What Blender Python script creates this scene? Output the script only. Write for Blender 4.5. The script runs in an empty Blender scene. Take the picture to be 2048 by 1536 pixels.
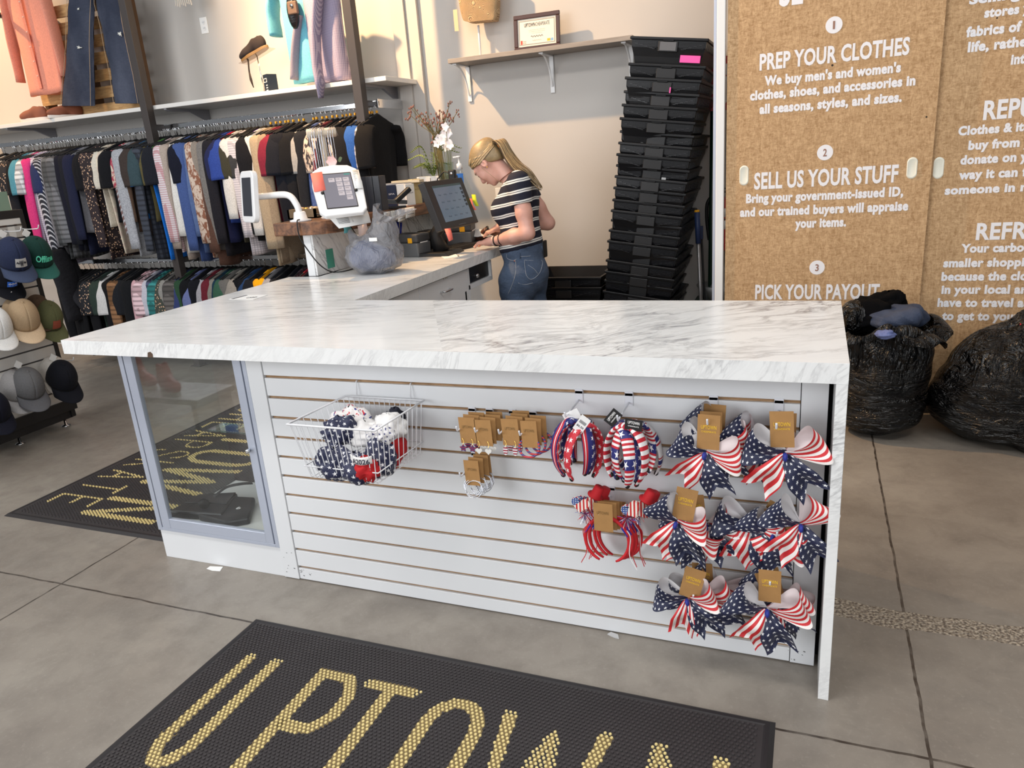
import bpy, bmesh, math, random
import numpy as np
from mathutils import Vector, Matrix, noise
random.seed(7)
PI = math.pi
SC = bpy.context.scene
COL = SC.collection
D = bpy.data

# ---------------------------------------------------------------- camera
CAM = np.array([1.777, -1.991, 1.5]); FPX = 1480.5
def _axes(yaw, pit, rol):
    cy, sy, cp, sp = math.cos(yaw), math.sin(yaw), math.cos(pit), math.sin(pit)
    f = np.array([sy*cp, cy*cp, -sp]); r0 = np.array([cy, -sy, 0.0]); u0 = np.cross(r0, f)
    cr, sr = math.cos(rol), math.sin(rol)
    return cr*r0+sr*u0, -sr*r0+cr*u0, f
CR, CU, CF = _axes(-0.396, 0.300, -0.077)
cd = D.cameras.new('camera'); cam = D.objects.new('camera', cd); COL.objects.link(cam)
cd.sensor_fit = 'HORIZONTAL'; cd.sensor_width = 36; cd.lens = FPX*36/2048; cd.clip_start = .05
cam.matrix_world = Matrix(((CR[0], CU[0], -CF[0], CAM[0]), (CR[1], CU[1], -CF[1], CAM[1]), (CR[2], CU[2], -CF[2], CAM[2]), (0, 0, 0, 1)))
SC.camera = cam
def _ray(x, y): return (x-1024)/FPX*CR-(y-768)/FPX*CU+CF
def PY(x, y, Y): d = _ray(x, y); return Vector(CAM+d*(Y-CAM[1])/d[1])
def PX(x, y, X): d = _ray(x, y); return Vector(CAM+d*(X-CAM[0])/d[0])
def PZ(x, y, Z): d = _ray(x, y); return Vector(CAM+d*(Z-CAM[2])/d[2])

# ---------------------------------------------------------------- light
SC.view_settings.view_transform = 'Standard'; SC.view_settings.look = 'None'
SC.view_settings.gamma = 1; SC.view_settings.exposure = 0.0; SC.view_settings.use_curve_mapping = False
w = D.worlds.new('world'); SC.world = w; w.use_nodes = True
w.node_tree.nodes['Background'].inputs[0].default_value = (.93, .96, 1, 1)
w.node_tree.nodes['Background'].inputs[1].default_value = .22
def area(name, loc, to, sx, sy, power, col=(1, 1, 1)):
    l = D.lights.new(name, 'AREA'); l.shape = 'RECTANGLE'; l.size = sx; l.size_y = sy; l.energy = power; l.color = col
    o = D.objects.new(name, l); COL.objects.link(o); o.location = loc
    o.rotation_euler = (Vector(to)-Vector(loc)).to_track_quat('-Z', 'Y').to_euler(); return o
def spot(name, loc, to, power, ang, col, r=.04, blend=.5):
    l = D.lights.new(name, 'SPOT'); l.energy = power; l.spot_size = math.radians(ang); l.spot_blend = blend; l.color = col; l.shadow_soft_size = r
    o = D.objects.new(name, l); COL.objects.link(o); o.location = loc
    o.rotation_euler = (Vector(to)-Vector(loc)).to_track_quat('-Z', 'Y').to_euler(); return o
WARM = (1, .62, .30)
area('ceiling_panel_light', (-.3, -1.5, 4.2), (-.3, -1.1, 0), 3.4, .6, 84, (1, .975, .95))
area('ceiling_panel_light', (3.0, -1.1, 4.2), (2.8, -.7, 0), 1.8, .6, 46, (1, .965, .93))
area('ceiling_panel_light', (-3.6, -.2, 4.3), (-3.2, .6, 0), .8, 2.6, 46, (1, .98, .96))
area('ceiling_panel_light', (1.2, .9, 4.3), (1.2, 1.1, 0), 1.6, .6, 20, (1, .96, .92))
area('storefront_daylight', (-3.8, -5.6, 2.6), (-.4, 0, .4), 4.5, 3.0, 275, (.95, .97, 1))
area('storefront_daylight', (3.6, -6, 2.6), (1.5, 0, .4), 4.5, 3.0, 150, (.97, .98, 1))
spot('track_spotlight', (-1.85, 1.75, 3.95), (-.55, 3.05, 2.2), 640, 100, WARM, .035, .6)
spot('track_spotlight', (-5.6, 1.75, 3.95), (-5.2, 3.05, 2.6), 330, 78, WARM, .05, .7)
spot('track_spotlight', (-2.2, 1.75, 3.95), (-1.95, 3.05, 2.75), 170, 50, WARM, .04, .8)

# ---------------------------------------------------------------- node materials
def C(*c):
    if len(c) == 1: c = [int(c[0][i:i+2], 16) for i in (1, 3, 5)]
    f = lambda v: (v/12.92 if v <= .04045 else ((v+.055)/1.055)**2.4)
    return tuple(f(v/255) for v in c)+(1,)
class NT:
    def __init__(s, name, rough=.5, metal=0, spec=None):
        s.m = D.materials.new(name); s.m.use_nodes = True; s.t = s.m.node_tree
        s.b = s.t.nodes['Principled BSDF']; s.b.inputs['Roughness'].default_value = rough; s.b.inputs['Metallic'].default_value = metal
        if spec is not None: s.b.inputs['Specular IOR Level'].default_value = spec
    def n(s, typ, **k):
        x = s.t.nodes.new(typ)
        for a, v in k.items(): setattr(x, a, v)
        return x
    def put(s, sock, v):
        if hasattr(v, 'is_output'): s.t.links.new(v, sock)
        else: sock.default_value = v
    def v(s, op, a, b=0.0, c=0.0, clamp=False):
        x = s.n('ShaderNodeMath', operation=op); x.use_clamp = clamp
        for i, q in enumerate((a, b, c)): s.put(x.inputs[i], q)
        return x.outputs[0]
    def co(s, k='Object'): return s.n('ShaderNodeTexCoord').outputs[k]
    def map(s, vec, loc=(0, 0, 0), rot=(0, 0, 0), sc=(1, 1, 1)):
        x = s.n('ShaderNodeMapping'); s.put(x.inputs[0], vec)
        x.inputs[1].default_value = loc; x.inputs[2].default_value = rot; x.inputs[3].default_value = sc
        return x.outputs[0]
    def xyz(s, vec): x = s.n('ShaderNodeSeparateXYZ'); s.put(x.inputs[0], vec); return x.outputs
    def noise(s, vec, scale, det=3, rough=.5, dist=0, out=0):
        x = s.n('ShaderNodeTexNoise'); s.put(x.inputs['Vector'], vec)
        for k, q in (('Scale', scale), ('Detail', det), ('Roughness', rough), ('Distortion', dist)): x.inputs[k].default_value = q
        return x.outputs[out]
    def voro(s, vec, scale, out='Distance', feat='F1'):
        x = s.n('ShaderNodeTexVoronoi', feature=feat); s.put(x.inputs['Vector'], vec); x.inputs['Scale'].default_value = scale
        return x.outputs[out]
    def rng(s, v, a, b, c=0.0, d=1.0):
        x = s.n('ShaderNodeMapRange'); s.put(x.inputs[0], v)
        for i, q in enumerate((a, b, c, d)): x.inputs[i+1].default_value = q
        return x.outputs[0]
    def mix(s, f, a, b, typ='MIX'):
        x = s.n('ShaderNodeMix', data_type='RGBA', blend_type=typ); s.put(x.inputs[0], f); s.put(x.inputs[6], a); s.put(x.inputs[7], b)
        return x.outputs[2]
    def col(s, c): s.put(s.b.inputs['Base Color'], c)
    def bump(s, h, st=.3, dist=.01):
        x = s.n('ShaderNodeBump'); x.inputs['Strength'].default_value = st; x.inputs['Distance'].default_value = dist
        s.put(x.inputs['Height'], h); s.t.links.new(x.outputs[0], s.b.inputs['Normal'])
_mc = {}
def M(name, c, rough=.5, metal=0, var=.0, vs=8, bump=0, bs=60, emit=0, spec=None, sheen=0):
    """plain procedural material, cached by name"""
    if name in _mc: return _mc[name]
    t = NT(name, rough, metal, spec)
    if var:
        k = t.rng(t.noise(t.co(), vs, 3), .3, .7, 1-var, 1+var)
        x = t.n('ShaderNodeVectorMath', operation='SCALE'); x.inputs[0].default_value = c[:3]; t.put(x.inputs['Scale'], k); t.col(x.outputs[0])
    else: t.col(c)
    if bump: t.bump(t.noise(t.co(), bs, 4), bump, .004)
    if emit: t.b.inputs['Emission Color'].default_value = c; t.b.inputs['Emission Strength'].default_value = emit
    if sheen: t.b.inputs['Sheen Weight'].default_value = sheen
    _mc[name] = t.m; return t.m

def marble(name, ang, stretch=(1.6, 9), seed=0, dens=1.0, swirl=0, cream=0, plane='xy'):
    t = NT(name, .22)
    p = t.co()
    if plane != 'xy':
        e = t.xyz(p); cb_ = t.n('ShaderNodeCombineXYZ'); o_ = {'xz': (0, 2, 1), 'yz': (1, 2, 0)}[plane]
        for i in range(3): t.put(cb_.inputs[i], e[o_[i]])
        p = cb_.outputs[0]
    q = t.map(p, (seed, seed*.7, 0), (0, 0, ang))
    wv = t.noise(q, 1.3, 3, .5, 0, 1)
    x = t.n('ShaderNodeMix', data_type='VECTOR'); x.inputs[0].default_value = .16+swirl; t.put(x.inputs[4], q); t.put(x.inputs[5], wv)
    st = t.map(x.outputs[1], (0, 0, 0), (0, 0, 0), (stretch[0], stretch[1], stretch[1]))
    n1 = t.noise(st, 1.7, 6, .62, .35)
    v1 = t.v('SUBTRACT', 1, t.v('MULTIPLY', t.v('ABSOLUTE', t.v('SUBTRACT', n1, .5)), 20), clamp=True)
    n2 = t.noise(st, 4.2, 7, .66, .5)
    v2 = t.v('SUBTRACT', 1, t.v('MULTIPLY', t.v('ABSOLUTE', t.v('SUBTRACT', n2, .5)), 15), clamp=True)
    msk = t.rng(t.noise(q, 1.6, 3), .42, .66)
    msk2 = t.rng(t.noise(t.map(q, (3, 1, 2)), 2.4, 4), .40, .66)
    tone = t.rng(t.noise(st, .8, 5, .6), .45, .8, 0, .35)
    f = t.v('ADD', t.v('MULTIPLY', t.v('POWER', v1, 2), t.v('MULTIPLY', msk, .8*dens)), t.v('MULTIPLY', v2, t.v('MULTIPLY', msk2, .42*dens)), clamp=True)
    base = t.mix(t.v('MULTIPLY', tone, dens), C(233, 234, 233) if not cream else C(236, 233, 224), C(196, 197, 200))
    t.col(t.mix(f, base, C(94, 92, 98)))
    t.b.inputs['Coat Weight'].default_value = .1
    return t.m

def star_inside(t, x, y, R):
    """1 inside a five-point star of radius R centred on (0,0)"""
    r = t.v('SQRT', t.v('ADD', t.v('MULTIPLY', x, x), t.v('MULTIPLY', y, y)))
    a = t.v('ARCTAN2', x, y)
    k = 2*PI/5
    m = t.v('SUBTRACT', t.v('FLOORED_MODULO', t.v('ADD', a, k/2), k), k/2)
    a = t.v('ABSOLUTE', m)
    e = t.v('MULTIPLY', r, t.v('ADD', t.v('MULTIPLY', t.v('COSINE', a), .2245), t.v('MULTIPLY', t.v('SINE', a), .691)))
    return t.v('LESS_THAN', e, .2245*R)
def star_cloth(name, pitch=.02, R=.0062, navy=C(22, 29, 62), star=C(235, 235, 235), inside=True):
    t = NT(name, .55)
    u = t.xyz(t.co('UV'))
    sx, sy = t.v('DIVIDE', u[0], pitch), t.v('DIVIDE', u[1], pitch*.8)
    row = t.v('FLOOR', sy)
    sx = t.v('ADD', sx, t.v('MULTIPLY', row, .5))
    lx = t.v('MULTIPLY', t.v('SUBTRACT', t.v('FRACT', sx), .5), pitch)
    ly = t.v('MULTIPLY', t.v('SUBTRACT', t.v('FRACT', sy), .5), pitch*.8)
    f = star_inside(t, lx, ly, R)
    c = t.mix(f, navy, star)
    if inside: c = t.mix(t.n('ShaderNodeNewGeometry').outputs['Backfacing'], c, C(222, 220, 222))
    t.col(c); t.b.inputs['Sheen Weight'].default_value = .1
    return t.m
def stripe_cloth(name, period=.0175, cols=(C(196, 36, 42), C(232, 226, 222)), axis=1, inside=True, duty=.5):
    t = NT(name, .55)
    u = t.xyz(t.co('UV'))
    f = t.v('GREATER_THAN', t.v('FRACT', t.v('DIVIDE', u[axis], period)), duty)
    c = t.mix(f, cols[0], cols[1])
    if inside: c = t.mix(t.n('ShaderNodeNewGeometry').outputs['Backfacing'], c, C(228, 214, 214))
    t.col(c); return t.m
def multi_cloth(name, stops, period, axis=1, stars=None):
    """repeating colour bands along a UV axis: stops = [(position, colour)...]"""
    t = NT(name, .6)
    u = t.xyz(t.co('UV'))
    r = t.n('ShaderNodeValToRGB'); r.color_ramp.interpolation = 'CONSTANT'
    els = r.color_ramp.elements
    els[0].position, els[0].color = stops[0]; els[1].position, els[1].color = stops[1]
    for p, c in stops[2:]: e = els.new(p); e.color = c
    t.put(r.inputs[0], t.v('FRACT', t.v('DIVIDE', u[axis], period)))
    c = r.outputs[0]
    if stars:
        pitch, R, band = stars
        lx = t.v('MULTIPLY', t.v('SUBTRACT', t.v('FRACT', t.v('DIVIDE', u[1-axis], pitch)), .5), pitch)
        ly = t.v('MULTIPLY', t.v('SUBTRACT', t.v('FRACT', t.v('DIVIDE', u[axis], period)), band), period)
        c = t.mix(star_inside(t, lx, ly, R), c, C(238, 236, 236))
    t.col(c); return t.m
def plaid(name, a, b, c, s=26):
    t = NT(name, .85)
    x = t.xyz(t.co())
    f1 = t.v('GREATER_THAN', t.v('SINE', t.v('MULTIPLY', x[1], s*6.28)), .35)
    f2 = t.v('GREATER_THAN', t.v('SINE', t.v('MULTIPLY', x[2], s*6.28)), .35)
    t.col(t.mix(t.v('MULTIPLY', f2, .6), t.mix(t.v('MULTIPLY', f1, .6), a, b), c)); return t.m
def heather(name, c, k=.35, s=260, rough=.9):
    t = NT(name, rough); t.b.inputs['Sheen Weight'].default_value = .02; t.b.inputs['Specular IOR Level'].default_value = .2
    if max(c[:3]) < .03: c = tuple(v*.6 for v in c[:3])+(1,)
    n = t.noise(t.map(t.co(), sc=(1, 1, .35)), s, 2, .6)
    d = tuple(v*(1-k) for v in c[:3])+(1,); l = tuple(min(1, v*(1+k)+.01*k) for v in c[:3])+(1,)
    t.col(t.mix(t.rng(n, .35, .65), d, l)); t.bump(n, .15, .002); return t.m
def denim(name, c, fade=.5, rips=None):
    t = NT(name, .85)
    p = t.co()
    n = t.noise(t.map(p, sc=(1, 1, .25)), 240, 3, .7)
    big = t.rng(t.noise(t.map(p, sc=(1.4, 1.4, .7)), 3.2, 3), .38, .7, 0, fade)
    g_ = sum(c[:3])/3; l = tuple(min(1, (v*.65+g_*.35)*2.5+.015) for v in c[:3])+(1,)
    b = t.mix(big, c, l)
    t.col(t.mix(t.rng(n, .3, .7, .0, .35), b, tuple(v*.4 for v in c[:3])+(1,)))
    wr = t.noise(t.map(p, sc=(6, 6, 11)), 2.2, 4, .6)
    t.bump(t.v('ADD', t.v('MULTIPLY', wr, 1.0), t.v('MULTIPLY', n, .12)), .45, .02); return t.m
def glass(name, tint=(.97, .985, .98, 1), boost=1.0):
    t = NT(name); t.t.nodes.remove(t.b)
    tr = t.n('ShaderNodeBsdfTransparent'); tr.inputs[0].default_value = tint
    gl = t.n('ShaderNodeBsdfGlossy'); gl.inputs['Roughness'].default_value = .01
    lw = t.n('ShaderNodeLayerWeight'); lw.inputs[0].default_value = .5
    fr = t.v('ADD', .045, t.v('MULTIPLY', t.v('POWER', lw.outputs['Facing'], 5), .9))
    mx = t.n('ShaderNodeMixShader'); t.put(mx.inputs[0], t.v('MULTIPLY', fr, boost, clamp=True))
    t.t.links.new(tr.outputs[0], mx.inputs[1]); t.t.links.new(gl.outputs[0], mx.inputs[2])
    t.t.links.new(mx.outputs[0], t.t.nodes['Material Output'].inputs[0]); return t.m

# ---------------------------------------------------------------- mesh building
class MB:
    def __init__(s): s.v = []; s.f = []; s.mi = []; s.uv = []
    def add(s, vs, fs, mi=0, uvs=None):
        o = len(s.v); s.v += [tuple(p) for p in vs]
        for k, f in enumerate(fs):
            s.f.append(tuple(i+o for i in f)); s.mi.append(mi); s.uv.append(uvs[k] if uvs else None)
        return s
    def box(s, a, b, mi=0):
        x0, y0, z0 = (min(a[i], b[i]) for i in range(3)); x1, y1, z1 = (max(a[i], b[i]) for i in range(3))
        return s.add([(x0, y0, z0), (x1, y0, z0), (x1, y1, z0), (x0, y1, z0), (x0, y0, z1), (x1, y0, z1), (x1, y1, z1), (x0, y1, z1)],
                     [(0, 3, 2, 1), (4, 5, 6, 7), (0, 1, 5, 4), (1, 2, 6, 5), (2, 3, 7, 6), (3, 0, 4, 7)], mi)
    def obox(s, c, ax, ay, az, mi=0):
        """box from centre and three half-extent vectors"""
        c, ax, ay, az = map(Vector, (c, ax, ay, az))
        vs = [c+i*ax+j*ay+k*az for k in (-1, 1) for j, i in ((-1, -1), (-1, 1), (1, 1), (1, -1))]
        return s.add(vs, [(0, 3, 2, 1), (4, 5, 6, 7), (0, 1, 5, 4), (1, 2, 6, 5), (2, 3, 7, 6), (3, 0, 4, 7)], mi)
    def prism(s, pts, h0, h1, axis='z', mi=0):
        n = len(pts); A = 0.0
        for i in range(n): x0, y0 = pts[i]; x1, y1 = pts[(i+1) % n]; A += x0*y1-x1*y0
        if A < 0: pts = pts[::-1]
        f = {'z': lambda p, h: (p[0], p[1], h), 'y': lambda p, h: (p[0], h, p[1]), 'x': lambda p, h: (h, p[0], p[1])}[axis]
        vs = [f(p, h0) for p in pts]+[f(p, h1) for p in pts]
        fs = [tuple(range(n-1, -1, -1)), tuple(range(n, 2*n))]+[(i, (i+1) % n, n+(i+1) % n, n+i) for i in range(n)]
        if axis == 'y': fs = [q[::-1] for q in fs]
        return s.add(vs, fs, mi)
    def tube(s, path, r, n=8, mi=0, cap=True, flat=None, closed=False):
        P = [Vector(p) for p in path]; R = r if hasattr(r, '__len__') else [r]*len(P)
        vs = []; up = None; m = len(P)
        for i, p in enumerate(P):
            a = P[(i-1) % m] if closed else P[max(0, i-1)]; b = P[(i+1) % m] if closed else P[min(m-1, i+1)]
            d = b-a; d = d.normalized() if d.length > 1e-9 else Vector((0, 0, 1))
            if up is None:
                up = Vector((0, 0, 1)) if abs(d.z) < .9 else Vector((1, 0, 0))
            x = d.cross(up); x = x.normalized() if x.length > 1e-6 else d.orthogonal().normalized()
            y = x.cross(d).normalized(); up = y
            for k in range(n):
                t = 2*PI*k/n; e = flat if flat else 1
                vs.append(p+x*R[i]*math.cos(t)+y*R[i]*e*math.sin(t))
        fs = []
        for i in range(m if closed else m-1):
            j = (i+1) % m
            fs += [(i*n+k, i*n+(k+1) % n, j*n+(k+1) % n, j*n+k) for k in range(n)]
        if cap and not closed: fs += [tuple(range(n))[::-1], tuple(range((m-1)*n, m*n))]
        return s.add(vs, fs, mi)
    def cyl(s, a, b, r, n=16, mi=0, r2=None): return s.tube([a, b], [r, r if r2 is None else r2], n, mi)
    def lathe(s, prof, c=(0, 0, 0), axis='z', n=24, mi=0, sq=(1, 1)):
        vs = []; c = Vector(c)
        for r, h in prof:
            for k in range(n):
                t = 2*PI*k/n; a, b = r*math.cos(t)*sq[0], r*math.sin(t)*sq[1]
                vs.append(c+Vector({'z': (a, b, h), 'y': (a, h, -b), 'x': (h, a, b)}[axis]))
        fs = []
        for i in range(len(prof)-1): fs += [(i*n+k, i*n+(k+1) % n, (i+1)*n+(k+1) % n, (i+1)*n+k) for k in range(n)]
        if prof[0][0] > 1e-6: fs.append(tuple(range(n))[::-1])
        if prof[-1][0] > 1e-6: fs.append(tuple(range((len(prof)-1)*n, len(prof)*n)))
        return s.add(vs, fs, mi)
    def grid(s, fn, nu, nv, mi=0, su=1.0, sv=1.0, closed=False):
        vs = [fn(i/nu, j/nv) for i in range(nu+1) for j in range(nv+1)]
        fs, uv = [], []
        for i in range(nu):
            for j in range(nv):
                fs.append((i*(nv+1)+j, (i+1)*(nv+1)+j, (i+1)*(nv+1)+j+1, i*(nv+1)+j+1))
                uv.append([(a/nu*su, b/nv*sv) for a, b in ((i, j), (i+1, j), (i+1, j+1), (i, j+1))])
        return s.add(vs, fs, mi, uv)
    def sphere(s, c, r, n=12, mi=0, sq=(1, 1, 1)):
        m = n//2
        o = len(s.v)
        prof = [(math.sin(PI*i/m), -math.cos(PI*i/m)) for i in range(m+1)]
        s.lathe([(max(a, 0)*r, b*r) for a, b in prof], (0, 0, 0), 'z', n, mi)
        s.v[o:] = [(c[0]+p[0]*sq[0], c[1]+p[1]*sq[1], c[2]+p[2]*sq[2]) for p in s.v[o:]]
        return s
    def xf(s, mtx, start=0):
        s.v[start:] = [tuple(mtx @ Vector(p)) for p in s.v[start:]]; return s
    def build(s, name, mats, parent=None, smooth=False, bevel=0, loc=None, solid=0, sub=0, weld=False):
        me = D.meshes.new(name); me.from_pydata(s.v, [], s.f)
        mats = mats if isinstance(mats, (list, tuple)) else [mats]
        for m in mats: me.materials.append(m)
        me.polygons.foreach_set('material_index', s.mi)
        if any(u is not None for u in s.uv):
            ul = me.uv_layers.new(name='UVMap'); k = 0; flat = []
            for f, u in zip(s.f, s.uv): flat += [c for q in (u or [(0, 0)]*len(f)) for c in q]
            ul.data.foreach_set('uv', flat)
        if smooth: me.polygons.foreach_set('use_smooth', [True]*len(s.f))
        me.update()
        if weld:
            bm = bmesh.new(); bm.from_mesh(me); bmesh.ops.remove_doubles(bm, verts=bm.verts, dist=1e-5); bmesh.ops.recalc_face_normals(bm, faces=bm.faces); bm.to_mesh(me); bm.free()
        o = D.objects.new(name, me); COL.objects.link(o)
        if parent is not None: o.parent = parent
        if loc is not None: o.location = loc
        if solid: q = o.modifiers.new('thick', 'SOLIDIFY'); q.thickness = solid; q.offset = 0
        if sub: q = o.modifiers.new('sub', 'SUBSURF'); q.levels = sub; q.render_levels = sub
        if bevel:
            q = o.modifiers.new('bev', 'BEVEL'); q.width = bevel; q.segments = 2; q.limit_method = 'ANGLE'
        return o
def smooth_angle(o, a=40):
    me = o.data; me.polygons.foreach_set('use_smooth', [True]*len(me.polygons))
    try: me.set_sharp_from_angle(angle=math.radians(a))
    except Exception: pass
    return o
def tag(o, label=None, cat=None, group=None, kind=None):
    for k, v in (('label', label), ('category', cat), ('group', group), ('kind', kind)):
        if v: o[k] = v
    return o
def thing(name, label, cat, loc=(0, 0, 0), rz=0, group=None, rot=None):
    o = D.objects.new(name, None); COL.objects.link(o); o.location = loc; o.empty_display_size = .05
    o.rotation_euler = rot if rot else (0, 0, rz); return tag(o, label, cat, group)
def dup(root, loc=None, rot=None, label=None, group=None):
    def cp(o, par):
        c = o.copy(); COL.objects.link(c); c.parent = par
        for ch in list(o.children): cp(ch, c)
        return c
    r = cp(root, None)
    if loc is not None: r.location = loc
    if rot is not None: r.rotation_euler = rot
    if label: r['label'] = label
    if group: r['group'] = group
    return r
_tc = {}
def text_mesh(txt, bold=.0, ext=0.0, shear=0):
    """(verts, faces, width, capheight) of built-in-font lettering lying in XY, left aligned at 0"""
    key = (txt, bold, ext, shear)
    if key in _tc: return _tc[key]
    cu = D.curves.new('t', 'FONT'); cu.body = txt; cu.size = 1; cu.offset = bold; cu.extrude = ext; cu.resolution_u = 3; cu.shear = shear; cu.space_character = 1+bold*1.5
    ob = D.objects.new('t', cu); COL.objects.link(ob)
    dg = bpy.context.evaluated_depsgraph_get(); dg.update()
    me = D.meshes.new_from_object(ob.evaluated_get(dg))
    vs = [tuple(v.co) for v in me.vertices]; fs = [tuple(p.vertices) for p in me.polygons]
    D.objects.remove(ob); D.curves.remove(cu); D.meshes.remove(me)
    _tc[key] = (vs, fs); return _tc[key]
def text_part(name, txt, o, ux, uy, width, height, m, parent=None, bold=.02, center=False, capref=None, loc=None, mi=0):
    """lettering on a plane: o origin (baseline left), ux/uy unit axes, exact width and cap height"""
    vs, fs = text_mesh(txt, bold)
    if not vs: return None
    x0 = min(v[0] for v in vs); x1 = max(v[0] for v in vs)
    ch = max(v[1] for v in text_mesh('H', bold)[0])
    o, ux, uy = Vector(o), Vector(ux), Vector(uy)
    k = width/(x1-x0); h = height/ch
    P = [o+ux*((v[0]-(x0+x1)/2 if center else v[0]-x0)*k)+uy*(v[1]*h) for v in vs]
    mb = MB(); mb.add(P, fs, 0)
    return mb.build(name, m, parent, loc=loc)

# ---- surface nets: smooth closed surfaces from a distance function
def snet(f, lo, hi, h):
    lo = np.array(lo, float); hi = np.array(hi, float)
    n = np.ceil((hi-lo)/h).astype(int)+1
    ax = [lo[i]+h*np.arange(n[i]) for i in range(3)]
    G = np.stack(np.meshgrid(*ax, indexing='ij'), -1)
    V = f(G.reshape(-1, 3)).reshape(n)
    S = V < 0
    cs = np.zeros(n-1, int); acc = np.zeros(tuple(n-1)+(3,)); cnt = np.zeros(n-1)
    sl = lambda o: tuple(slice(o[i], n[i]-1+o[i]) for i in range(3))
    for a in range(3):
        for b in (0, 1):
            for c in (0, 1):
                o0 = [0, 0, 0]; o1 = [0, 0, 0]; q = [i for i in range(3) if i != a]
                o0[q[0]] = o1[q[0]] = b; o0[q[1]] = o1[q[1]] = c; o1[a] = 1
                v0, v1 = V[sl(o0)], V[sl(o1)]; m = (v0 < 0) != (v1 < 0)
                t = np.where(m, v0/np.where(m, v0-v1, 1), 0)
                for i in range(3): acc[..., i] += np.where(m, (t if i == a else o0[i]), 0)
                cnt += m
    act = cnt > 0; idx = -np.ones(n-1, int); idx[act] = np.arange(act.sum())
    I = np.argwhere(act); P = lo+h*(I+acc[act]/cnt[act][:, None])
    F = []
    for a in range(3):
        q = [(a+1) % 3, (a+2) % 3]
        s0 = [slice(None)]*3; s1 = [slice(None)]*3; s0[a] = slice(0, -1); s1[a] = slice(1, None)
        d0, d1 = S[tuple(s0)], S[tuple(s1)]
        E = np.argwhere(d0 != d1)
        ok = (E[:, q[0]] > 0) & (E[:, q[1]] > 0) & (E[:, q[0]] < n[q[0]]-1) & (E[:, q[1]] < n[q[1]]-1)
        E = E[ok]; fl = d0[tuple(E.T)]
        def at(b, c): k = E.copy(); k[:, q[0]] -= b; k[:, q[1]] -= c; return idx[tuple(k.T)]
        quad = np.stack([at(1, 1), at(0, 1), at(0, 0), at(1, 0)], 1)
        quad[~fl] = quad[~fl][:, ::-1]; F.append(quad)
    return P, np.concatenate(F)
def caps(p, a, b, ra, rb):
    a = np.array(a, float); b = np.array(b, float); d = b-a
    t = np.clip(((p-a)@d)/(d@d+1e-12), 0, 1)
    return np.linalg.norm(p-a-t[:, None]*d, axis=1)-(ra+(rb-ra)*t)
def elli(p, c, r, R=None):
    q = p-np.array(c, float)
    if R is not None: q = q@R
    r = np.array(r, float); k0 = np.linalg.norm(q/r, axis=1); k1 = np.linalg.norm(q/(r*r), axis=1)+1e-9
    return k0*(k0-1)/k1
def smin(a, b, k):
    h = np.clip(.5+.5*(b-a)/k, 0, 1); return b+(a-b)*h-k*h*(1-h)
def smins(l, k):
    r = l[0]
    for x in l[1:]: r = smin(r, x, k)
    return r
def nets(name, f, lo, hi, h, m, parent=None, loc=None, smooth_it=2):
    P, F = snet(f, lo, hi, h)
    for _ in range(smooth_it):
        A = np.zeros_like(P); c = np.zeros(len(P))
        for i in range(4):
            a, b = F[:, i], F[:, (i+1) % 4]
            np.add.at(A, a, P[b]); np.add.at(c, a, 1); np.add.at(A, b, P[a]); np.add.at(c, b, 1)
        P = P*.5+.5*A/c[:, None]
    mb = MB(); mb.v = [tuple(q) for q in P]; mb.f = [tuple(int(i) for i in q) for q in F]; mb.mi = [0]*len(F); mb.uv = [None]*len(F)
    return mb.build(name, m, parent, True, loc=loc)
def bez(pts, n=24):
    """Catmull-Rom through points"""
    P = [Vector(p) for p in pts]; P = [2*P[0]-P[1]]+P+[2*P[-1]-P[-2]]; out = []
    for i in range(1, len(P)-2):
        a, b, c, d = P[i-1:i+3]
        for k in range(n):
            t = k/n; out.append(.5*((2*b)+(c-a)*t+(2*a-5*b+4*c-d)*t*t+(3*b-a-3*c+d)*t**3))
    return out+[P[-2]]

WHITE = M('white_laminate', C(222, 224, 226), .35, var=.02, vs=3)
WHITEP = M('white_painted_metal', C(226, 226, 226), .35)
BLACKP = M('black_plastic', C(10, 10, 13), .38, bump=.05, bs=40)
CHROME = M('chrome', C(215, 217, 220), .12, 1)
ALU = M('brushed_aluminium', C(182, 189, 204), .35, .35)
KRAFT = M('kraft_card', C(166, 124, 74), .75, var=.06, vs=40)
GOLD = M('gold_foil', C(232, 186, 58), .4)
PAPER = M('white_paper', C(232, 232, 230), .8)
INK = M('printed_ink', C(52, 52, 58), .8)
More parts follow.
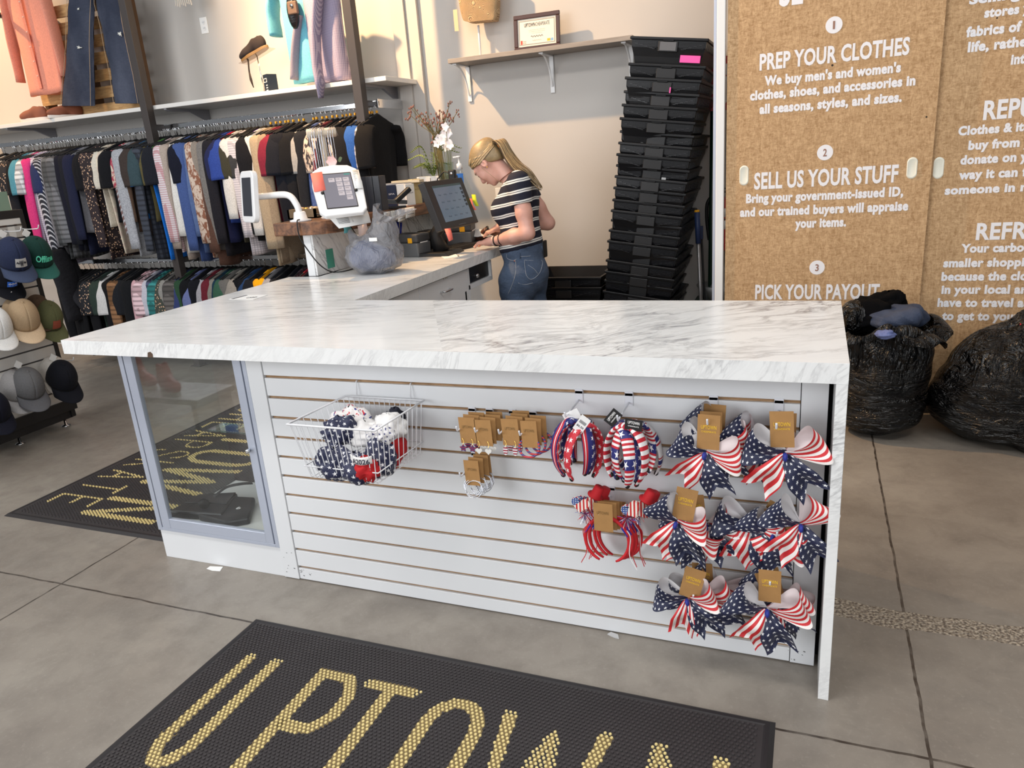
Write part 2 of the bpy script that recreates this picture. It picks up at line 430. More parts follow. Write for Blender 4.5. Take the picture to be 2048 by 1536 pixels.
# ================================================================ SETTING
H = .968
def floor_mat():
    t = NT('concrete_floor', .38)
    p = t.co(); x = t.xyz(p)
    a = t.noise(p, 1.1, 5, .6); b = t.noise(p, 7, 6, .65, .3); c = t.noise(p, 70, 4, .7)
    base = t.mix(t.rng(a, .35, .65), C(128, 120, 111), C(150, 143, 133))
    base = t.mix(t.rng(b, .42, .75, 0, .55), base, C(104, 97, 90))
    base = t.mix(t.rng(c, .55, .8, 0, .35), base, C(176, 168, 156))
    wob = t.v('MULTIPLY', t.v('SUBTRACT', t.noise(p, 9, 3), .5), .012)
    def line(s, pos, wd): return t.v('LESS_THAN', t.v('ABSOLUTE', t.v('SUBTRACT', t.v('ADD', s, wob), pos)), wd)
    def per(s, pos): return t.v('LESS_THAN', t.v('ABSOLUTE', t.v('SUBTRACT', t.v('FLOORED_MODULO', t.v('SUBTRACT', t.v('ADD', s, wob), pos-1.525), 3.05), 1.525)), .0042)
    band = t.v('LESS_THAN', t.v('ABSOLUTE', t.v('SUBTRACT', t.v('ADD', x[1], t.v('MULTIPLY', t.v('SUBTRACT', t.noise(p, 4, 4), .5), .12)), .315)), .055)
    band = t.v('MULTIPLY', band, t.v('GREATER_THAN', x[0], 1.6))
    st = t.voro(p, 95); stone = t.mix(t.rng(t.noise(p, 120, 2), .4, .62), C(84, 72, 62), C(190, 176, 156))
    lines = t.v('MULTIPLY', t.v('MAXIMUM', per(x[0], 2.102), per(x[1], -.283)), t.v('SUBTRACT', 1, band))
    soft = t.v('MULTIPLY', lines, t.rng(t.noise(p, 18, 3), .3, .6, .55, 1))
    cc = t.mix(t.v('MULTIPLY', band, .75), base, stone)
    t.col(t.mix(soft, cc, C(58, 50, 44)))
    t.put(t.b.inputs['Roughness'], t.rng(b, .3, .7, .30, .5))
    t.bump(t.v('SUBTRACT', t.v('MULTIPLY', t.v('MULTIPLY', band, st), 1.5), t.v('MULTIPLY', lines, 1.0)), .5, .006)
    return t.m
mb = MB().box((-9, -7, -.05), (6, 6, 0)); tag(mb.build('floor', floor_mat()), kind='structure')
WALL = M('painted_wall', C(190, 186, 181), .7, var=.015, vs=2, bump=.04, bs=120)
def struct(name, a, b, m=WALL, bev=0): return tag(MB().box(a, b).build(name, m, bevel=bev), kind='structure')
WY = 3.1
struct('wall_back', (-8, WY, 0), (2.6, WY+.15, 4.6))
struct('trim_1', (-1.03, WY-.05, 0), (-.93, WY, 4.6), WALL, .003)
struct('trim_2', (-.93, WY-.03, 0), (-.84, WY, 4.6), WALL, .003)
struct('baseboard_back', (-.83, WY-.012, 0), (2.6, WY, .1), M('black_rubber_base', C(18, 18, 20), .6), .002)

# kraft sliding doors -------------------------------------------------
def kraft_mat():
    t = NT('kraft_paper_board', .8)
    p = t.co()
    d = t.noise(p, 3, 2, .5, 0, 1)
    x = t.n('ShaderNodeMix', data_type='VECTOR'); x.inputs[0].default_value = .03; t.put(x.inputs[4], p); t.put(x.inputs[5], d)
    f1 = t.noise(t.map(x.outputs[1], rot=(0, .6, 0), sc=(1, 1, .3)), 85, 4, .7, .9)
    f2 = t.noise(t.map(x.outputs[1], rot=(0, -.5, 0), sc=(.35, 1, 1)), 95, 4, .7, 1.1)
    f = t.v('ADD', t.v('MULTIPLY', f1, .5), t.v('MULTIPLY', f2, .5))
    c = t.mix(t.rng(f, .38, .62), C(158, 122, 82), C(206, 170, 128))
    fl = t.v('SUBTRACT', 1, t.v('MULTIPLY', t.v('ABSOLUTE', t.v('SUBTRACT', t.noise(t.map(x.outputs[1], rot=(0, .9, 0), sc=(1, 1, .5)), 14, 3, .5, 1.6), .5)), 70), clamp=True)
    c = t.mix(t.v('MULTIPLY', fl, .3), c, C(222, 186, 142))
    sp = t.v('LESS_THAN', t.voro(p, 5), .028)
    t.col(t.mix(sp, c, C(46, 34, 26))); t.bump(f, .25, .003); return t.m
KB = kraft_mat(); DW = M('white_vinyl_lettering', C(232, 230, 232), .6); DB = M('brown_numeral', C(150, 112, 96), .7)
PULL = M('cream_plastic', C(226, 224, 208), .35)
YA, YB = 2.33, 2.355
door1 = tag(MB().box((1.325, YA, .02), (2.312, YA+.02, 3.0)).build('door_1', KB, bevel=.001), 'kraft brown sliding door printed with three numbered steps', None, None, 'structure')
door2 = tag(MB().box((2.29, YB, .02), (3.5, YB+.02, 3.0)).build('door_2', KB, bevel=.001), 'kraft brown sliding door behind the tied black bag', None, None, 'structure')
struct('trim_3', (1.272, YA-.012, 0), (1.315, YA+.03, 3.0), M('white_door_frame', C(226, 226, 224), .4), .004)
struct('trim_4', (1.255, YA+.0, 0), (1.272, YA+.05, 3.0), ALU, .002)
struct('trim_5', (1.25, YA-.02, 0), (3.5, YA+.06, .02), M('dark_door_track', C(24, 22, 22), .5))
struct('trim_6', (3.0, YA+.05, 0), (6, YA+.1, 3.2))
def line(txt, lx, ly, rx, ry, cap, Y, par, head=False, bold=None, name='lettering', m=None):
    a, b = PY(lx, ly, Y), PY(rx, ry, Y); z = (a.z+b.z)/2
    mx, my = (lx+rx)/2, (ly+ry)/2
    h = (PY(mx, my-cap, Y)-PY(mx, my, Y)).z
    return text_part(name, txt, (a.x, Y-.0012, z), (1, 0, 0), (0, 0, 1), b.x-a.x, h, m or DW, par, (.032 if head else .05) if bold is None else bold)
Y1 = YA
def disc(px, py, num, par, Y):
    c = PY(px, py, Y); mb = MB()
    mb.lathe([(0, -.001), (.0385, -.001), (.0385, 0)], (c.x, Y, c.z), 'y', 40); d = mb.build('number_disc', DW, par)
    text_part('numeral', num, (c.x, Y-.0022, c.z-.018), (1, 0, 0), (0, 0, 1), .010 if num == '1' else .018, .036, DB, par, .02, True)
disc(1668, 50, '1', door1, Y1); disc(1650, 305, '2', door1, Y1); disc(1634, 535, '3', door1, Y1)
line('SE', 1558, 13, 1606, 3, 60, Y1, door1, True)
line('PREP YOUR CLOTHES', 1519, 138, 1818, 110, 33, Y1, door1, True)
line("We buy men's and women's", 1529, 167, 1801, 147, 19, Y1, door1)
line('clothes, shoes, and accessories in', 1500, 197, 1830, 173, 19, Y1, door1)
line('all seasons, styles, and sizes.', 1519, 224, 1803, 206, 19, Y1, door1)
line('SELL US YOUR STUFF', 1508, 375, 1795, 366, 33, Y1, door1, True)
line('Bring your government-issued ID,', 1492, 404, 1806, 393, 18, Y1, door1)
line('and our trained buyers will appraise', 1480, 431, 1816, 422, 18, Y1, door1)
line('your items.', 1590, 455, 1692, 452, 18, Y1, door1)
line('PICK YOUR PAYOUT', 1510, 598, 1758, 597, 29, Y1, door1, True)
Y2 = YB
for a in [('Selling y', 1938, 6, 2072, -6, 19, 0), ('stores yo', 1968, 35, 2074, 22, 19, 0), ('fabrics of your', 1932, 72, 2106, 56, 20, 0), ('life, rather th', 1935, 103, 2100, 87, 20, 0),
          ('into t', 2021, 128, 2080, 123, 20, 0), ('REPURPOSE', 1966, 235, 2210, 224, 38, 1), ('Clothes & items y', 1916, 269, 2112, 258, 18, 0),
          ('buy from you,', 1936, 299, 2098, 289, 18, 0), ('donate on your', 1920, 328, 2096, 319, 18, 0), ('way it can find', 1917, 358, 2088, 350, 18, 0),
          ('someone in need', 1889, 388, 2100, 380, 17, 0), ('REFRESH', 1951, 479, 2130, 474, 33, 1), ('Your carbon fo', 1921, 506, 2092, 500, 17, 0),
          ('smaller shopping', 1886, 535, 2076, 530, 17, 0), ('because the cloth', 1882, 562, 2078, 558, 17, 0), ('in your local area', 1882, 588, 2078, 585, 17, 0),
          ('have to travel acro', 1874, 615, 2086, 611, 17, 0), ('to get to your Up', 1883, 642, 2078, 638, 17, 0)]:
    line(a[0], a[1], a[2], a[3], a[4], a[5], Y2, door2, bool(a[6]))
def pull(px, py, par, Y):
    c = PY(px, py, Y); mb = MB()
    o = [(math.cos(t)*.024, math.sin(t)*.024+(.028 if math.sin(t) > 0 else -.028)) for t in [2*PI*k/32 for k in range(32)]]
    out = []; n = 32
    for s, y in ((1, -.0005), (.9, -.0035), (.78, -.0028), (.68, -.0012)): out += [(c.x+p[0]*s, Y+y, c.z+p[1]*(s if s > .8 else s*1.05)) for p in o]
    fs = [(i*n+k, i*n+(k+1) % n, (i+1)*n+(k+1) % n, (i+1)*n+k) for i in range(3) for k in range(n)]+[tuple(range(3*n, 4*n))]
    mb.add(out, fs); mb.build('finger_pull', PULL, par, True)
pull(1488, 351, door1, Y1); pull(1824, 336, door1, Y1); pull(1877, 336, door2, Y2)

# ================================================================ COUNTER
MA = marble('marble_laminate_arm', -.22, (.9, 7.5), 1.3, .85)
MF = marble('marble_laminate_front', -.62, (1.2, 6.0), 4.1, .95, .2)
ME = marble('marble_laminate_edge', -.95, (2.2, 11), 2.2, .5, .05, 0, 'xz')
MEY = marble('marble_laminate_side_edge', -.95, (2.2, 11), 3.2, .6, .05, 0, 'yz')
MV = marble('marble_laminate_panel', -.5, (2.4, 11), 6.2, .8, .05, 0, 'xz')
MR = marble('marble_laminate_riser', .95, (1.6, 9), 8.2, 1.0, .05, 0, 'yz')
xL, xR, yF, yB, yC, FA = -.788, 1.872, -.137, .602, 1.205, .052
ct = thing('countertop', 'white marble-look L-shaped counter top with a waterfall end panel', 'counter', (0, 0, 0))
seam0, seam1 = PZ(878, 707, H), PZ(905, 603, H)
sx0, sx1 = seam0.x, seam1.x
mb = MB().prism([(xL, yF), (sx0, yF), (sx1-.1, yB), (.01, yB), (.01, 2.66), (-.60, 2.66), (-.60, yC), (xL, yC)], H-FA, H, 'z')
def face_top(mb_): return mb_
o = mb.build('return_slab', [MA, ME, MEY], ct)
for p in o.data.polygons: p.material_index = 0 if p.normal.z > .5 else (1 if abs(p.normal.y) > .5 else 2)
mb = MB().prism([(sx0, yF), (xR, yF), (xR, yB), (sx1-.1, yB)], H-FA, H, 'z'); o = mb.build('front_slab', [MF, ME, MEY], ct)
for p in o.data.polygons: p.material_index = 0 if p.normal.z > .5 else (1 if abs(p.normal.y) > .5 else 2)
MB().box((-.60, 2.64, H), (.01, 2.66, H+.06)).build('end_splash', MEY, ct, bevel=.001)
MB().box((xR-.027, yF, 0), (xR, yB, H-FA)).build('end_panel', MV, ct, bevel=.0012)
MB().box((xR-.0272, yF-.0006, H-FA), (xR, yF+.01, H-.0008)).build('end_cap', MV, ct)
c = PY(300, 708, yF); MB().prism([(c.x-.014, H-FA-.0005), (c.x+.011, H-FA-.0005), (c.x+.013, H-FA+.012), (c.x+.004, H-FA+.02), (c.x-.009, H-FA+.017)], yF-.0008, yF+.004, 'y').build('chip', M('raw_chipboard', C(86, 66, 52), .9), ct)

# slatwall cabinet
sw = thing('slatwall_cabinet', 'white slatwall cabinet front with brown grooves under the counter top', 'cabinet', (0, 0, 0))
mb = MB(); z1 = .9
for k in range(11):
    zt = .823-.0762*k; mb.box((.002, 0, zt), (1.766, .014, z1)); z1 = zt-.0105
mb.box((.002, 0, .004), (1.766, .014, z1)); mb.build('slat_board', WHITE, sw, bevel=.0012)
t = NT('brown_fibreboard_groove', .8); n = t.noise(t.map(t.co(), sc=(.4, 1, 6)), 60, 4, .7); t.col(t.mix(t.rng(n, .35, .65), C(126, 96, 66), C(168, 134, 98)))
MB().box((.002, .0102, .004), (1.766, .02, .9)).build('groove_backing', t.m, sw)
MB().box((-.068, -.004, .003), (0, .05, .915)).build('stile', WHITE, sw, bevel=.0015)
MB().box((1.768, -.002, .003), (1.834, .05, .915)).build('stile', WHITE, sw, bevel=.0015)
mb = MB().box((0, .02, 0), (1.83, .04, .915)).box((1.836, .06, 0), (1.844, .5, .915)).box((-.06, .5, 0), (1.83, .515, .915)); mb.build('carcass', M('black_carcass', C(10, 10, 12), .8), sw)
SCF = M('dark_scuff', C(70, 66, 66), .9)
mb = MB()
for i in range(26):
    x, z = random.choice([(random.uniform(0, .06), random.uniform(.012, .06)), (random.uniform(-.06, -.01), random.uniform(.02, .12)), (random.uniform(1.70, 1.83), random.uniform(.012, .055))]); r = random.uniform(.0008, .0025)
    y = -.0003 if 0 <= x <= 1.766 else (-.0043 if x < 0 else -.0023)
    mb.add([(x-r, y, z), (x+r*2, y, z-r), (x+r*2.4, y, z+r*.3), (x, y, z+r)], [(0, 1, 2, 3)])
mb.build('scuff_print', SCF, sw)

# display case
case = thing('display_case', 'aluminium framed glass display case at the counter corner', 'display case', (-.38, 0, 0))
def cb(name, a, b, m, bev=.001):
    o_ = MB().box(a, b).build(name, m, case, bevel=bev, loc=(.38, 0, 0)); return o_
cb('plinth', (-.683, .003, 0), (-.066, .45, .128), WHITE)
cb('deck', (-.675, .01, .128), (-.08, .45, .146), M('white_deck', C(226, 228, 228), .4))
cb('post', (-.685, -.004, .128), (-.662, .02, .915), ALU); cb('post', (-.086, -.004, .128), (-.068, .02, .915), ALU)
cb('rail', (-.662, -.004, .1285), (-.086, .02, .1415), ALU)
fr = MB()
for a, b in (((-.655, -.006, .1425), (-.612, .014, .914)), ((-.126, -.006, .1425), (-.09, .014, .914)), ((-.612, -.0055, .1425), (-.126, .0135, .186)), ((-.612, -.0055, .89), (-.126, .0135, .914))): fr.box(a, b)
dr = fr.build('door_frame', ALU, case, bevel=.0015, loc=(.38, 0, 0))
GL = glass('case_glass'); GS = glass('case_side_glass', (.96, .98, .97, 1))
MB().box((-.613, .002, .18), (-.125, .006, .9)).build('door_glass', GL, dr)
mb = MB(); c = PY(500, 900, -.006); mb.lathe([(.0, -.022), (.006, -.022), (.009, -.02), (.009, -.012), (.006, -.010), (.006, 0)], (c.x, -.004, c.z), 'y', 20); mb.build('lock', CHROME, dr, True)
cb('side_glass', (-.672, .02, .146), (-.668, .44, .9), GS, 0)
q = PX(415, 861, -.655); GE = glass('shelf_glass_tint', (.75, .92, .90, 1), 1.6)
cb('glass_shelf', (-.655, max(.05, q.y), q.z-.004), (-.09, .42, q.z+.004), GE, .0005)
cb('gasket', (-.661, 0.0, .15), (-.656, .012, .9), M('brown_gasket', C(74, 62, 52), .9), 0)
cb('side_panel', (-.088, .02, .146), (-.07, .45, .915), WHITE)

# arm cabinet: drawers + cubby below the return
AX = .10
def ax(y): return -.015
ac = thing('drawer_cabinet', 'white drawer cabinet under the back arm of the counter', 'cabinet', (0, 1.2, 0))
L0 = (0, -1.2, 0)
def arm_face(y0, y1, z0, z1, d=.018, inset=0):
    return MB().prism([(ax(y0)-inset, y0), (ax(y1)-inset, y1), (ax(y1)-inset-d, y1), (ax(y0)-inset-d, y0)], z0, z1, 'z')
yD0, yD1 = PX(838, 582, -.015).y, PX(936, 560, -.015).y
arm_face(yB+.02, yD0-.002, .3, .905).build('drawer_front', WHITE, ac, bevel=.001, loc=L0)
df = arm_face(yD0+.002, yD1, .62, .905).build('drawer_front', WHITE, ac, bevel=.001, loc=L0)
arm_face(yD0+.002, yD1, .3, .616).build('drawer_front', WHITE, ac, bevel=.001, loc=L0)
h0, h1 = PX(882, 585, 0), PX(906, 577, 0)
ym, zm = (h0.y+h1.y)/2, (h0.z+h1.z)/2
MB().tube(bez([(ax(ym)-.002, ym-.05, zm), (ax(ym)+.02, ym-.046, zm), (ax(ym)+.028, ym-.035, zm), (ax(ym)+.028, ym+.035, zm), (ax(ym)+.02, ym+.046, zm), (ax(ym)-.002, ym+.05, zm)], 6), .0045, 8).build('handle', CHROME, df, True)
a = PX(888, 553, -.015)
text_part('tape_marks', 'I-K', (ax(a.y)+.0015, a.y-.012, a.z-.015), (0, 1, 0), (0, 0, 1), .05, .03, M('faded_tape', C(176, 172, 158), .9), df)
mb = MB().box((-.60, yB+.03, .1), (-.58, 2.6, .905)).box((-.58, yB+.03, 0), (-.06, 1.6, .09)); mb.build('carcass', WHITE, ac, loc=L0)
cu = thing('cubby_unit', 'white open cubby unit beside the standing person', 'cabinet', (0, 2.2, 0))
yQ0, yQ1 = yD1+.004, 2.12
mb = MB(); zs = PX(960, 566, -.015).z
mb.prism([(ax(yQ0), yQ0), (ax(yQ1), yQ1), (-.5, yQ1), (-.5, yQ0)], zs-.012, zs+.014, 'z'); mb.build('shelf', WHITE, cu, loc=(0, -2.2, 0), bevel=.001)
MB().prism([(ax(yQ0), yQ0), (ax(yQ0), yQ0+.018), (-.5, yQ0+.018), (-.5, yQ0)], .02, .905, 'z').build('side_panel', WHITE, cu, loc=(0, -2.2, 0))
MB().prism([(ax(2.1), 2.1), (ax(2.1), 2.118), (-.5, 2.118), (-.5, 2.1)], zs+.014, .905, 'z').build('side_panel', WHITE, cu, loc=(0, -2.2, 0))
MB().prism([(ax(1.72), 1.72), (ax(1.72), 1.738), (-.5, 1.738), (-.5, 1.72)], .02, zs-.012, 'z').build('side_panel', WHITE, cu, loc=(0, -2.2, 0))
cdw = thing('cash_drawer', 'black steel cash drawer with a round lock in the cubby', 'cash drawer', (-.13, 1.8, zs+.0145))
ya0, ya1 = yQ0+.03, PX(983, 525, -.015).y
mb = MB().prism([(ax(ya0)-.015-(-.13)-.0, ya0-1.8), (ax(ya1)-.015+.13, ya1-1.8), (-.30, ya1-1.8), (-.30, ya0-1.8)], 0, .092, 'z'); mb.build('drawer_body', BLACKP, cdw, bevel=.004)
q = PX(954, 562, -.03); MB().lathe([(0, .012), (.011, .012), (.013, .006), (.013, 0)], (ax(q.y)+.13-.016, q.y-1.8, .03), 'x', 16).build('lock', CHROME, cdw, True)

# riser panel + wood ledge
rp = thing('riser_panel', 'marble upright panel with a white front edge under the wood ledge', 'panel', (-.62, 1.23, H))
zt = 1.183
MB().box((-.012, 0, 0), (.0, 1.39, zt-H)).build('marble_face', MR, rp)
MB().box((-.055, -.004, 0), (-.012, 1.39, zt-H)).build('white_core', WHITE, rp)
wm = NT('walnut_wood_ledge', .45); pz = wm.co()
gr = wm.noise(wm.map(pz, sc=(9, 1.2, 9)), 3.5, 5, .6, .6); wm.col(wm.mix(wm.rng(gr, .35, .65), C(70, 44, 30), C(136, 92, 62)))
wl = thing('wood_ledge', 'brown wood ledge running back over the riser panel', 'shelf', (-.7, 1.2, zt))
pts = [(-.82, 1.185), (-.62, 1.185)]+[(-.62+.14*math.sin(a), 1.335-.15*math.cos(a)) for a in [PI/2*k/8 for k in range(1, 9)]]+[(-.48, 2.55), (-.82, 2.55)]
MB().prism([(p[0]+.7, p[1]-1.2) for p in pts], 0, .066, 'z').build('ledge_board', wm.m, wl, bevel=.004)
LZ = zt+.0662   # top of the ledge
# ================================================================ FLOOR MATS
def arc(cx, cy, rx, ry, a0, a1, n=8): return [(cx+rx*math.cos(math.radians(a0+(a1-a0)*k/n)), cy+ry*math.sin(math.radians(a0+(a1-a0)*k/n))) for k in range(n+1)]
GLY = {  # strokes on a 1 x 1 cell
 'U': [[(0, 1), (0, .22)]+arc(.5, .22, .5, .22, 180, 360)+[(1, 1)]],
 'P': [[(0, 0), (0, 1), (.55, 1)]+arc(.55, .75, .45, .25, 90, -90)+[(0, .5)]],
 'T': [[(0, 1), (1, 1)], [(.5, 1), (.5, 0)]],
 'O': [arc(.5, .78, .5, .22, 0, 180)+arc(.5, .22, .5, .22, 180, 360)+[(1, .78)]],
 'W': [[(0, 1), (.22, 0), (.5, .9), (.78, 0), (1, 1)]],
 'N': [[(0, 0), (0, 1), (1, 0), (1, 1)]],
 'C': [[(1, .74)]+arc(.5, .78, .5, .22, 0, 180)+arc(.5, .22, .5, .22, 180, 360)+[(1, .26)]],
 'H': [[(0, 0), (0, 1)], [(1, 0), (1, 1)], [(0, .5), (1, .5)]],
 'E': [[(1, 1), (0, 1), (0, 0), (1, 0)], [(0, .52), (.8, .52)]],
 'A': [[(0, 0), (.5, 1), (1, 0)], [(.18, .3), (.82, .3)]],
 'S': [[(1, .76)]+arc(.5, .78, .5, .22, 0, 180)+[(0, .66), (1, .36)]+arc(.5, .22, .5, .22, 0, -180)+[(0, .26)]],
 'K': [[(0, 0), (0, 1)], [(1, 1), (0, .42)], [(.25, .56), (1, 0)]]}
def glyph(ch, x, y, wd, ht): return [[(x+p[0]*wd, y+p[1]*ht) for p in s] for s in GLY[ch]]
def ribbon(mb, pts, hw, z, mi=0):
    n = len(pts); L, R = [], []
    for i in range(n):
        p = Vector(pts[i]); a = Vector(pts[max(i-1, 0)]); b = Vector(pts[min(i+1, n-1)])
        d1 = (p-a).normalized() if i else (b-p).normalized(); d2 = (b-p).normalized() if i < n-1 else d1
        n1 = Vector((-d1.y, d1.x)); n2 = Vector((-d2.y, d2.x)); m = n1+n2
        m = m.normalized() if m.length > .2 else n1
        k = min(1.35, 1/max(.3, m.dot(n1)))
        L.append((p.x+m.x*hw*k, p.y+m.y*hw*k, z)); R.append((p.x-m.x*hw*k, p.y-m.y*hw*k, z))
    mb.add(L+R, [(n+i, n+i+1, i+1, i) for i in range(n-1)], mi)
RUB = M('black_rubber', C(50, 46, 47), .55, var=.08, vs=5); RUB2 = M('black_rubber_dot', C(58, 54, 55), .5, var=.12, vs=9)
OLIVE = M('worn_gold_print', C(124, 107, 70), .7, var=.1, vs=14); DOTG = M('pale_gold_dot', C(226, 206, 142), .5, var=.06, vs=30)
MW, MHt = 1.735, 1.03
mat = thing('floor_mat', 'black rubber floor mat with gold lettering in front of the counter', 'floor mat', (.006, -.262, 0))
MB().prism([(.028, -.028), (MW-.028, -.028), (MW-.028, -MHt+.028), (.028, -MHt+.028)], 0, .008, 'z').build('base', RUB, mat)
mb = MB(); z = .010
o4 = [(0, 0), (MW, 0), (MW, -MHt), (0, -MHt)]; ins = lambda d: [(d, -d), (MW-d, -d), (MW-d, -MHt+d), (d, -MHt+d)]
vs = [(p[0], p[1], 0) for p in ins(0)]+[(p[0], p[1], z) for p in ins(.014)]+[(p[0], p[1], z) for p in ins(.024)]+[(p[0], p[1], .0075) for p in ins(.03)]
mb.add(vs, [(i*4+(k+1) % 4, i*4+k, (i+1)*4+k, (i+1)*4+(k+1) % 4) for i in range(3) for k in range(4)]); mb.build('border', M('rubber_border', C(34, 31, 33), .5), mat)
strokes = []
spots = [('U', .137, .10), ('P', .417, .14), ('T', .585, .155), ('O', .825, .15), ('W', 1.045, .275), ('N', 1.46, .155)]
for ch, x, wd in spots:
    st = glyph(ch, x, -.645+.02, wd, .44); strokes += [(s, .0205) for s in st]
    mb = MB()
    for k, s in enumerate(st): ribbon(mb, s, .0205, .0086+.0002*k)
    mb.build('letter', OLIVE, mat)
for k, ch in enumerate('CHEAPSKATE'):
    st = glyph(ch, .115+k*.1515, -.935, .088, .27); strokes += [(s, .0085) for s in st]
    mb = MB()
    for q, s in enumerate(st): ribbon(mb, s, .0085, .0086+.0002*q)
    mb.build('letter', OLIVE, mat)
pit = .0136; P = []
for j in range(int((MHt-.066)/(pit*.866))):
    for i in range(int((MW-.066)/pit)): P.append((.035+i*pit+(pit/2 if j % 2 else 0), -.035-j*pit*.866))
P = np.array(P); gold = np.zeros(len(P), bool)
for s, hw in strokes:
    for a, b in zip(s[:-1], s[1:]):
        a, b = np.array(a), np.array(b); d = b-a; tt = np.clip(((P-a)@d)/(d@d+1e-12), 0, 1)
        gold |= np.linalg.norm(P-a-tt[:, None]*d, axis=1) < hw-.0012
mb = MB(); n = 8; cs = [(math.cos(2*PI*k/n), math.sin(2*PI*k/n)) for k in range(n)]
for (x, y), g in zip(P, gold):
    vs = [(x+c*.0044, y+s*.0044, .0078) for c, s in cs]+[(x+c*.0038, y+s*.0038, .0112) for c, s in cs]
    mb.add(vs, [(k, (k+1) % n, n+(k+1) % n, n+k) for k in range(n)]+[tuple(range(n, 2*n))], int(g))
mb.build('dimple_field', [RUB2, DOTG], mat)
dup(mat, (-.808+.006, .104+MW-.006, 0), (0, 0, -PI/2), 'black rubber floor mat with gold lettering seen through the glass case')

# ================================================================ HOOKS AND GOODS ON THE SLATWALL
def slot_z(z):  # nearest slot to a height
    return .823-.0762*round((.823-z)/.0762)
HOOKW = M('white_hook_metal', C(222, 224, 230), .3)
def hook(x, z, length, label, up=True, tip=False):
    h = thing('slatwall_hook', label, 'hook', (x, 0, z), group='hooks on the counter slatwall')
    MB().box((-.012, -.003, -.040), (.012, -.0005, .004)).box((-.012, -.003, -.0105), (.012, .008, -.001)).build('plate', HOOKW, h, bevel=.001)
    mb = MB().tube(bez([(0, -.002, -.03), (0, -length*.5, -.032), (0, -length+.008, -.034), (0, -length, -.030), (0, -length-.004, -.018)], 5), .0028, 8)
    mb.build('prong', HOOKW, h, True)
    return h
CAPM = M('clear_grey_cap', C(176, 180, 184), .3)
def card_mesh(wd, ht): return MB().box((-wd/2, -.0004, -ht), (wd/2, .0004, 0))
NAVY = C(24, 31, 66)
STARC = star_cloth('navy_star_ribbon', .021, .0055); STRIPE = stripe_cloth('red_white_stripe_ribbon', .0185)
KNOT = M('blue_band', C(34, 48, 140), .6); CREAM = M('ribbon_lining', C(226, 220, 220), .7)
def bow_meshes(seed, a2o=None, a1o=None):
    """one cheer bow: parts around the knot at the origin, facing -Y"""
    rd = random.Random(seed); parts = []
    def loop(ang, L, wdt, droop, nm, m):
        e = Vector((math.cos(ang), 0, math.sin(ang))); nrm = Vector((-e.z, 0, e.x))
        if nrm.z < 0: nrm = -nrm
        ph = rd.uniform(0, 6)
        def f(u, v):
            t = u; s = math.sin(PI*t)
            r = L*(s**.62)*(.97+.05*math.sin(3*v+ph)); wi = wdt*(.16+.84*s**.8)
            front = (1-math.cos(PI*t))/2      # 0 back layer .. 1 front layer
            d = -.004-.052*(front**1.0)*(s**.5)-.006*s+.010*math.sin(v*PI)*s
            off = ((v-.5) if nm == 'star_loop' else (.5-v))*wi + (.5-front)*droop*(s**.6)
            fold = .004*math.sin(v*9+ph)*(1-s)
            return e*r+nrm*(off+fold)+Vector((0, d+.006*math.sin(v*7+ph*2)*s, 0))
        mb = MB().grid(f, 26, 14, 0, L*2.4, wdt*1.05); parts.append((nm, mb, m))
    def tail(ang, L, wdt, nm, m, curl):
        e = Vector((math.cos(ang), 0, math.sin(ang))); nrm = Vector((-e.z, 0, e.x)); ph = rd.uniform(0, 6)
        if nrm.x < 0: nrm = -nrm
        def f(u, v):
            Lv = L*(1-.30*(1-abs(2*v-1))); wi = wdt*(.22+.78*min(1, u*1.9)**.75)
            return e*(Lv*u)+nrm*((v-.5)*wi)+Vector((0, -.012-.022*math.sin(PI*min(1, u*1.15))+.007*math.sin(v*8+ph)*(.35+u)+curl*u*u, 0))
        mb = MB().grid(f, 18, 14, 0, L, wdt*1.05); parts.append((nm, mb, m))
    a1 = rd.uniform(2.55, 2.85); a2 = rd.uniform(.02, .26)
    if a2o is not None: a2 = a2o
    if a1o is not None: a1 = a1o
    loop(a1, .094+rd.uniform(-.006, .008), .092, .050, 'star_loop', STARC)
    loop(a2, .092+rd.uniform(-.006, .008), .088, .050, 'stripe_loop', STRIPE)
    tail(rd.uniform(-2.25, -1.95), .125, .074, 'stripe_tail', STRIPE, -.004)
    tail(rd.uniform(-1.25, -.95), .128, .078, 'star_tail', STARC, -.010)
    k = MB(); k.lathe([(.005, -.009), (.0072, -.005), (.0078, 0), (.0072, .005), (.005, .009)], (0, -.026, 0), 'z', 14, 0, (.8, 1.6)); parts.append(('knot', k, KNOT))
    return parts
def bow(px, py, Y, hookx, seed, label, sc=1.0, roll=0, card=True, cardc=None, lettering=True, yaw=0, a1=None, a2=None):
    c = PY(px, py, Y)
    b = thing('hair_bow', label, 'hair bow', c, group='stars and stripes hair bows on the slatwall hooks')
    mt = Matrix.Rotation(yaw, 4, 'Z') @ Matrix.Rotation(roll, 4, 'Y') @ Matrix.Scale(sc, 4)
    for nm, mb, m in bow_meshes(seed, a2, a1): mb.xf(mt); mb.build(nm, m, b, True)
    if card:
        cx, cz, tilt = cardc if cardc else (hookx-c.x, .09, 0)
        cm = card_mesh(.058, .098); R = Matrix.Translation((cx, -.012, cz)) @ Matrix.Rotation(tilt, 4, 'Y'); cm.xf(R)
        cd_ = cm.build('card', KRAFT, b)
        if lettering:
            for txt, dz, wd, ht in (('UPTOWN', -.040, .040, .0105), ('CHEAPSKATE', -.050, .038, .005)):
                p = R @ Vector((-wd/2, -.0008, dz)); ux = R.to_3x3() @ Vector((1, 0, 0)); uz = R.to_3x3() @ Vector((0, 0, 1))
                text_part('gold_lettering', txt, p, ux, uz, wd, ht, GOLD, cd_, .02)
    return b
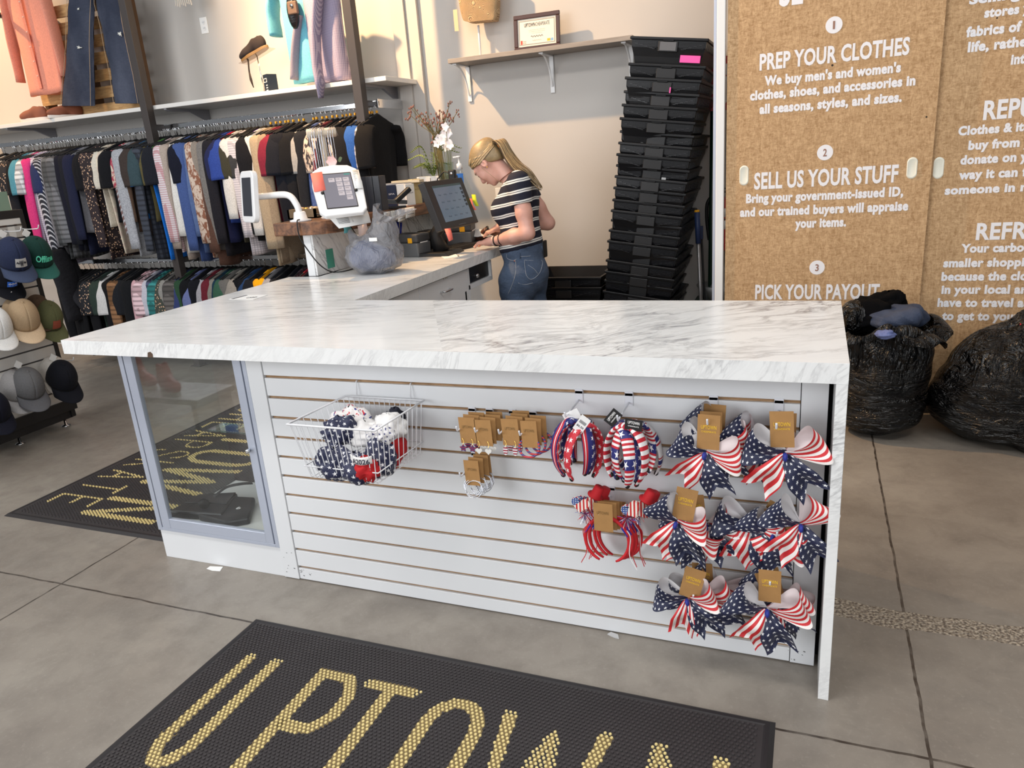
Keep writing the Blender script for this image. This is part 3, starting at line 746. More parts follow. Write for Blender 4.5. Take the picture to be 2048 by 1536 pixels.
# hook plates: px of the plate at the slot, then the bows on it from the wall outwards
HK = [(1427, 799), (1558, 806), (1385, 975), (1560, 985), (1400, 1120), (1545, 1125)]
hx = []
names = ['upper left', 'upper right', 'middle left', 'middle right', 'lower left', 'lower right']
for (px, py), nm in zip(HK, names):
    p = PY(px, py, 0); z = slot_z(p.z); hx.append(p.x)
    hook(p.x, z, .13, 'white slatwall hook holding the %s cluster of hair bows' % nm)
BW = [ # cluster, px, py, Y, seed, scale, roll, card?, (dx, dz, tilt) of the card, label
 (0, 1440, 858, -.035, 1, .95, .1, 1, (-.012, .075, .05), 'hair bow at the back of the upper left cluster, against the slats'),
 (0, 1432, 880, -.07, 2, .98, 0, 1, (-.012, .085, 0), 'hair bow in the middle of the upper left cluster'),
 (0, 1413, 905, -.11, 3, 1.0, .02, 1, (.008, .112, .03), 'front hair bow of the upper left cluster, below its kraft card'),
 (1, 1520, 882, -.05, 4, 1.0, .12, 1, (.06, .088, 0), 'hair bow half hidden behind the front bow, upper right cluster'),
 (1, 1570, 906, -.10, 5, 1.05, -.05, 1, (-.012, .118, -.06), 'large front hair bow of the upper right cluster beside the end panel'),
 (2, 1416, 1046, -.05, 6, .98, -.2, 1, (-.04, .09, -.1), 'hair bow behind right in the middle left cluster'),
 (2, 1385, 1062, -.075, 7, .9, .3, 1, (-.02, .09, -.05), 'hair bow hanging low behind the front bow, middle left cluster'),
 (2, 1354, 1042, -.115, 8, 1.0, .22, 1, (.032, .108, .16), 'front hair bow of the middle left cluster with gold printed card'),
 (3, 1502, 1046, -.06, 9, 1.12, -.05, 1, (.075, .07, .45), 'hair bow on the left side of the middle right cluster'),
 (3, 1548, 1066, -.075, 10, .95, .3, 1, (.0, .085, -.35), 'hair bow between the two outer bows of the middle right cluster'),
 (3, 1600, 1047, -.095, 11, 1.02, 0, 0, None, 'front hair bow of the middle right cluster turned toward the end panel'),
 (4, 1440, 1172, -.045, 12, 1.0, .2, 1, (-.05, .075, -.05), 'hair bow at the back of the lower left cluster'),
 (4, 1405, 1190, -.08, 13, 1.05, -.25, 1, (-.02, .088, .05), 'hair bow in the middle of the lower left cluster'),
 (4, 1376, 1195, -.115, 14, .95, -.28, 1, (.025, .104, .22), 'front hair bow of the lower left cluster with a tilted kraft card'),
 (5, 1556, 1180, -.04, 15, .95, .35, 1, (-.03, .075, -.2), 'hair bow at the back of the lower right cluster'),
 (5, 1562, 1200, -.07, 16, .9, -.35, 1, (-.045, .09, -.35), 'hair bow in the middle of the lower right cluster'),
 (5, 1533, 1215, -.12, 17, 1.08, 0, 1, (.006, .125, -.02), 'front hair bow of the lower right cluster, lowest on the slatwall')]
for cl, px, py, Y, sd, sc_, rl, cdf, cc, lab in BW: bow(px, py, Y, hx[cl], sd, lab, sc_, rl, bool(cdf), cc, True, random.uniform(-.12, .12), *({11: (2.5, 1.0), 17: (2.6, .3), 5: (2.7, .45), 8: (2.35, .35)}.get(sd, (None, None))))

# twisted headbands ---------------------------------------------------
RD, WH, NV = C(190, 32, 48), C(232, 230, 230), C(36, 42, 110)
HB = [multi_cloth('headband_flag_stripes', [(0, NV), (.34, RD), (.42, WH), (.5, RD), (.58, WH), (.66, RD), (.74, WH), (.82, RD), (.9, WH)], .062, 0, (.025, .0095, .17)),
      multi_cloth('headband_navy_stars', [(0, NV), (.6, RD), (.76, WH), (.82, RD), (.94, NV)], .0375, 1, (.018, .0062, .3)),
      multi_cloth('headband_white_bands', [(0, WH), (.3, RD), (.36, WH), (.42, NV), (.62, WH), (.68, RD), (.76, WH)], .05, 0, (.025, .006, .15)),
      star_cloth('headband_star_print', .02, .0066, NV, WH, False),
      stripe_cloth('headband_red_stripes', .017, (RD, WH), 0, False),
      star_cloth('headband_red_star_print', .02, .0062, RD, WH, False)]
BLKC = M('black_satin', C(12, 12, 15), .5)
def headband(px, py, Y, yaw, m, label, sc=1.0, roll=0, tg=0, lean=0):
    """top of the band at the picked point; arc opens downward"""
    c = PY(px, py, Y); h = thing('headband', label, 'headband', c, group='padded headbands on the slatwall')
    A, B = .062*sc, .088*sc
    def path(t):  # t 0..1 left end over the top to the right end
        a = math.radians(232-284*t); return Vector((A*math.cos(a), 0, B*math.sin(a)-B))
    R = Matrix.Rotation(lean, 4, 'X') @ Matrix.Rotation(yaw, 4, 'Z') @ Matrix.Rotation(roll, 4, 'Y')
    def f(u, v):
        p = path(u); d = (path(min(1, u+.01))-path(max(0, u-.01))).normalized(); nr = Vector((-d.z, 0, d.x))
        s = math.sin(PI*u)**.5; wd = .006+.013*s; th = .002+.005*s
        tw = .8*math.exp(-((u-.5)/.07)**2)
        a = 2*PI*v+tw*2; q = nr*th*(1+.5*tw)*math.cos(a)+Vector((0, wd*(1-.35*tw)*math.sin(a), 0))
        return R @ (p+q+Vector((0, 0, 0)))
    mb = MB().grid(f, 40, 12, 0, .30*sc, .075); mb.build('padded_band', m, h, True)
    for t0, t1 in ((0, .035), (.965, 1)):
        a_, b_ = path(t0), path(t1); MB().tube([R @ a_, R @ ((a_+b_)/2), R @ b_], [.0045, .0068, .0052] if t0 else [.0052, .0068, .0045], 8, 0, True).build('black_tip', BLKC, h, True)
    # knot at the crown
    MB().sphere((0, 0, 0), .0125*sc, 12, 0, (1.0, 1.5, .8)).xf(R @ Matrix.Translation((0, 0, -.001))).build('twist_knot', m, h, True)
    if tg:
        dx, dz, ang, mt, txt, tw_, th_ = tg
        T = Matrix.Translation((dx, -.02, dz)) @ Matrix.Rotation(ang, 4, 'Y')
        tb = MB().box((-tw_/2, -.0004, -th_/2), (tw_/2, .0004, th_/2)); tb.xf(T); tp = tb.build('tag', mt, h)
        if txt:
            for k, (s_, ww, hh, oz) in enumerate(txt):
                text_part('tag_print', s_, T @ Vector((-ww/2, -.0009, oz)), T.to_3x3() @ Vector((1, 0, 0)), T.to_3x3() @ Vector((0, 0, 1)), ww, hh, PAPER if mt is BLKTAG else INK, tp, .02)
        MB().tube(bez([(0, -.005, 0), (dx*.5, -.012, dz*.5+.012), T @ Vector((0, 0, th_/2-.003))], 6), .0006, 5).build('tag_string', BLKC, h)
    return h
BLKTAG = M('black_tag_card', C(20, 20, 22), .6)
UPT = [('UPTOWN', .032, .008, .002), ('CHEAPSKATE', .03, .0035, -.006)]; BAR = [('IIIIIIII', .02, .009, .002), ('$6.50', .022, .006, -.011)]
for px, py, nm in ((1158, 784, 'left'), (1258, 790, 'right')):
    p = PY(px, py, 0); hook(p.x, slot_z(p.z), .14, 'white slatwall hook holding the %s bunch of padded headbands' % nm)
for i, (px, py, Y, yaw, mi, rl, ln, tg) in enumerate([
 (1160, 838, -.03, .15, 2, .1, .1, 0), (1152, 842, -.05, -.55, 1, 0, .05, 0), (1148, 840, -.075, .75, 5, 0, .0, 0),
 (1162, 840, -.095, -.9, 1, .15, -.05, (-.02, .018, 1.1, PAPER, None, .03, .05)), (1140, 842, -.12, .75, 1, -.1, -.08, (.04, .0, .62, PAPER, BAR, .03, .052)), (1172, 850, -.105, 1.0, 5, .1, -.1, 0)]):
    headband(px, py, Y, yaw, HB[mi], 'padded headband, %s of the left bunch beside the earring cards' % ['rearmost one', 'second from the wall', 'third from the wall', 'fourth from the wall', 'frontmost one', 'outermost on the right side'][i], 1.0, rl, tg, ln)
for i, (px, py, Y, yaw, mi, rl, ln, tg) in enumerate([
 (1268, 846, -.03, -.1, 2, -.1, .1, 0), (1258, 850, -.05, .5, 4, 0, .05, 0), (1250, 846, -.075, -.7, 3, 0, 0, 0),
 (1262, 846, -.095, .85, 0, -.1, -.05, (-.045, .02, -.9, BLKTAG, UPT, .048, .032)), (1256, 852, -.12, -.4, 4, .1, -.08, (.02, .012, .12, BLKTAG, UPT, .048, .032)), (1242, 852, -.105, -1.0, 0, -.05, -.1, 0)]):
    headband(px, py, Y, yaw, HB[mi], 'padded headband, %s of the right bunch under black tags' % ['rearmost one', 'second from the wall', 'third from the wall', 'fourth from the wall', 'frontmost one', 'outermost on the left side'][i], 1.05, rl, tg, ln)

# earring and bracelet cards -----------------------------------------
GOLDW = M('gold_wire', C(214, 176, 96), .25, .9)
DARKG = M('faint_card_print', C(120, 92, 50), .6)
FLAGE = multi_cloth('flag_charm', [(0, RD), (.5, WH)], .006, 1); SILV = M('silver_beads', C(200, 202, 208), .22, .8)
def charm(par, kind, x, z, m=None):
    mb = MB()
    if kind == 'star': mb.prism([(x+(.0125 if k % 2 == 0 else .007)*math.sin(PI*k/5), z+(.0125 if k % 2 == 0 else .007)*math.cos(PI*k/5)) for k in range(10)], -.009, -.006, 'y')
    elif kind == 'heart': mb.prism([(x+.0115*16*math.sin(t)**3/17, z+.0115*(13*math.cos(t)-5*math.cos(2*t)-2*math.cos(3*t)-math.cos(4*t))/17) for t in [2*PI*k/28 for k in range(28)]], -.009, -.006, 'y')
    else: mb.prism([(x+.0075*math.cos(t), z+.0135*math.sin(t)+.002*math.cos(2*t)) for t in [2*PI*k/20 for k in range(20)]], -.010, -.005, 'y')
    return mb
def ecard(px, py, kind, front, label, n, Y=-.10):
    """n cards on one hook; (px,py) = top middle of the front card"""
    q = PY(px, py, Y)
    for k in range(n):
        y = Y+k*.017; dx = .0035*((k*7) % 3-1)+.006*k; dz = .003*k
        fr_ = k == 0
        it = thing('earring_card' if kind != 'bracelet' and kind != 'bangle' else 'bracelet_card', label if fr_ else front % ['second', 'third', 'fourth', 'fifth'][k-1], 'earring card' if kind not in ('bracelet', 'bangle') else 'bracelet card', (q.x+dx, y, q.z+dz), group='kraft jewelry cards on the slatwall')
        wd, ht = (.054, .084) if kind not in ('bracelet', 'bangle') else (.05, .084)
        cb_ = card_mesh(wd, ht); cb_.xf(Matrix.Rotation(.03*((k*5) % 3-1), 4, 'Y')); cp = cb_.build('card', KRAFT, it)
        if fr_ : text_part('card_print', 'UPTOWN', (-.015, -.0009, -.035), (1, 0, 0), (0, 0, 1), .032, .009, DARKG, cp, .0)
        if kind in ('star', 'heart', 'flop'):
            for sx in (-.0155, .0155):
                if k < 2:
                    e = charm(it, kind, sx, -.098).build('earring', {'star': STARM, 'heart': HEARTM, 'flop': FLOPM}[kind], it)
                    MB().tube(bez([(sx, -.008, -.086), (sx+.003, -.006, -.078), (sx-.002, -.003, -.068), (sx-.004, -.001, -.072)], 4), .0008, 5).build('ear_wire', GOLDW, e)
        elif kind == 'bracelet':
            r = .03; pts = [(.004*k+r*1.05*math.cos(t), -.004+.012*math.sin(t*1.0), -.082+r*.9*math.sin(t)) for t in [2*PI*j/24 for j in range(24)]]
            MB().tube(pts, .0035, 7, 0, False, None, True).build('beaded_bracelet', BRACE, it, True)
        else:
            for j in range(3):
                r = .029; pts = [(.004*j+r*math.cos(t), -.003-.004*j+.01*math.sin(t), -.084-.004*j+r*.85*math.sin(t)) for t in [2*PI*j2/24 for j2 in range(24)]]
                MB().tube(pts, .0016, 6, 0, False, None, True).build('silver_bracelet', SILV, it, True)
def obj_stripe(name, a, b, c, s=70):
    t = NT(name, .5); x = t.xyz(t.co()); f = t.v('GREATER_THAN', t.v('FRACT', t.v('MULTIPLY', x[2], s*2)), .5)
    top = t.v('LESS_THAN', x[0], -.5); t.col(t.mix(f, a, b)); return t.m
STARM = obj_stripe('flag_star_charm', C(44, 44, 104), C(150, 50, 70), None, 75); HEARTM = M('white_heart_charm', C(222, 220, 214), .5); FLOPM = obj_stripe('sandal_charm', C(150, 36, 52), C(226, 224, 228), None, 60)
BRACE = obj_stripe('red_white_blue_beads', C(190, 50, 50), C(60, 66, 130), None, 55)
for px, py, nm in ((944, 819, 'leftmost stack of earring cards'), (979, 820, 'second stack of earring cards'), (1025, 823, 'third stack of earring cards'), (1065, 826, 'bracelet cards beside the headbands'), (950, 912, 'silver bracelet cards under the earrings')):
    p = PY(px, py, 0); hook(p.x, slot_z(p.z), .115, 'white slatwall hook holding the '+nm)
ecard(934, 835, 'star', '%s kraft card behind the star earrings, leftmost stack', 'kraft card with flag star earrings at the front of the leftmost stack', 3)
ecard(966, 840, 'heart', '%s kraft card behind the white heart earrings, second stack', 'kraft card with white heart earrings at the front of the second stack', 4)
ecard(1020, 838, 'flop', '%s kraft card behind the sandal earrings, third stack', 'kraft card with sandal shaped earrings at the front of the third stack', 4)
ecard(1058, 842, 'bracelet', '%s kraft card behind the front bracelet card beside the headbands', 'kraft card with red white and blue bracelets beside the headbands', 3)
ecard(943, 921, 'bangle', '%s kraft card behind the front silver bracelet card', 'kraft card with silver bracelets hanging alone below the earrings', 4)

# red novelty headbands with flag hearts ------------------------------
p = PY(1222, 976, 0); hook(p.x, slot_z(p.z), .14, 'white slatwall hook holding the red headbands with hearts')
REDF = M('red_felt', C(196, 26, 36), .7); HEARTF = None
t = NT('flag_heart', .6); x = t.xyz(t.co()); st = t.v('GREATER_THAN', t.v('FRACT', t.v('MULTIPLY', x[0], 95)), .5)
t.col(t.mix(st, C(196, 44, 44), C(234, 228, 218))); FLAGH = t.m
t = NT('flag_heart_canton', .6); x = t.xyz(t.co())
lx = t.v('MULTIPLY', t.v('SUBTRACT', t.v('FRACT', t.v('MULTIPLY', x[0], 150)), .5), 1/150); lz = t.v('MULTIPLY', t.v('SUBTRACT', t.v('FRACT', t.v('MULTIPLY', x[2], 150)), .5), 1/150)
t.col(t.mix(star_inside(t, lx, lz, .0026), C(52, 78, 140), C(236, 236, 236))); CANT = t.m
TIN = [M('tinsel_red', C(206, 50, 60), .3, .5), M('tinsel_silver', C(214, 216, 226), .25, .7), M('tinsel_blue', C(70, 76, 156), .3, .5)]
BLUEF = M('blue_feather', C(34, 46, 160), .8)
def heart_pts(s): return [(s*16*math.sin(t)**3/17, s*(13*math.cos(t)-5*math.cos(2*t)-2*math.cos(3*t)-math.cos(4*t))/17) for t in [2*PI*k/40 for k in range(40)]]
def novelty(px, py, Y, label, seed, sc=1.0, first=False):
    rd = random.Random(seed); c = PY(px, py, Y)
    h = thing('novelty_headband', label, 'headband', c, group='red headbands with flag hearts')
    A, B = .066*sc, .074*sc; yaw = rd.uniform(-.25, .25)
    R = Matrix.Rotation(yaw, 4, 'Z')
    MB().tube([R @ Vector((A*math.cos(a), 0, B*math.sin(a))) for a in [math.radians(248-316*k/36) for k in range(37)]], [.003+.0028*math.sin(PI*k/36)**.4 for k in range(37)], 8, 0, True).build('red_hoop', REDF, h, True)
    cm = card_mesh(.056, .088); cm.xf(Matrix.Translation((-.004, -.016, B+.052))); cp = cm.build('card', KRAFT, h)
    if first: text_part('card_print', 'UPTOWN', (-.022, -.0175, B+.018), (1, 0, 0), (0, 0, 1), .034, .009, DARKG, cp, .0)
    for sd in (-1, 1):
        bx, bz = sd*.072+rd.uniform(-.006, .006), B+.035+rd.uniform(-.008, .008)
        MB().tube(bez([R @ Vector((sd*.045, 0, B*.72)), (sd*.058, -.004, B+.005), (bx, -.006, bz)], 8), .0018, 6).build('spring', REDF, h)
        hm = MB().prism(heart_pts(.029), -.004, 0, 'y'); hm.xf(Matrix.Translation((bx, -.012, bz)) @ Matrix.Rotation(-.35*sd-.2, 4, 'Y')); hr = hm.build('flag_heart', FLAGH, h)
        cp_ = [(a, b) for a, b in heart_pts(.029) if a <= .001]; cp2 = [(min(a, 0), b) for a, b in heart_pts(.0285) if b > -.012 and a < .002]
        k2 = MB().prism(cp2, -.0046, -.0042, 'y'); k2.xf(Matrix.Translation((bx, -.012, bz)) @ Matrix.Rotation(-.35*sd-.2, 4, 'Y')); k2.build('star_patch', CANT, hr)
        if seed in (30, 32):
            hb = MB().lathe([(.0, 0), (.024, 0), (.024, .003), (.016, .004), (.014, .034), (0, .034)], (0, 0, 0), 'z', 18); hb.xf(Matrix.Translation((bx+.024, -.004, bz+.026)) @ Matrix.Rotation(.45, 4, 'Y')); hb.build('top_hat', REDF, h, True)
    for ti, tm in enumerate(TIN):
        mb = MB()
        for sd in (-1, 1):
            for _ in range(22 if first else 7):
                a, b2 = rd.uniform(0, 2*PI), rd.uniform(-.6, 1.2); L = rd.uniform(.014, .03); o = Vector((sd*.062, -.004, B+.006))
                d = Vector((math.cos(a)*math.cos(b2), -abs(math.sin(b2)), math.sin(a)*math.cos(b2)))
                mb.tube([o, o+d*L*.6, o+d*L+Vector((0, 0, -.003))], .0006, 4)
        mb.build('tinsel_fringe', tm, h)
    for k in range(2):
        sd = 1 if k == 0 else -1
        rb = MB().tube(bez([(sd*.055, 0, B*.6), (sd*.07, -.004, .02), (sd*(.06+.02*rd.random()), -.004, -.04), (sd*(.075+.02*rd.random()), -.006, -B-.01)], 8), .0013, 5); rb.build('ribbon_streamer', rd.choice([REDF, BLUEF, PAPER]), h)
    fe = MB()
    for sd in (-1, 1): fe.grid(lambda u, v, s=sd: Vector((s*.045+s*.018*u, -.004-.004*math.sin(v*6), B*.72-.03*u))+Vector((.0, 0, (v-.5)*.022*(1-u*.6))), 5, 5)
    fe.build('feather', BLUEF, h)
for i, (px, py, Y) in enumerate([(1240, 1072, -.03), (1234, 1072, -.055), (1228, 1074, -.08), (1222, 1076, -.105), (1214, 1080, -.13)]):
    novelty(px, py, Y, 'red hoop headband with flag hearts, %s' % ['rearmost, against the slats', 'second from the wall', 'middle of the bunch', 'second from the front', 'frontmost with its bare kraft card'][i], 30+i, .98, i == 4)
# ================================================================ WIRE BASKET
WIRE = M('white_coated_wire', C(232, 233, 236), .35)
bl, br = PY(690, 792, -.02), PY(847, 802, -.02); zr = (bl.z+br.z)/2
fr_ = PZ(749, 862, zr); fl_ = PZ(573.4, 849, zr)
x0, x1, yb_, yf_ = bl.x, br.x, -.018, (fr_.y+fl_.y)/2
fx0, fx1 = fl_.x, fr_.x
bk = thing('wire_basket', 'white wire basket of patriotic fabric goods hung on the slatwall', 'basket', ((x0+x1)/2, 0, zr))
cx = (x0+x1)/2
zb = -.185
def bp(u, v, w_):  # u left-right, v back-front, w top-bottom
    ta = .028*w_
    xa = (x0+(fx0-x0)*v)+ta; xb = (x1+(fx1-x1)*v)-ta
    y = yb_+(yf_-yb_)*v+ta*v
    return Vector((xa+(xb-xa)*u-cx, y, zb*w_))
def ring(w_): return [bp(0, 0, w_), bp(1, 0, w_), bp(1, 1, w_), bp(0, 1, w_), bp(0, 0, w_)]
MB().tube(ring(0)[:-1], .0034, 8, 0, False, None, True).build('rim', WIRE, bk, True)
MB().tube(ring(.78)[:-1], .0022, 6, 0, False, None, True).build('middle_ring', WIRE, bk, True)
for k in range(15):
    u = (k+.5)/15
    MB().tube([bp(u, 0, 0), bp(u, 0, .97), bp(u, .02, 1), bp(u, .98, 1), bp(u, 1, .97), bp(u, 1, 0)], .0014, 5).build('wire', WIRE, bk)
for k in range(10):
    v = (k+.5)/10
    MB().tube([bp(0, v, 0), bp(0, v, .97), bp(.02, v, 1), bp(.98, v, 1), bp(1, v, .97), bp(1, v, 0)], .0014, 5).build('wire', WIRE, bk)
for px, py in ((714, 763), (822, 769)):
    q = PY(px, py, 0); zz = slot_z(q.z)-zr
    MB().tube([(q.x-cx, .006, zz-.004), (q.x-cx, -.004, zz-.004), (q.x-cx, -.006, zz-.01), (q.x-cx, -.014, 0)], .002, 6).build('hanger_wire', WIRE, bk, True)
def lump(name, label, cat, c, r, seed, m, group, amp=.22, rot=0, uvs=1.0, fq=2.2):
    n, mm = 28, 20; off = Vector((seed*3.1, seed*1.7, seed*.9))
    def f(u, v):
        th, ph = 2*PI*u, PI*(.02+.96*v)
        d = Vector((math.sin(ph)*math.cos(th), math.sin(ph)*math.sin(th), -math.cos(ph)))
        k = 1+amp*noise.noise(d*fq+off)+amp*.55*noise.noise(d*fq*2.3+off*2)+.25*amp*noise.noise(d*9+off)
        q = Matrix.Rotation(rot, 3, 'Z') @ Vector((d.x*r[0]*k, d.y*r[1]*k, d.z*r[2]*k)); return q
    mb = MB().grid(f, n, mm, 0, 2*PI*max(r[0], r[1])*uvs, PI*r[2]*uvs*1.2)
    o_ = mb.build(name, m, None, True, loc=c); tag(o_, label, cat, group); return o_
NST = star_cloth('navy_fleece_star', .030, .0085, C(26, 32, 66), C(226, 226, 228), False)
REDC = M('red_jersey', C(184, 24, 30), .85, bump=.1, bs=300); WHC = M('white_jersey', C(226, 224, 222), .85, bump=.1, bs=300)
t = NT('white_print_cloth', .85); v = t.xyz(t.co()); n_ = t.noise(t.map(t.co(), sc=(1, 1, .6)), 95, 2, .5)
t.col(t.mix(t.v('GREATER_THAN', n_, .58), C(228, 224, 222), t.mix(t.v('GREATER_THAN', t.noise(t.co(), 30, 1), .5), C(196, 46, 60), C(52, 62, 128)))); PRT = t.m
def bq(px, py, v):
    p = PY(px, py, yb_+(yf_-yb_)*v); a_, b_ = x0+(fx0-x0)*v+.075, x1+(fx1-x1)*v-.075; p.x = min(max(p.x, a_), b_); return p
def bq_(px, py, v): # point in the basket seen at a pixel, at depth fraction v
    return PY(px, py, yb_+(yf_-yb_)*v)
G = 'fabric goods in the wire basket'
lump('folded_bandana', 'navy star print bundle at the front left of the wire basket', 'folded cloth', bq(672, 925, .78), (.062, .045, .056), 1, NST, G, .3, .3)
lump('folded_bandana', 'big navy star print bundle in the middle of the basket front', 'folded cloth', bq(712, 935, .80), (.070, .045, .050), 2, NST, G, .28, -.2)
lump('folded_bandana', 'navy star print cloth rising above the basket rim line', 'folded cloth', bq(682, 862, .55), (.058, .04, .046), 3, NST, G, .35, .5)
lump('folded_shirt', 'white cloth with red and blue print at the basket back left', 'folded cloth', bq(668, 842, .30), (.07, .045, .050), 4, PRT, G, .3)
lump('folded_shirt', 'plain white cloth in the middle of the wire basket', 'folded cloth', bq(733, 868, .42), (.062, .05, .045), 5, WHC, G, .3)
lump('folded_shirt', 'white printed cloth at the right rear of the basket', 'folded cloth', bq(800, 856, .35), (.058, .05, .040), 6, WHC, G, .35)
lump('folded_bandana', 'navy star print bundle at the right side of the basket', 'folded cloth', bq(768, 918, .62), (.052, .05, .060), 7, NST, G, .3)
lump('folded_shirt', 'dark red cloth at the basket right side near the slats', 'folded cloth', bq(812, 900, .35), (.042, .05, .058), 8, REDC, G, .25)
lump('folded_shirt', 'navy black cloth poking up at the back right basket corner', 'folded cloth', bq(822, 838, .2), (.030, .03, .034), 9, M('dark_navy_cloth', C(22, 24, 40), .8), G, .35)
lump('folded_shirt', 'navy and white cloth beside the plain white one', 'folded cloth', bq(770, 868, .5), (.050, .04, .030), 10, star_cloth('white_star_cloth', .02, .006, WH, NV, False), G, .35)
rr = lump('folded_shirt', 'bright red cloth under the 2026 band at the basket front', 'folded cloth', bq(748, 940, .86), (.040, .03, .040), 11, REDC, G, .4)
bd = thing('printed_band', 'white band printed 2026 at the front of the basket', 'cloth band', bq(732, 918, .92), group=G)
MB().grid(lambda u, v: Vector(((u-.5)*.075, -.012*math.sin(PI*u), (v-.5)*.024-.004*math.cos(PI*(u-.5)))), 14, 4).build('white_band', WHC, bd, True, solid=.003)
vs, fs = text_mesh('A2026', .02); mb = MB(); mb.add([(v[0]*.0215-.026, -.0145-.012*math.sin(PI*(.5+(v[0]*.0215-.026)/.075))+.0115-.001, v[1]*.0215-.0125) for v in vs], fs); mb.build('print', M('navy_print', C(30, 34, 56), .8), bd)

# ================================================================ INSIDE THE CASE
LEA = M('black_leather', C(24, 25, 30), .42, bump=.12, bs=220); SUE = M('black_fuzzy', C(14, 14, 16), .95)
dz = .1465
def flat_bag(pxs, h, name, label):
    P = [PZ(x, y, dz) for x, y in pxs]; c = sum(P, Vector())/len(P); g = thing(name, label, 'handbag', (c.x, c.y, dz))
    MB().prism([(p.x-c.x, p.y-c.y) for p in P], 0, h, 'z').build('body', LEA, g, bevel=.008)
    return g, c, P
g1, c1, P1 = flat_bag([(341, 1036), (400, 1003), (478, 1000), (447, 1044)], .035, 'handbag', 'black leather bag with a pompom charm flat in the display case')
MB().prism([((P1[1].x-c1.x)*.9, (P1[1].y-c1.y)*.9), ((P1[2].x-c1.x)*.95, (P1[2].y-c1.y)*.95), ((P1[2].x*.45+P1[3].x*.55-c1.x)*.9, (P1[2].y*.45+P1[3].y*.55-c1.y)*.9), ((P1[1].x*.45+P1[0].x*.55-c1.x)*.9, (P1[1].y*.45+P1[0].y*.55-c1.y)*.9)], .035, .040, 'z').build('flap', LEA, g1, bevel=.002)
q = PZ(408, 1008, dz+.05)-Vector((c1.x, c1.y, dz)); MB().sphere(q, .022, 14).build('pompom', SUE, g1, True)
pts = [PZ(x, y, dz+z) for x, y, z in ((428, 993, .04), (452, 975, .06), (480, 968, .07), (505, 966, .06))]
MB().tube([p-Vector((c1.x, c1.y, dz)) for p in bez(pts, 6)], .011, 8, 0, True, .25).build('strap', LEA, g1, True)
g2, c2, P2 = flat_bag([(398, 1042), (450, 1003), (512, 1006), (500, 1049), (452, 1057)], .03, 'handbag', 'black leather bag with a pale monogram in the display case')
g2.location.z = dz+.0; c = PZ(480, 1017, dz+.034)-Vector((c2.x, c2.y, dz))
for o_ in list(g2.children): pass
text_part('monogram', '6', c+Vector((-.012, -.012, .0)), (.8, .6, 0), (-.6, .8, 0), .02, .022, WHITEP, g2, .03)
cr = thing('cream_box', 'cream box standing at the right inside the display case', 'box', PZ(527, 1060, dz)+Vector((-.01, .05, 0)))
MB().box((-.02, -.012, 0), (.018, .09, .10)).build('carton', M('cream_card', C(214, 208, 178), .7), cr, bevel=.003)
bk2 = PZ(500, 955, dz); t_ = thing('handbag', 'black soft bag standing at the back right of the case', 'handbag', (-.17, .25, dz))
MB().sphere((0, 0, .075), .075, 16, 0, (1, .7, 1)).build('soft_body', SUE, t_, True); MB().tube(bez([(-.05, 0, .12), (-.03, 0, .19), (.03, 0, .19), (.05, 0, .12)], 6), .006, 8).build('strap', LEA, t_, True)

# ================================================================ COUNTER TOP ITEMS
def papr(name, label, cat, pxs, Z, m=PAPER, lift=.0008, group=None):
    P = [PZ(x, y, Z) for x, y in pxs]; c = sum(P, Vector())/len(P)
    mb = MB().prism([(p.x-c.x, p.y-c.y) for p in P], 0, lift, 'z'); o_ = mb.build(name, m, None, loc=(c.x, c.y, Z+.0006)); return tag(o_, label, cat, group), c
pc, c = papr('sticker_card', 'white instruction sticker with a black stripe on the counter', 'sticker', [(457, 599), (493, 590), (536, 590), (506, 600)], H)
MB().prism([(p.x-c.x, p.y-c.y) for p in [PZ(462, 598.3, H), PZ(493, 590.6, H), PZ(496, 591, H), PZ(467, 598.6, H)]], .0008, .0010, 'z').build('black_stripe', INK, pc)
text_part('print', 'CARD', PZ(492, 597.5, H)-Vector((c.x, c.y, H-.0012)), (.9, .35, 0), (-.5, .85, 0), .05, .03, INK, pc)
papr('paper_slip', 'white paper slip beside the keyboard on the counter', 'paper', [(882, 513), (910, 508), (920, 513), (890, 518)], H)
papr('paper_slip', 'thin white slip nearest the counter edge by the keyboard', 'paper', [(915, 511), (934, 511), (925, 513), (916, 514)], H)
papr('paper_scrap', 'torn paper scrap on the floor below the display case', 'paper scrap', [(413, 1138), (420, 1133), (446, 1134), (440, 1143), (425, 1142)], 0)
papr('plastic_scrap', 'clear crumpled scrap on the floor below the slatwall', 'plastic scrap', [(1215, 1270), (1222, 1266), (1236, 1271), (1238, 1279), (1228, 1276)], 0, M('clear_scrap', C(190, 190, 190), .3), .004)

# grey plastic bag of denim
def dfb(c, sc):
    def f(p):
        q = (p-np.array(c))/sc
        b = smins([elli(q, (0, 0, .085), (.155, .13, .095)), elli(q, (-.06, -.02, .10), (.085, .08, .085)), caps(q, (.03, .02, .14), (.05, .03, .215), .085, .075), caps(q, (-.10, 0, .15), (-.125, -.01, .215), .03, .018)], .05)
        n = .009*np.abs(np.sin(q[:, 0]*31+q[:, 2]*24+2.4*np.sin(q[:, 1]*17+q[:, 2]*9)))+.007*np.abs(np.sin(q[:, 2]*38-q[:, 0]*26+2*np.sin(q[:, 1]*25)))-.006
        return np.maximum(b+n, -q[:, 2])*sc
    return f
cB = PZ(742, 552, H); cB = Vector((cB.x-.02, cB.y+.10, H))
t = NT('grey_translucent_plastic', .3); t.col(C(146, 147, 152)); n = t.noise(t.map(t.co(), sc=(1, 1, .5)), 12, 4, .6, 1.6); t.bump(n, 1.0, .04)
t.b.inputs['Alpha'].default_value = .6; t.b.inputs['Roughness'].default_value = .25
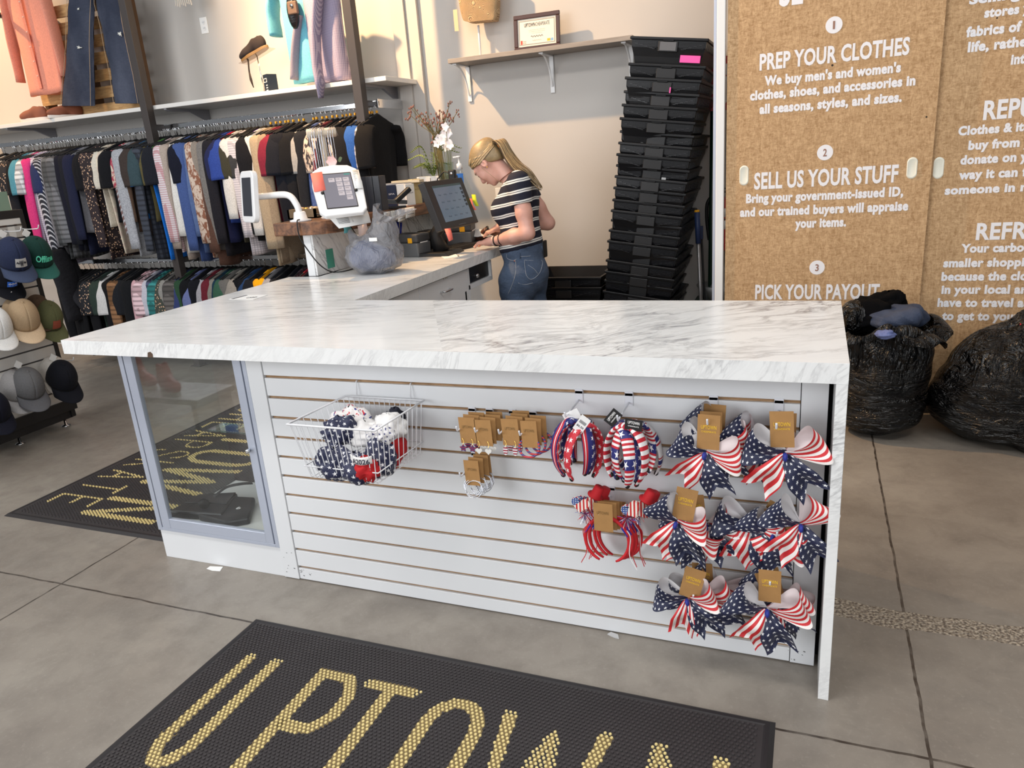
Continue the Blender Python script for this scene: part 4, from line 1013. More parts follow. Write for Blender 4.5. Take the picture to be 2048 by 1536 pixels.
pb = thing('plastic_bag', 'grey translucent plastic bag of denim slumped on the counter', 'plastic bag', cB)
nets('bag_film', dfb((0, 0, 0), 1.0), (-.25, -.2, -.01), (.25, .2, .36), .0065, t.m, pb, None, 1)
def mouth(u, v):
    a = 2*PI*u; r = .062+.022*math.sin(a*3+1)*v+.012*math.sin(a*7)*v; k = 1+.75*v*max(0, math.cos(a-.3))
    return Vector((.05+r*k*math.cos(a)+.03*v, .03+(r*.75)*math.sin(a), .255+.055*v+.02*math.sin(a*2+.6)*v-.02*v*math.cos(a)))
MB().grid(mouth, 48, 6).build('bag_mouth', t.m, pb, True)
MB().box((.05, -.122, .175), (.095, -.12, .192)).build('white_label', PAPER, pb)
DJ = denim('light_blue_denim', C(76, 102, 160), .5)
def dj(p): return smins([elli(p, (-.02, .0, .072), (.126, .102, .064)), caps(p, (-.06, -.02, .115), (.03, -.03, .10), .05, .04)], .04)+.004*np.sin(p[:, 0]*50+p[:, 2]*40)
tag(nets('folded_jeans', dj, (-.2, -.17, -.0), (.2, .17, .22), .009, DJ, None, cB+Vector((0, 0, .004))), 'folded light blue jeans inside the grey plastic bag', 'jeans')

# monitor ------------------------------------------------------------
DKG = M('dark_grey_plastic', C(44, 44, 46), .45); BLK = M('matte_black_plastic', C(18, 18, 20), .5)
mn = thing('touch_monitor', 'dark grey touchscreen monitor beside the standing person', 'monitor', (-.2, 1.99, H))
yw, tl = 1.486, .328; n0 = Vector((math.sin(yw), -math.cos(yw), 0)); ux = Vector((math.cos(yw), math.sin(yw), 0)); uy = Vector((0, 0, 1))*math.cos(tl)-n0*math.sin(tl); nn = ux.cross(uy)
mc = Vector((-.156, 1.954, 1.2595))-Vector((-.2, 1.99, H))
MB().obox(mc-nn*.022, ux*.21, uy*.14, nn*.022).build('housing', DKG, mn, bevel=.004)
t = NT('screen_pos_display', .25); t.col(C(20, 24, 30)); t.b.inputs['Emission Color'].default_value = C(110, 124, 138); t.b.inputs['Emission Strength'].default_value = .62; SCRN = t.m
sw_ = MB().obox(mc+ux*.008+uy*.004+nn*.0006, ux*.155, uy*.105, nn*.0006).build('screen', SCRN, mn)
SD = M('screen_print_dark', C(50, 60, 72), .5); ST = M('screen_bar_teal', C(70, 92, 96), .5)
MB().obox(mc+ux*.008+uy*.103+nn*.0016, ux*.155, uy*.006, nn*.0003).build('title_bar', ST, sw_)
rr = random.Random(3)
for r in range(4):
    for c_ in range(4): 
        o_ = mc+ux*(-.12+c_*.062+.01*r)+uy*(.05-r*.042)+nn*.0016
        text_part('screen_text', rr.choice(['Jeans', 'Tops', 'Shoes', 'Bags', 'Kids', 'Active']), o_, ux, uy, .03, .008, SD, sw_, 0)
for r in range(5): MB().obox(mc+ux*.148+uy*(.075-r*.024)+nn*.0016, ux*.011, uy*.008, nn*.0003).build('screen_button', SD, sw_)
MB().obox(mc+ux*.02-uy*.128+nn*.0004, ux*.04, uy*.002, nn*.0005).build('button_strip', M('faint_grey', C(90, 90, 92), .5), mn)
MB().prism([(-.10, .0), (.10, 0), (.075, .02), (-.13, .02)], -.11, .11, 'y').build('stand_base', BLK, mn, bevel=.004, loc=(mc.x-.10, mc.y, 0))
MB().tube([mc-nn*.05-uy*.05, Vector((mc.x-.13, mc.y, .12)), Vector((mc.x-.10, mc.y, .015))], [.04, .035, .05], 10).build('stand_neck', BLK, mn, True)
ORN = M('coral_sticky_note', C(250, 128, 112), .8)
def note(name, label, pts, m, par=None):
    """curled paper strip through 2 rows of world points (left edge list, right edge list)"""
    L, R = pts; n = len(L); c = sum(L+R, Vector())/(2*n)
    mb = MB().add([p-c for p in L]+[p-c for p in R], [(i, n+i, n+i+1, i+1) for i in range(n-1)])
    o_ = mb.build(name, m, None, True, loc=c, solid=.0006); return tag(o_, label, 'sticky note' if 'note' in name else 'paper')
Yn = 1.72
note('sticky_note', 'coral sticky note hanging from the lower monitor corner', ([PY(889, 458, 1.73), PY(893, 469, 1.71), PY(898, 483, 1.70)], [PY(901, 456, 1.76), PY(904, 467, 1.74), PY(906, 479, 1.73)]), ORN)
wc = thing('card_reader', 'small black scanner head peeking above the monitor', 'scanner', PY(905, 349, 2.25))
c = Vector(); MB().box((-.022, -.018, -.03), (.022, .018, .028)).build('head', BLK, wc, bevel=.008); MB().lathe([(0, -.021), (.009, -.021), (.009, -.018)], (0, 0, .006), 'y', 16).build('lens', CHROME, wc, True)
MB().tube(bez([(-.02, .01, .0), (-.06, .02, .02), (-.10, .02, -.01), (-.12, .02, -.06), (-.12, .02, -.38)], 8), .004, 6).build('cable', BLK, wc)

# printers, keyboard, cup --------------------------------------------
GRY = M('printer_grey', C(98, 100, 102), .5); GRD = M('printer_dark_grey', C(70, 71, 73), .5); YEL = M('amber_tab', C(246, 176, 24), .5)
def printer(c, rz, label, sc=1):
    p = thing('label_printer', label, 'printer', c, rz); a, b, h = .062*sc, .085*sc, .125*sc
    MB().box((-b, -a, 0), (b, a, h*.62)).build('base', GRY, p, bevel=.008); MB().box((-b, -a, h*.63), (b, a, h)).build('lid', GRD, p, bevel=.010)
    MB().box((b*.25, -a-.002, h*.62), (b*.6, -a+.001, h*.84)).build('release_tab', YEL, p, bevel=.002); MB().box((b-.0005, -a*.55, h*.60), (b+.0012, a*.55, h*.645)).build('slot', PAPER, p)
    MB().box((-b*.2, -a*.6, h), (b*.5, a*.5, h+.0012)).build('top_window', BLK, p, bevel=.0005)
    return p
cp = PZ(835, 513, H); printer((cp.x-.05, cp.y+.04, H), -.15, 'grey label printer with an amber tab beside the grey plastic bag', 1.05)
cp2 = PZ(965, 487, H); printer((-.33, 2.36, H), .2, 'grey label printer with an amber tab behind the monitor', 1.15)
rp_ = thing('receipt_printer', 'black receipt printer between the grey printer and the keyboard', 'printer', PZ(868, 503, H)+Vector((-.04, .05, 0)), -.15)
MB().prism([(-.06, 0), (.08, 0), (.085, .06), (.06, .125), (-.06, .125)], -.06, .06, 'y').build('housing', BLK, rp_, bevel=.008); MB().box((.02, -.05, .125), (.05, .05, .128)).build('paper_slot', DKG, rp_)
kb = thing('keyboard', 'black keyboard under the hand of the standing person', 'keyboard', PZ(920, 497, H)+Vector((.0, .06, 0)), 1.35)
MB().prism([(-.075, 0), (.075, 0), (.075, .012), (-.075, .024)], -.16, .16, 'x').build('tray', BLK, kb, bevel=.003)
mb = MB()
for i in range(15):
    for j in range(5): x = -.15+i*.0205; y = -.06+j*.0225; mb.box((x, y, .011+.0018*j), (x+.017, y+.018, .0205+.0018*(4-j)*.2+.001*j))
ky = mb.build('key_field', M('key_black', C(30, 30, 33), .5), kb); ky['kind'] = 'stuff'
cu_ = thing('pen_cup', 'white cup of blue pens behind the grey plastic bag', 'cup', PZ(797, 505, H)+Vector((0, 0, 0)))
MB().lathe([(.032, 0), (.038, .1), (.035, .1), (.03, .006), (0, .006)], (0, 0, 0), 'z', 24).build('cup_body', PAPER, cu_, True)
BLU = M('blue_plastic', C(34, 52, 176), .35)
for k in range(6):
    pe = thing('pen', 'blue pen standing in the white cup', 'pen', cu_.location+Vector((.008*math.cos(k), .008*math.sin(k*1.7), .008)), group='blue pens in the cup')
    a = k*1.05; tip = Vector((.02*math.cos(a)+.014, .02*math.sin(a), .165+.008*(k % 3)))
    MB().tube([(0, 0, 0), tip*.75, tip], [.004, .006, .007], 8).build('barrel', BLU, pe, True)

# brown boots held at the counter
BRN = M('brown_leather', C(92, 54, 40), .45, var=.15, vs=30); 
for k, (px, py) in enumerate(((967, 473), (992, 470))):
    b_ = thing('boot', 'brown leather boot lying %s on the counter' % ('nearer the keyboard' if k == 0 else 'nearer the person'), 'boot', PZ(px, py+14, H)+Vector((0, .02, 0)), 0, 'brown boots under the hands of the person')
    f = lambda p: smins([caps(p, (-.03, .02, .035), (.02, -.005, .075), .034, .026), caps(p, (-.03, .02, .035), (-.10, .06, .03), .034, .028)], .02)
    nets('upper', f, (-.16, -.06, -.005), (.08, .12, .13), .006, BRN, b_)
    MB().lathe([(.026, 0), (.028, .006), (.024, .010), (.021, .004), (0, -.004)], (0, 0, 0), 'z', 20).xf(Matrix.Translation((.026, -.018, .084)) @ Matrix.Rotation(-.9, 4, 'Z') @ Matrix.Rotation(.9, 4, 'X')).build('opening', BLK, b_, True)
tag(MB().grid(lambda u, v: Vector((.26*(u-.5), .18*(v-.5), .03+.03*math.sin(u*6)*math.sin(v*5)+.02*noise.noise(Vector((u*5, v*5, 1))))), 16, 12).build('tissue_paper', PAPER, None, True, loc=(-.16, 2.47, H+.02), solid=.003), 'crumpled white paper on the counter behind the boots', 'paper')

# ================================================================ ON THE WOOD LEDGE
WP = M('white_glossy_plastic', C(232, 233, 234), .3)
def rrect(w_, h_, r, n=6):
    out = []
    for cx_, cy_, a0 in ((w_/2-r, h_/2-r, 0), (-w_/2+r, h_/2-r, 90), (-w_/2+r, -h_/2+r, 180), (w_/2-r, -h_/2+r, 270)):
        out += [(cx_+r*math.cos(math.radians(a0+90*k/n)), cy_+r*math.sin(math.radians(a0+90*k/n))) for k in range(n+1)]
    return out
def plate(mb, pts, o_, ux_, uy_, nn_, d):
    o_ = Vector(o_); n = len(pts); fr = [o_+ux_*a+uy_*b for a, b in pts]; bkp = [p-nn_*d for p in fr]
    mb.add(fr+bkp, [tuple(range(n)), tuple(range(2*n-1, n-1, -1))]+[(i, n+i, n+(i+1) % n, (i+1) % n) for i in range(n)]); return mb
def frame3(yaw_, tilt_):
    n0_ = Vector((math.sin(yaw_), -math.cos(yaw_), 0)); ux_ = Vector((math.cos(yaw_), math.sin(yaw_), 0)); uy_ = Vector((0, 0, 1))*math.cos(tilt_)-n0_*math.sin(tilt_); return ux_, uy_, ux_.cross(uy_)
# tablet facing the staff side
base2 = Vector((-.60, 1.40, LZ)); tb = thing('tablet_kiosk', 'white tablet kiosk with a grey order screen and an orange note', 'tablet', base2)
u2, v2, n2 = frame3(.695, .752); c2_ = Vector((-.443, 1.266, 1.392))-base2
shape = [(-.115, -.125), (-.09, -.155), (.095, -.15), (.118, -.125), (.125, .05), (.112, .135), (.07, .165), (0, .172), (-.07, .165), (-.112, .135), (-.125, .05)]
mb = MB(); plate(mb, shape, c2_-n2*.001, u2, v2, n2, .028); mb.build('enclosure', WP, tb, bevel=.006)
t = NT('tablet_grey_screen', .3); t.col(C(60, 60, 66)); t.b.inputs['Emission Color'].default_value = C(150, 147, 158); t.b.inputs['Emission Strength'].default_value = .62
mb = MB(); plate(mb, rrect(.155, .228, .004), c2_+n2*.0004, u2, v2, n2, .001); bz = mb.build('screen_border', BLK, tb)
mb = MB(); plate(mb, rrect(.148, .216, .002), c2_+n2*.0010, u2, v2, n2, .0004); sc2 = mb.build('screen', t.m, tb)
SL = M('screen_tile', C(176, 174, 184), .5)
for r, cs_ in ((0, (1, 2, 3)), (1, (2, 3)), (2, (2, 3)), (3, (2, 3)), (4, (3,))):
    for q in cs_:
        mb = MB(); plate(mb, rrect(.030, .026, .002), c2_+u2*(-.062+q*.036)+v2*(.068-r*.030)+n2*.0016, u2, v2, n2, .0003); ti = mb.build('screen_tile', SL, sc2)
        text_part('tile_text', 'Order', c2_+u2*(-.074+q*.036)+v2*(.070-r*.030)+n2*.0021, u2, v2, .018, .005, SD, ti, 0)
mb = MB(); plate(mb, rrect(.03, .008, .001), c2_+u2*.055+v2*.101+n2*.0016, u2, v2, n2, .0003); mb.build('screen_badge', M('teal_badge', C(60, 140, 136), .5), sc2)
for s in (-1, 1): MB().sphere(c2_+u2*s*.083-v2*.01+n2*.001, .009, 10).build('bumper', BLK, tb, True)
MB().tube([c2_-n2*.03-v2*.02, c2_-n2*.06-v2*.08, Vector((.0, 0, .03))], [.02, .024, .026], 12).build('stalk', WP, tb, True)
MB().lathe([(.058, 0), (.058, .008), (.035, .012), (.030, .05), (0, .05)], (0, 0, 0), 'z', 28).build('foot', WP, tb, True)
P = base2+c2_
note('sticky_note', 'orange sticky note on the upper left of the white tablet', ([P+u2*-.122+v2*a+n2*.002 for a in (.122, .06, .0)], [P+u2*-.064+v2*a+n2*.0025 for a in (.128, .066, .006)]), ORN)
pl = note('note_strip', 'white printed strip taped on the right side of the tablet', ([P+u2*.078+v2*a+n2*.002 for a in (.128, .06, -.0)], [P+u2*.120+v2*a+n2*(.002+.004*i) for i, a in enumerate((.122, .055, -.008))]), PAPER)
for k in range(12): MB().obox(P+u2*.10+v2*(.118-k*.0095)+n2*.0042-pl.location, u2*.014, v2*.0009, n2*.0002).build('printed_line', INK, pl)
# tablet facing the shoppers
base1 = Vector((-.70, 1.262, LZ)); u1, v1, n1 = frame3(-.50, .12)
c1_ = PY(494, 394, 1.20)-base1
ta = thing('tablet_kiosk', 'white tablet kiosk on a bent stalk turned toward the shop floor', 'tablet', base1)
mb = MB(); plate(mb, rrect(.175, .262, .035), c1_, u1, v1, n1, .030); mb.build('enclosure', WP, ta, bevel=.005)
mb = MB(); plate(mb, rrect(.122, .195, .003), c1_+n1*.001, u1, v1, n1, .0006); mb.build('screen', M('dark_tablet_glass', C(46, 48, 56), .12), ta)
MB().tube(bez([c1_-n1*.03, c1_-n1*.075+Vector((.03, 0, .005)), Vector((-.06, -.0, .135)), Vector((-.012, 0, .085)), Vector((0, 0, .03))], 8), [.017]*33, 12).build('stalk', WP, ta, True)
MB().lathe([(.055, 0), (.055, .008), (.036, .012), (.030, .045), (.024, .05), (0, .05)], (0, 0, 0), 'z', 28).build('foot', WP, ta, True)
def cable(name, label, pts, r=.0035): tag(MB().tube(bez(pts, 8), r, 6).build(name, BLK, None, True), label, 'cable')
cable('charging_cable', 'black cable drooping from the left tablet onto the counter', [base1+Vector((.03, -.05, .012)), Vector((-.66, 1.178, LZ+.004)), Vector((-.655, 1.172, 1.18)), PY(617, 502, 1.19), PY(640, 530, 1.2), PZ(665, 544, H+.006), PZ(695, 541, H+.006), PZ(720, 532, H+.006)])
cable('charging_cable', 'black cable curling over the ledge below the right tablet', [base2+Vector((-.03, -.06, .02)), base2+Vector((-.02, -.1, .03)), base2+Vector((.05, -.10, .012)), Vector((-.50, 1.29, LZ+.006)), Vector((-.458, 1.33, LZ-.03)), Vector((-.455, 1.42, 1.10)), Vector((-.48, 1.50, H+.006))])
# jewelry stand
jm = (PY(613, 268, 1.58)+PY(672, 264, 1.68))/2
js = thing('jewelry_stand', 'cream T-bar jewelry stand hung with silver necklaces', 'jewelry stand', (jm.x, jm.y, LZ)); VEL = M('cream_velvet', C(206, 194, 176), .9, sheen=.4)
a, b = PY(613, 268, 1.58)-js.location, PY(672, 264, 1.68)-js.location; m_ = (a+b)/2
MB().tube([a, a+(b-a)*.03, a+(b-a)*.97, b], [.021, .025, .025, .021], 16).build('bar', VEL, js, True); MB().tube([m_, Vector((0, 0, .01))], .017, 12).build('post', VEL, js, True); MB().lathe([(.06, 0), (.06, .012), (0, .012)], (0, 0, 0), 'z', 24).build('base', VEL, js)
SCH = M('silver_chain', C(196, 196, 202), .25, .9)
for k, (f_, L) in enumerate(((.18, .33), (.26, .30), (.42, .34), (.5, .32), (.72, .20), (.80, .24), (.88, .18))):
    nk = thing('necklace', '%s silver necklace from the left on the cream jewelry stand' % ['first', 'second', 'third', 'fourth', 'fifth', 'sixth', 'seventh'][k], 'necklace', js.location+a+(b-a)*f_, group='necklaces on the jewelry stand')
    mb = MB(); rr_ = .0032 if k in (1, 3) else .0018
    pts = [(0, .027, -.02), (0, .0, .027), (0, -.028, -.01), (.004, -.028, -L*.6), (.012, -.027, -L), (.02, -.027, -L*.6), (.018, -.028, -.01), (.016, 0, .027), (.014, .027, -.02)]
    mb.tube(bez(pts, 6), rr_, 5); mb.build('chain', SCH, nk, True)
fl = thing('pink_flower', 'pale pink artificial flower above the right tablet', 'flower', PY(665, 323, 1.45))
for k in range(6):
    a_ = 2*PI*k/6; mb = MB().grid(lambda u, v: Vector((math.cos(a_)*.034*u+(-math.sin(a_))*(v-.5)*.034*math.sin(PI*min(1, .15+u*.8)), -.010*u*u-.004*k % .003, math.sin(a_)*.03*u+math.cos(a_)*(v-.5)*.034*math.sin(PI*min(1, .15+u*.8)))), 5, 4); mb.build('petal', M('pink_petal', C(238, 200, 196), .7), fl, True)
MB().grid(lambda u, v: Vector((.03+.03*u, .004, .015*u+(v-.5)*.026*math.sin(PI*u))), 5, 3).build('leaf', M('green_leaf', C(88, 104, 70), .6), fl, True); MB().tube([(0, 0, 0), (.005, .01, -.06)], .002, 5).build('stem', M('green_leaf', C(88, 104, 70)), fl)
# wood tray of trinkets
tr = thing('wood_tray', 'low brown wood tray of trinkets behind the left tablet foot', 'tray', (-.66, 1.50, LZ)); TW = M('tray_wood', C(132, 112, 86), .7, var=.1, vs=20)
qa, qb = PY(578, 447, 1.43), PY(633, 443, 1.43)
tl_ = qa.x+.66; tr_ = qb.x+.66
mb = MB()
for a_, b_ in (((tl_, -.07, 0), (tr_, -.058, .05)), ((tl_, .12, 0), (tr_, .132, .05)), ((tl_, -.07, 0), (tl_+.012, .132, .05)), ((tr_-.012, -.07, 0), (tr_, .132, .05)), ((tl_, -.07, 0), (tr_, .132, .006))): mb.box(a_, b_)
mb.build('tray_frame', TW, tr)
for k in range(9):
    x = tl_+.03+(tr_-tl_-.06)*k/8; o_ = MB().sphere((0, 0, 0), .011+.003*(k % 3), 10, 0, (1, 1, .8)).build('trinket', [SCH, GOLDW, M('tan_bead', C(188, 164, 130), .5)][k % 3], None, True, loc=(-.66+x, 1.50-.02+.03*(k % 2), LZ+.046))
    tag(o_, '%s trinket from the left in the brown wood tray' % ['first', 'second', 'third', 'fourth', 'fifth', 'sixth', 'seventh', 'eighth', 'ninth'][k], 'trinket', 'trinkets in the wood tray')
# boxes along the ledge
BXK = M('black_gloss_carton', C(30, 32, 40), .18); 
def carton(pxl, pxr, pyb, pyt, Xl, label, m, dep=.05, txt=None, tcol=None, name='perfume_box'):
    """upright carton standing on the ledge; its left and right bottom corners as seen"""
    a_ = PZ(pxl, pyb[0], LZ); b_ = PZ(pxr, pyb[1], LZ)
    d = (b_-a_); wv = d.length; ux_ = d.normalized(); nv = Vector((ux_.y, -ux_.x, 0))
    mid = (a_+b_)/2; dist = (mid-Vector(CAM)).dot(Vector(CF)); h_ = (pyb[0]+pyb[1]-pyt[0]-pyt[1])/2*dist/FPX*1.02
    g = thing(name, label, 'box', mid-nv*dep/2, math.atan2(ux_.y, ux_.x), 'cartons along the wood ledge')
    MB().box((-wv/2, -dep/2, 0), (wv/2, dep/2, h_)).build('carton', m, g, bevel=.001)
    if txt: text_part('print', txt, (-wv*.3, -dep/2-.0008, h_*.55), (1, 0, 0), (0, 0, 1), wv*.6, h_*.07, tcol or PAPER, g, 0)
    return g
NVB = M('navy_carton', C(44, 52, 74), .4); WHB = M('white_carton', C(216, 214, 208), .5); CRB = M('champagne_carton', C(196, 180, 132), .4); SGR = M('silver_grey_carton', C(140, 140, 142), .35)
carton(728, 739, (424, 424), (358, 357), -.6, 'black glossy carton next to the right tablet, leftmost on the ledge', BXK, .06)
carton(740, 752, (424, 423), (357, 356), -.6, 'black glossy carton second along the ledge from the tablet', BXK, .06)
carton(753, 765, (423, 422), (356, 355), -.6, 'black glossy carton third along the ledge from the tablet', BXK, .06)
carton(766, 778, (421, 419), (355, 354), -.6, 'charcoal carton with a faint print behind the stapler', M('charcoal_carton', C(62, 62, 66), .35), .06)
carton(776, 796, (414, 412), (373, 372), -.6, 'navy carton with pale print behind the stapler', NVB, .04, 'SPA', PAPER)
carton(797, 812, (412, 411), (371, 370), -.6, 'plain white carton between the navy and printed cartons', WHB, .04)
carton(815, 832, (411, 409), (371, 369), -.6, 'white carton with grey print left of the champagne one', WHB, .04, 'SERUM', INK)
carton(829, 845, (408, 406), (361, 360), -.6, 'champagne coloured carton nearest the monitor', CRB, .04, 'AGE', M('gold_brown_ink', C(140, 122, 80), .6))
carton(846, 858, (405, 403), (366, 365), -.6, 'dark slate carton half hidden behind the monitor', M('slate_carton', C(72, 78, 86), .5), .04)
for px, py, lab, m in ((800, 368, 'silver grey flat box lying on top of the white cartons', SGR), (815, 363, 'cream flat box lying on top of the cartons', M('cream_flat', C(206, 190, 160), .5))):
    c = PY(px, py, 2.22); tag(MB().box((-.10, -.03, -.008), (.10, .03, .008)).build('flat_box', m, None, bevel=.001, loc=c), lab, 'box', 'cartons along the wood ledge')
st = thing('stapler', 'black stapler lying open on the edge of the wood ledge', 'stapler', PZ(792, 417, LZ)+Vector((.0, -.0, 0)), .9)
MB().box((-.07, -.018, 0), (.06, .018, .012)).build('base', BLK, st, bevel=.003); mb = MB().box((-.07, -.015, -.012), (.07, .015, .012)); mb.xf(Matrix.Translation((.0, 0, .038)) @ Matrix.Rotation(.12, 4, 'Y')); mb.build('magazine', M('steel_grey', C(96, 98, 100), .35, .6), st, bevel=.003)
mb = MB().box((-.06, -.019, -.012), (.06, .019, .016)); mb.xf(Matrix.Translation((.05, 0, .070)) @ Matrix.Rotation(-.6, 4, 'Y')); mb.build('handle', BLK, st, bevel=.006)
# papers taped to the ledge edge
def hang(px0, px1, yt0, yt1, yb0, yb1, label, m=PAPER, X=-.476, lines=5):
    a_, b_ = PX(px0, yt0, X), PX(px1, yt1, X); c_, d_ = PX(px1+2, yb1, X+.012), PX(px0+2, yb0, X+.012)
    o_ = note('taped_paper', label, ([a_, (a_+d_)/2+Vector((.004, 0, 0)), d_], [b_, (b_+c_)/2+Vector((.004, 0, 0)), c_]), m); o_['group'] = 'papers taped along the wood ledge'
    for k in range(lines):
        t_ = (k+1)/(lines+1); p = a_+(d_-a_)*t_; q = b_+(c_-b_)*t_; e = (q-p)
        MB().tube([p+e*.15+Vector((.0062, 0, 0))-o_.location, p+e*(.85 if k % 2 else .7)+Vector((.0062, 0, 0))-o_.location], .0011, 4).build('printed_line', INK, o_)
hang(744, 766, 437, 430, 470, 463, 'white printed sheet hanging off the ledge behind the plastic bag', PAPER, -.474, 6)
hang(767, 780, 425, 422, 443, 440, 'small white note, first of the row of notes on the ledge edge', PAPER, -.476, 4)
hang(781, 793, 422, 420, 443, 439, 'small cream note, second of the row on the ledge edge', M('cream_paper', C(226, 224, 210), .8), -.476, 4)
hang(794, 808, 419, 416, 444, 440, 'narrow curled note, third of the row on the ledge edge', PAPER, -.474, 4)
hang(809, 828, 416, 413, 437, 432, 'square white note nearest the monitor on the ledge edge', PAPER, -.476, 2)
hang(715, 733, 452, 447, 475, 470, 'pale pink note hanging below the printed sheets', M('pink_paper', C(226, 208, 206), .8), -.472, 0)
hang(686, 701, 452, 449, 467, 464, 'teal sticky note hanging from the ledge corner', M('teal_note', C(96, 172, 178), .8), -.474, 0)
sh = note('printed_sheet', 'large white printed sheet draped off the ledge under the right tablet', ([PY(648, 426, 1.262), PY(662, 440, 1.20), PY(678, 457, 1.17)], [PY(735, 421, 1.36), PY(738, 430, 1.34), PY(742, 445, 1.325)]), PAPER)
for k in range(9):
    a_ = PY(660+k*1.6, 429+k*2.6, 1.235-.007*k); b_ = PY(732, 425+k*2.0, 1.342); e = b_-a_
    MB().tube([a_+e*.12+Vector((0, -.008, .004))-sh.location, a_+e*.5+Vector((0, -.010, .004))-sh.location], .0010, 4).build('printed_line', INK, sh)
    MB().tube([a_+e*.58+Vector((0, -.010, .004))-sh.location, a_+e*.92+Vector((0, -.008, .004))-sh.location], .0010, 4).build('printed_line', INK, sh)
tn = MB().box((-.0, -.03, -.05), (.001, .035, .05)).build('sticky_note', M('green_note', C(74, 152, 132), .8), None, loc=PX(660, 517, -.6185)+Vector((.0, 0, 0))); tag(tn, 'green sticky note on the marble riser panel', 'sticky note')
# flowers, fern, planter, sanitizer at the far end of the counter
pt = thing('white_planter', 'white box planter of fern at the far end of the ledge', 'planter', (-.70, 2.86, 1.10)); 
a_, b_ = PY(838, 354, 2.56), PY(893, 350, 2.56); zz = (a_.z+b_.z)/2
pt.location = ((a_.x+b_.x)/2, 2.575, H+.001); hb = zz-H-.001; hw = (b_.x-a_.x)/2
MB().box((-hw, -.05, 0), (hw, .05, hb)).build('box', M('white_planter_box', C(214, 212, 206), .6), pt, bevel=.002); MB().box((-.002, -.0508, hb-.07), (.002, -.05, hb-.01)).build('seam', INK, pt)
FERN = M('fern_green', C(122, 142, 66), .65, var=.2, vs=30); rd = random.Random(5)
for k in range(15):
    a_ = 2*PI*k/15; L = rd.uniform(.13, .24); up = rd.uniform(.05, .24)
    pts = bez([(0, 0, hb-.01), (math.cos(a_)*L*.4, math.sin(a_)*L*.2, hb+up*.8), (math.cos(a_)*L, math.sin(a_)*L*.4, hb+up*.7)], 8); mb = MB().tube(pts, .0015, 4)
    for i, p in enumerate(pts[2:]):
        for s in (-1, 1):
            l_ = .042*(1-i/len(pts))+.008; d = Vector((math.cos(a_+s*1.1), math.sin(a_+s*1.1)*.6, .25)).normalized(); w_ = Vector((0, 0, 1)).cross(d)*.006
            mb.add([p, p+d*l_*.5+w_, p+d*l_, p+d*l_*.5-w_], [(0, 1, 2, 3)])
    mb.build('frond', FERN, pt)
va = thing('glass_vase', 'clear glass vase of dried and white flowers by the wall corner', 'vase', PY(894, 354, 2.52)); va.location.z = H+.001
zr_ = PY(892, 325, 2.52).z-H
MB().lathe([(.045, 0), (.05, .1), (.052, zr_), (.049, zr_), (.047, .1), (.042, .006), (0, .006)], (0, 0, 0), 'z', 28).build('glass', glass('vase_glass', (.9, .95, .93, 1)), va, True)
STEM = M('dry_stem', C(104, 92, 50), .8); BUD = M('dried_rose_bud', C(140, 96, 84), .8); WFL = M('white_petal', C(236, 232, 236), .7)
bs = thing('dried_bouquet', 'tall bunch of dried pink buds in the glass vase', 'flowers', va.location+Vector((-.01, 0, .02)))
tops = [(816, 226), (822, 216), (826, 213), (840, 232), (846, 228), (853, 225), (872, 227), (880, 221), (886, 226), (895, 222), (900, 203), (917, 220), (900, 230), (868, 236), (862, 240), (856, 247), (876, 244), (884, 246), (866, 275), (880, 236), (890, 234), (850, 240)]
for k, (px, py) in enumerate(tops):
    e = PY(px, py, 2.52+rd.uniform(-.05, .05))-bs.location; b0 = Vector((rd.uniform(-.012, .012), rd.uniform(-.012, .012), 0)); m1 = PY(875+rd.uniform(-8, 8), 300, 2.52)-bs.location
    st_ = MB().tube(bez([b0, m1, m1*.35+e*.65+Vector((0, 0, .01)), e], 6), .0022, 5).build('stem', STEM, bs)
    mb = MB()
    for j in range(6): mb.sphere(e+Vector((rd.uniform(-.022, .022), rd.uniform(-.02, .02), rd.uniform(-.04, .006)) if j else (0, 0, 0)), 0.0048 if k % 3 else .0066, 6, 0, (1, 1, 1.5))
    bu = mb.build('bud_cluster', BUD, bs, True)
ws = thing('white_flowers', 'spray of white flowers in the glass vase', 'flowers', va.location+Vector((.012, -.01, .02)))
for k, (px, py) in enumerate([(892, 254), (899, 266), (880, 276), (886, 282), (897, 283), (876, 287), (902, 290), (890, 270), (895, 294)]):
    e = PY(px, py, 2.49+.02*(k % 3))-ws.location
    MB().tube(bez([(0, 0, 0), (e.x*.4, e.y*.4, e.z*.5), e], 6), .0018, 5).build('stem', M('green_stem', C(110, 116, 72), .8), ws)
    mb = MB()
    for j in range(5):
        a_ = 2*PI*j/5+k; mb.grid(lambda u, v: e+Vector((math.cos(a_)*.03*u-math.sin(a_)*(v-.5)*.026*math.sin(PI*min(1, .2+.75*u)), -.012-.006*u, math.sin(a_)*.03*u+math.cos(a_)*(v-.5)*.026*math.sin(PI*min(1, .2+.75*u)))), 4, 3)
    mb.build('blossom', WFL, ws, True)
sn = thing('sanitizer_bottle', 'clear pump bottle with a blue label behind the monitor', 'bottle', PY(925, 400, 2.45)); sn.location.z = H+.001
zt_ = PY(930, 311, 2.45).z-H; 
MB().lathe([(.06, 0), (.062, .02), (.062, zt_*.62), (.045, zt_*.74), (.016, zt_*.84), (.016, zt_*.87), (0, zt_*.87)], (0, 0, 0), 'z', 28).build('bottle', glass('clear_bottle', (.93, .95, .95, 1)), sn, True)
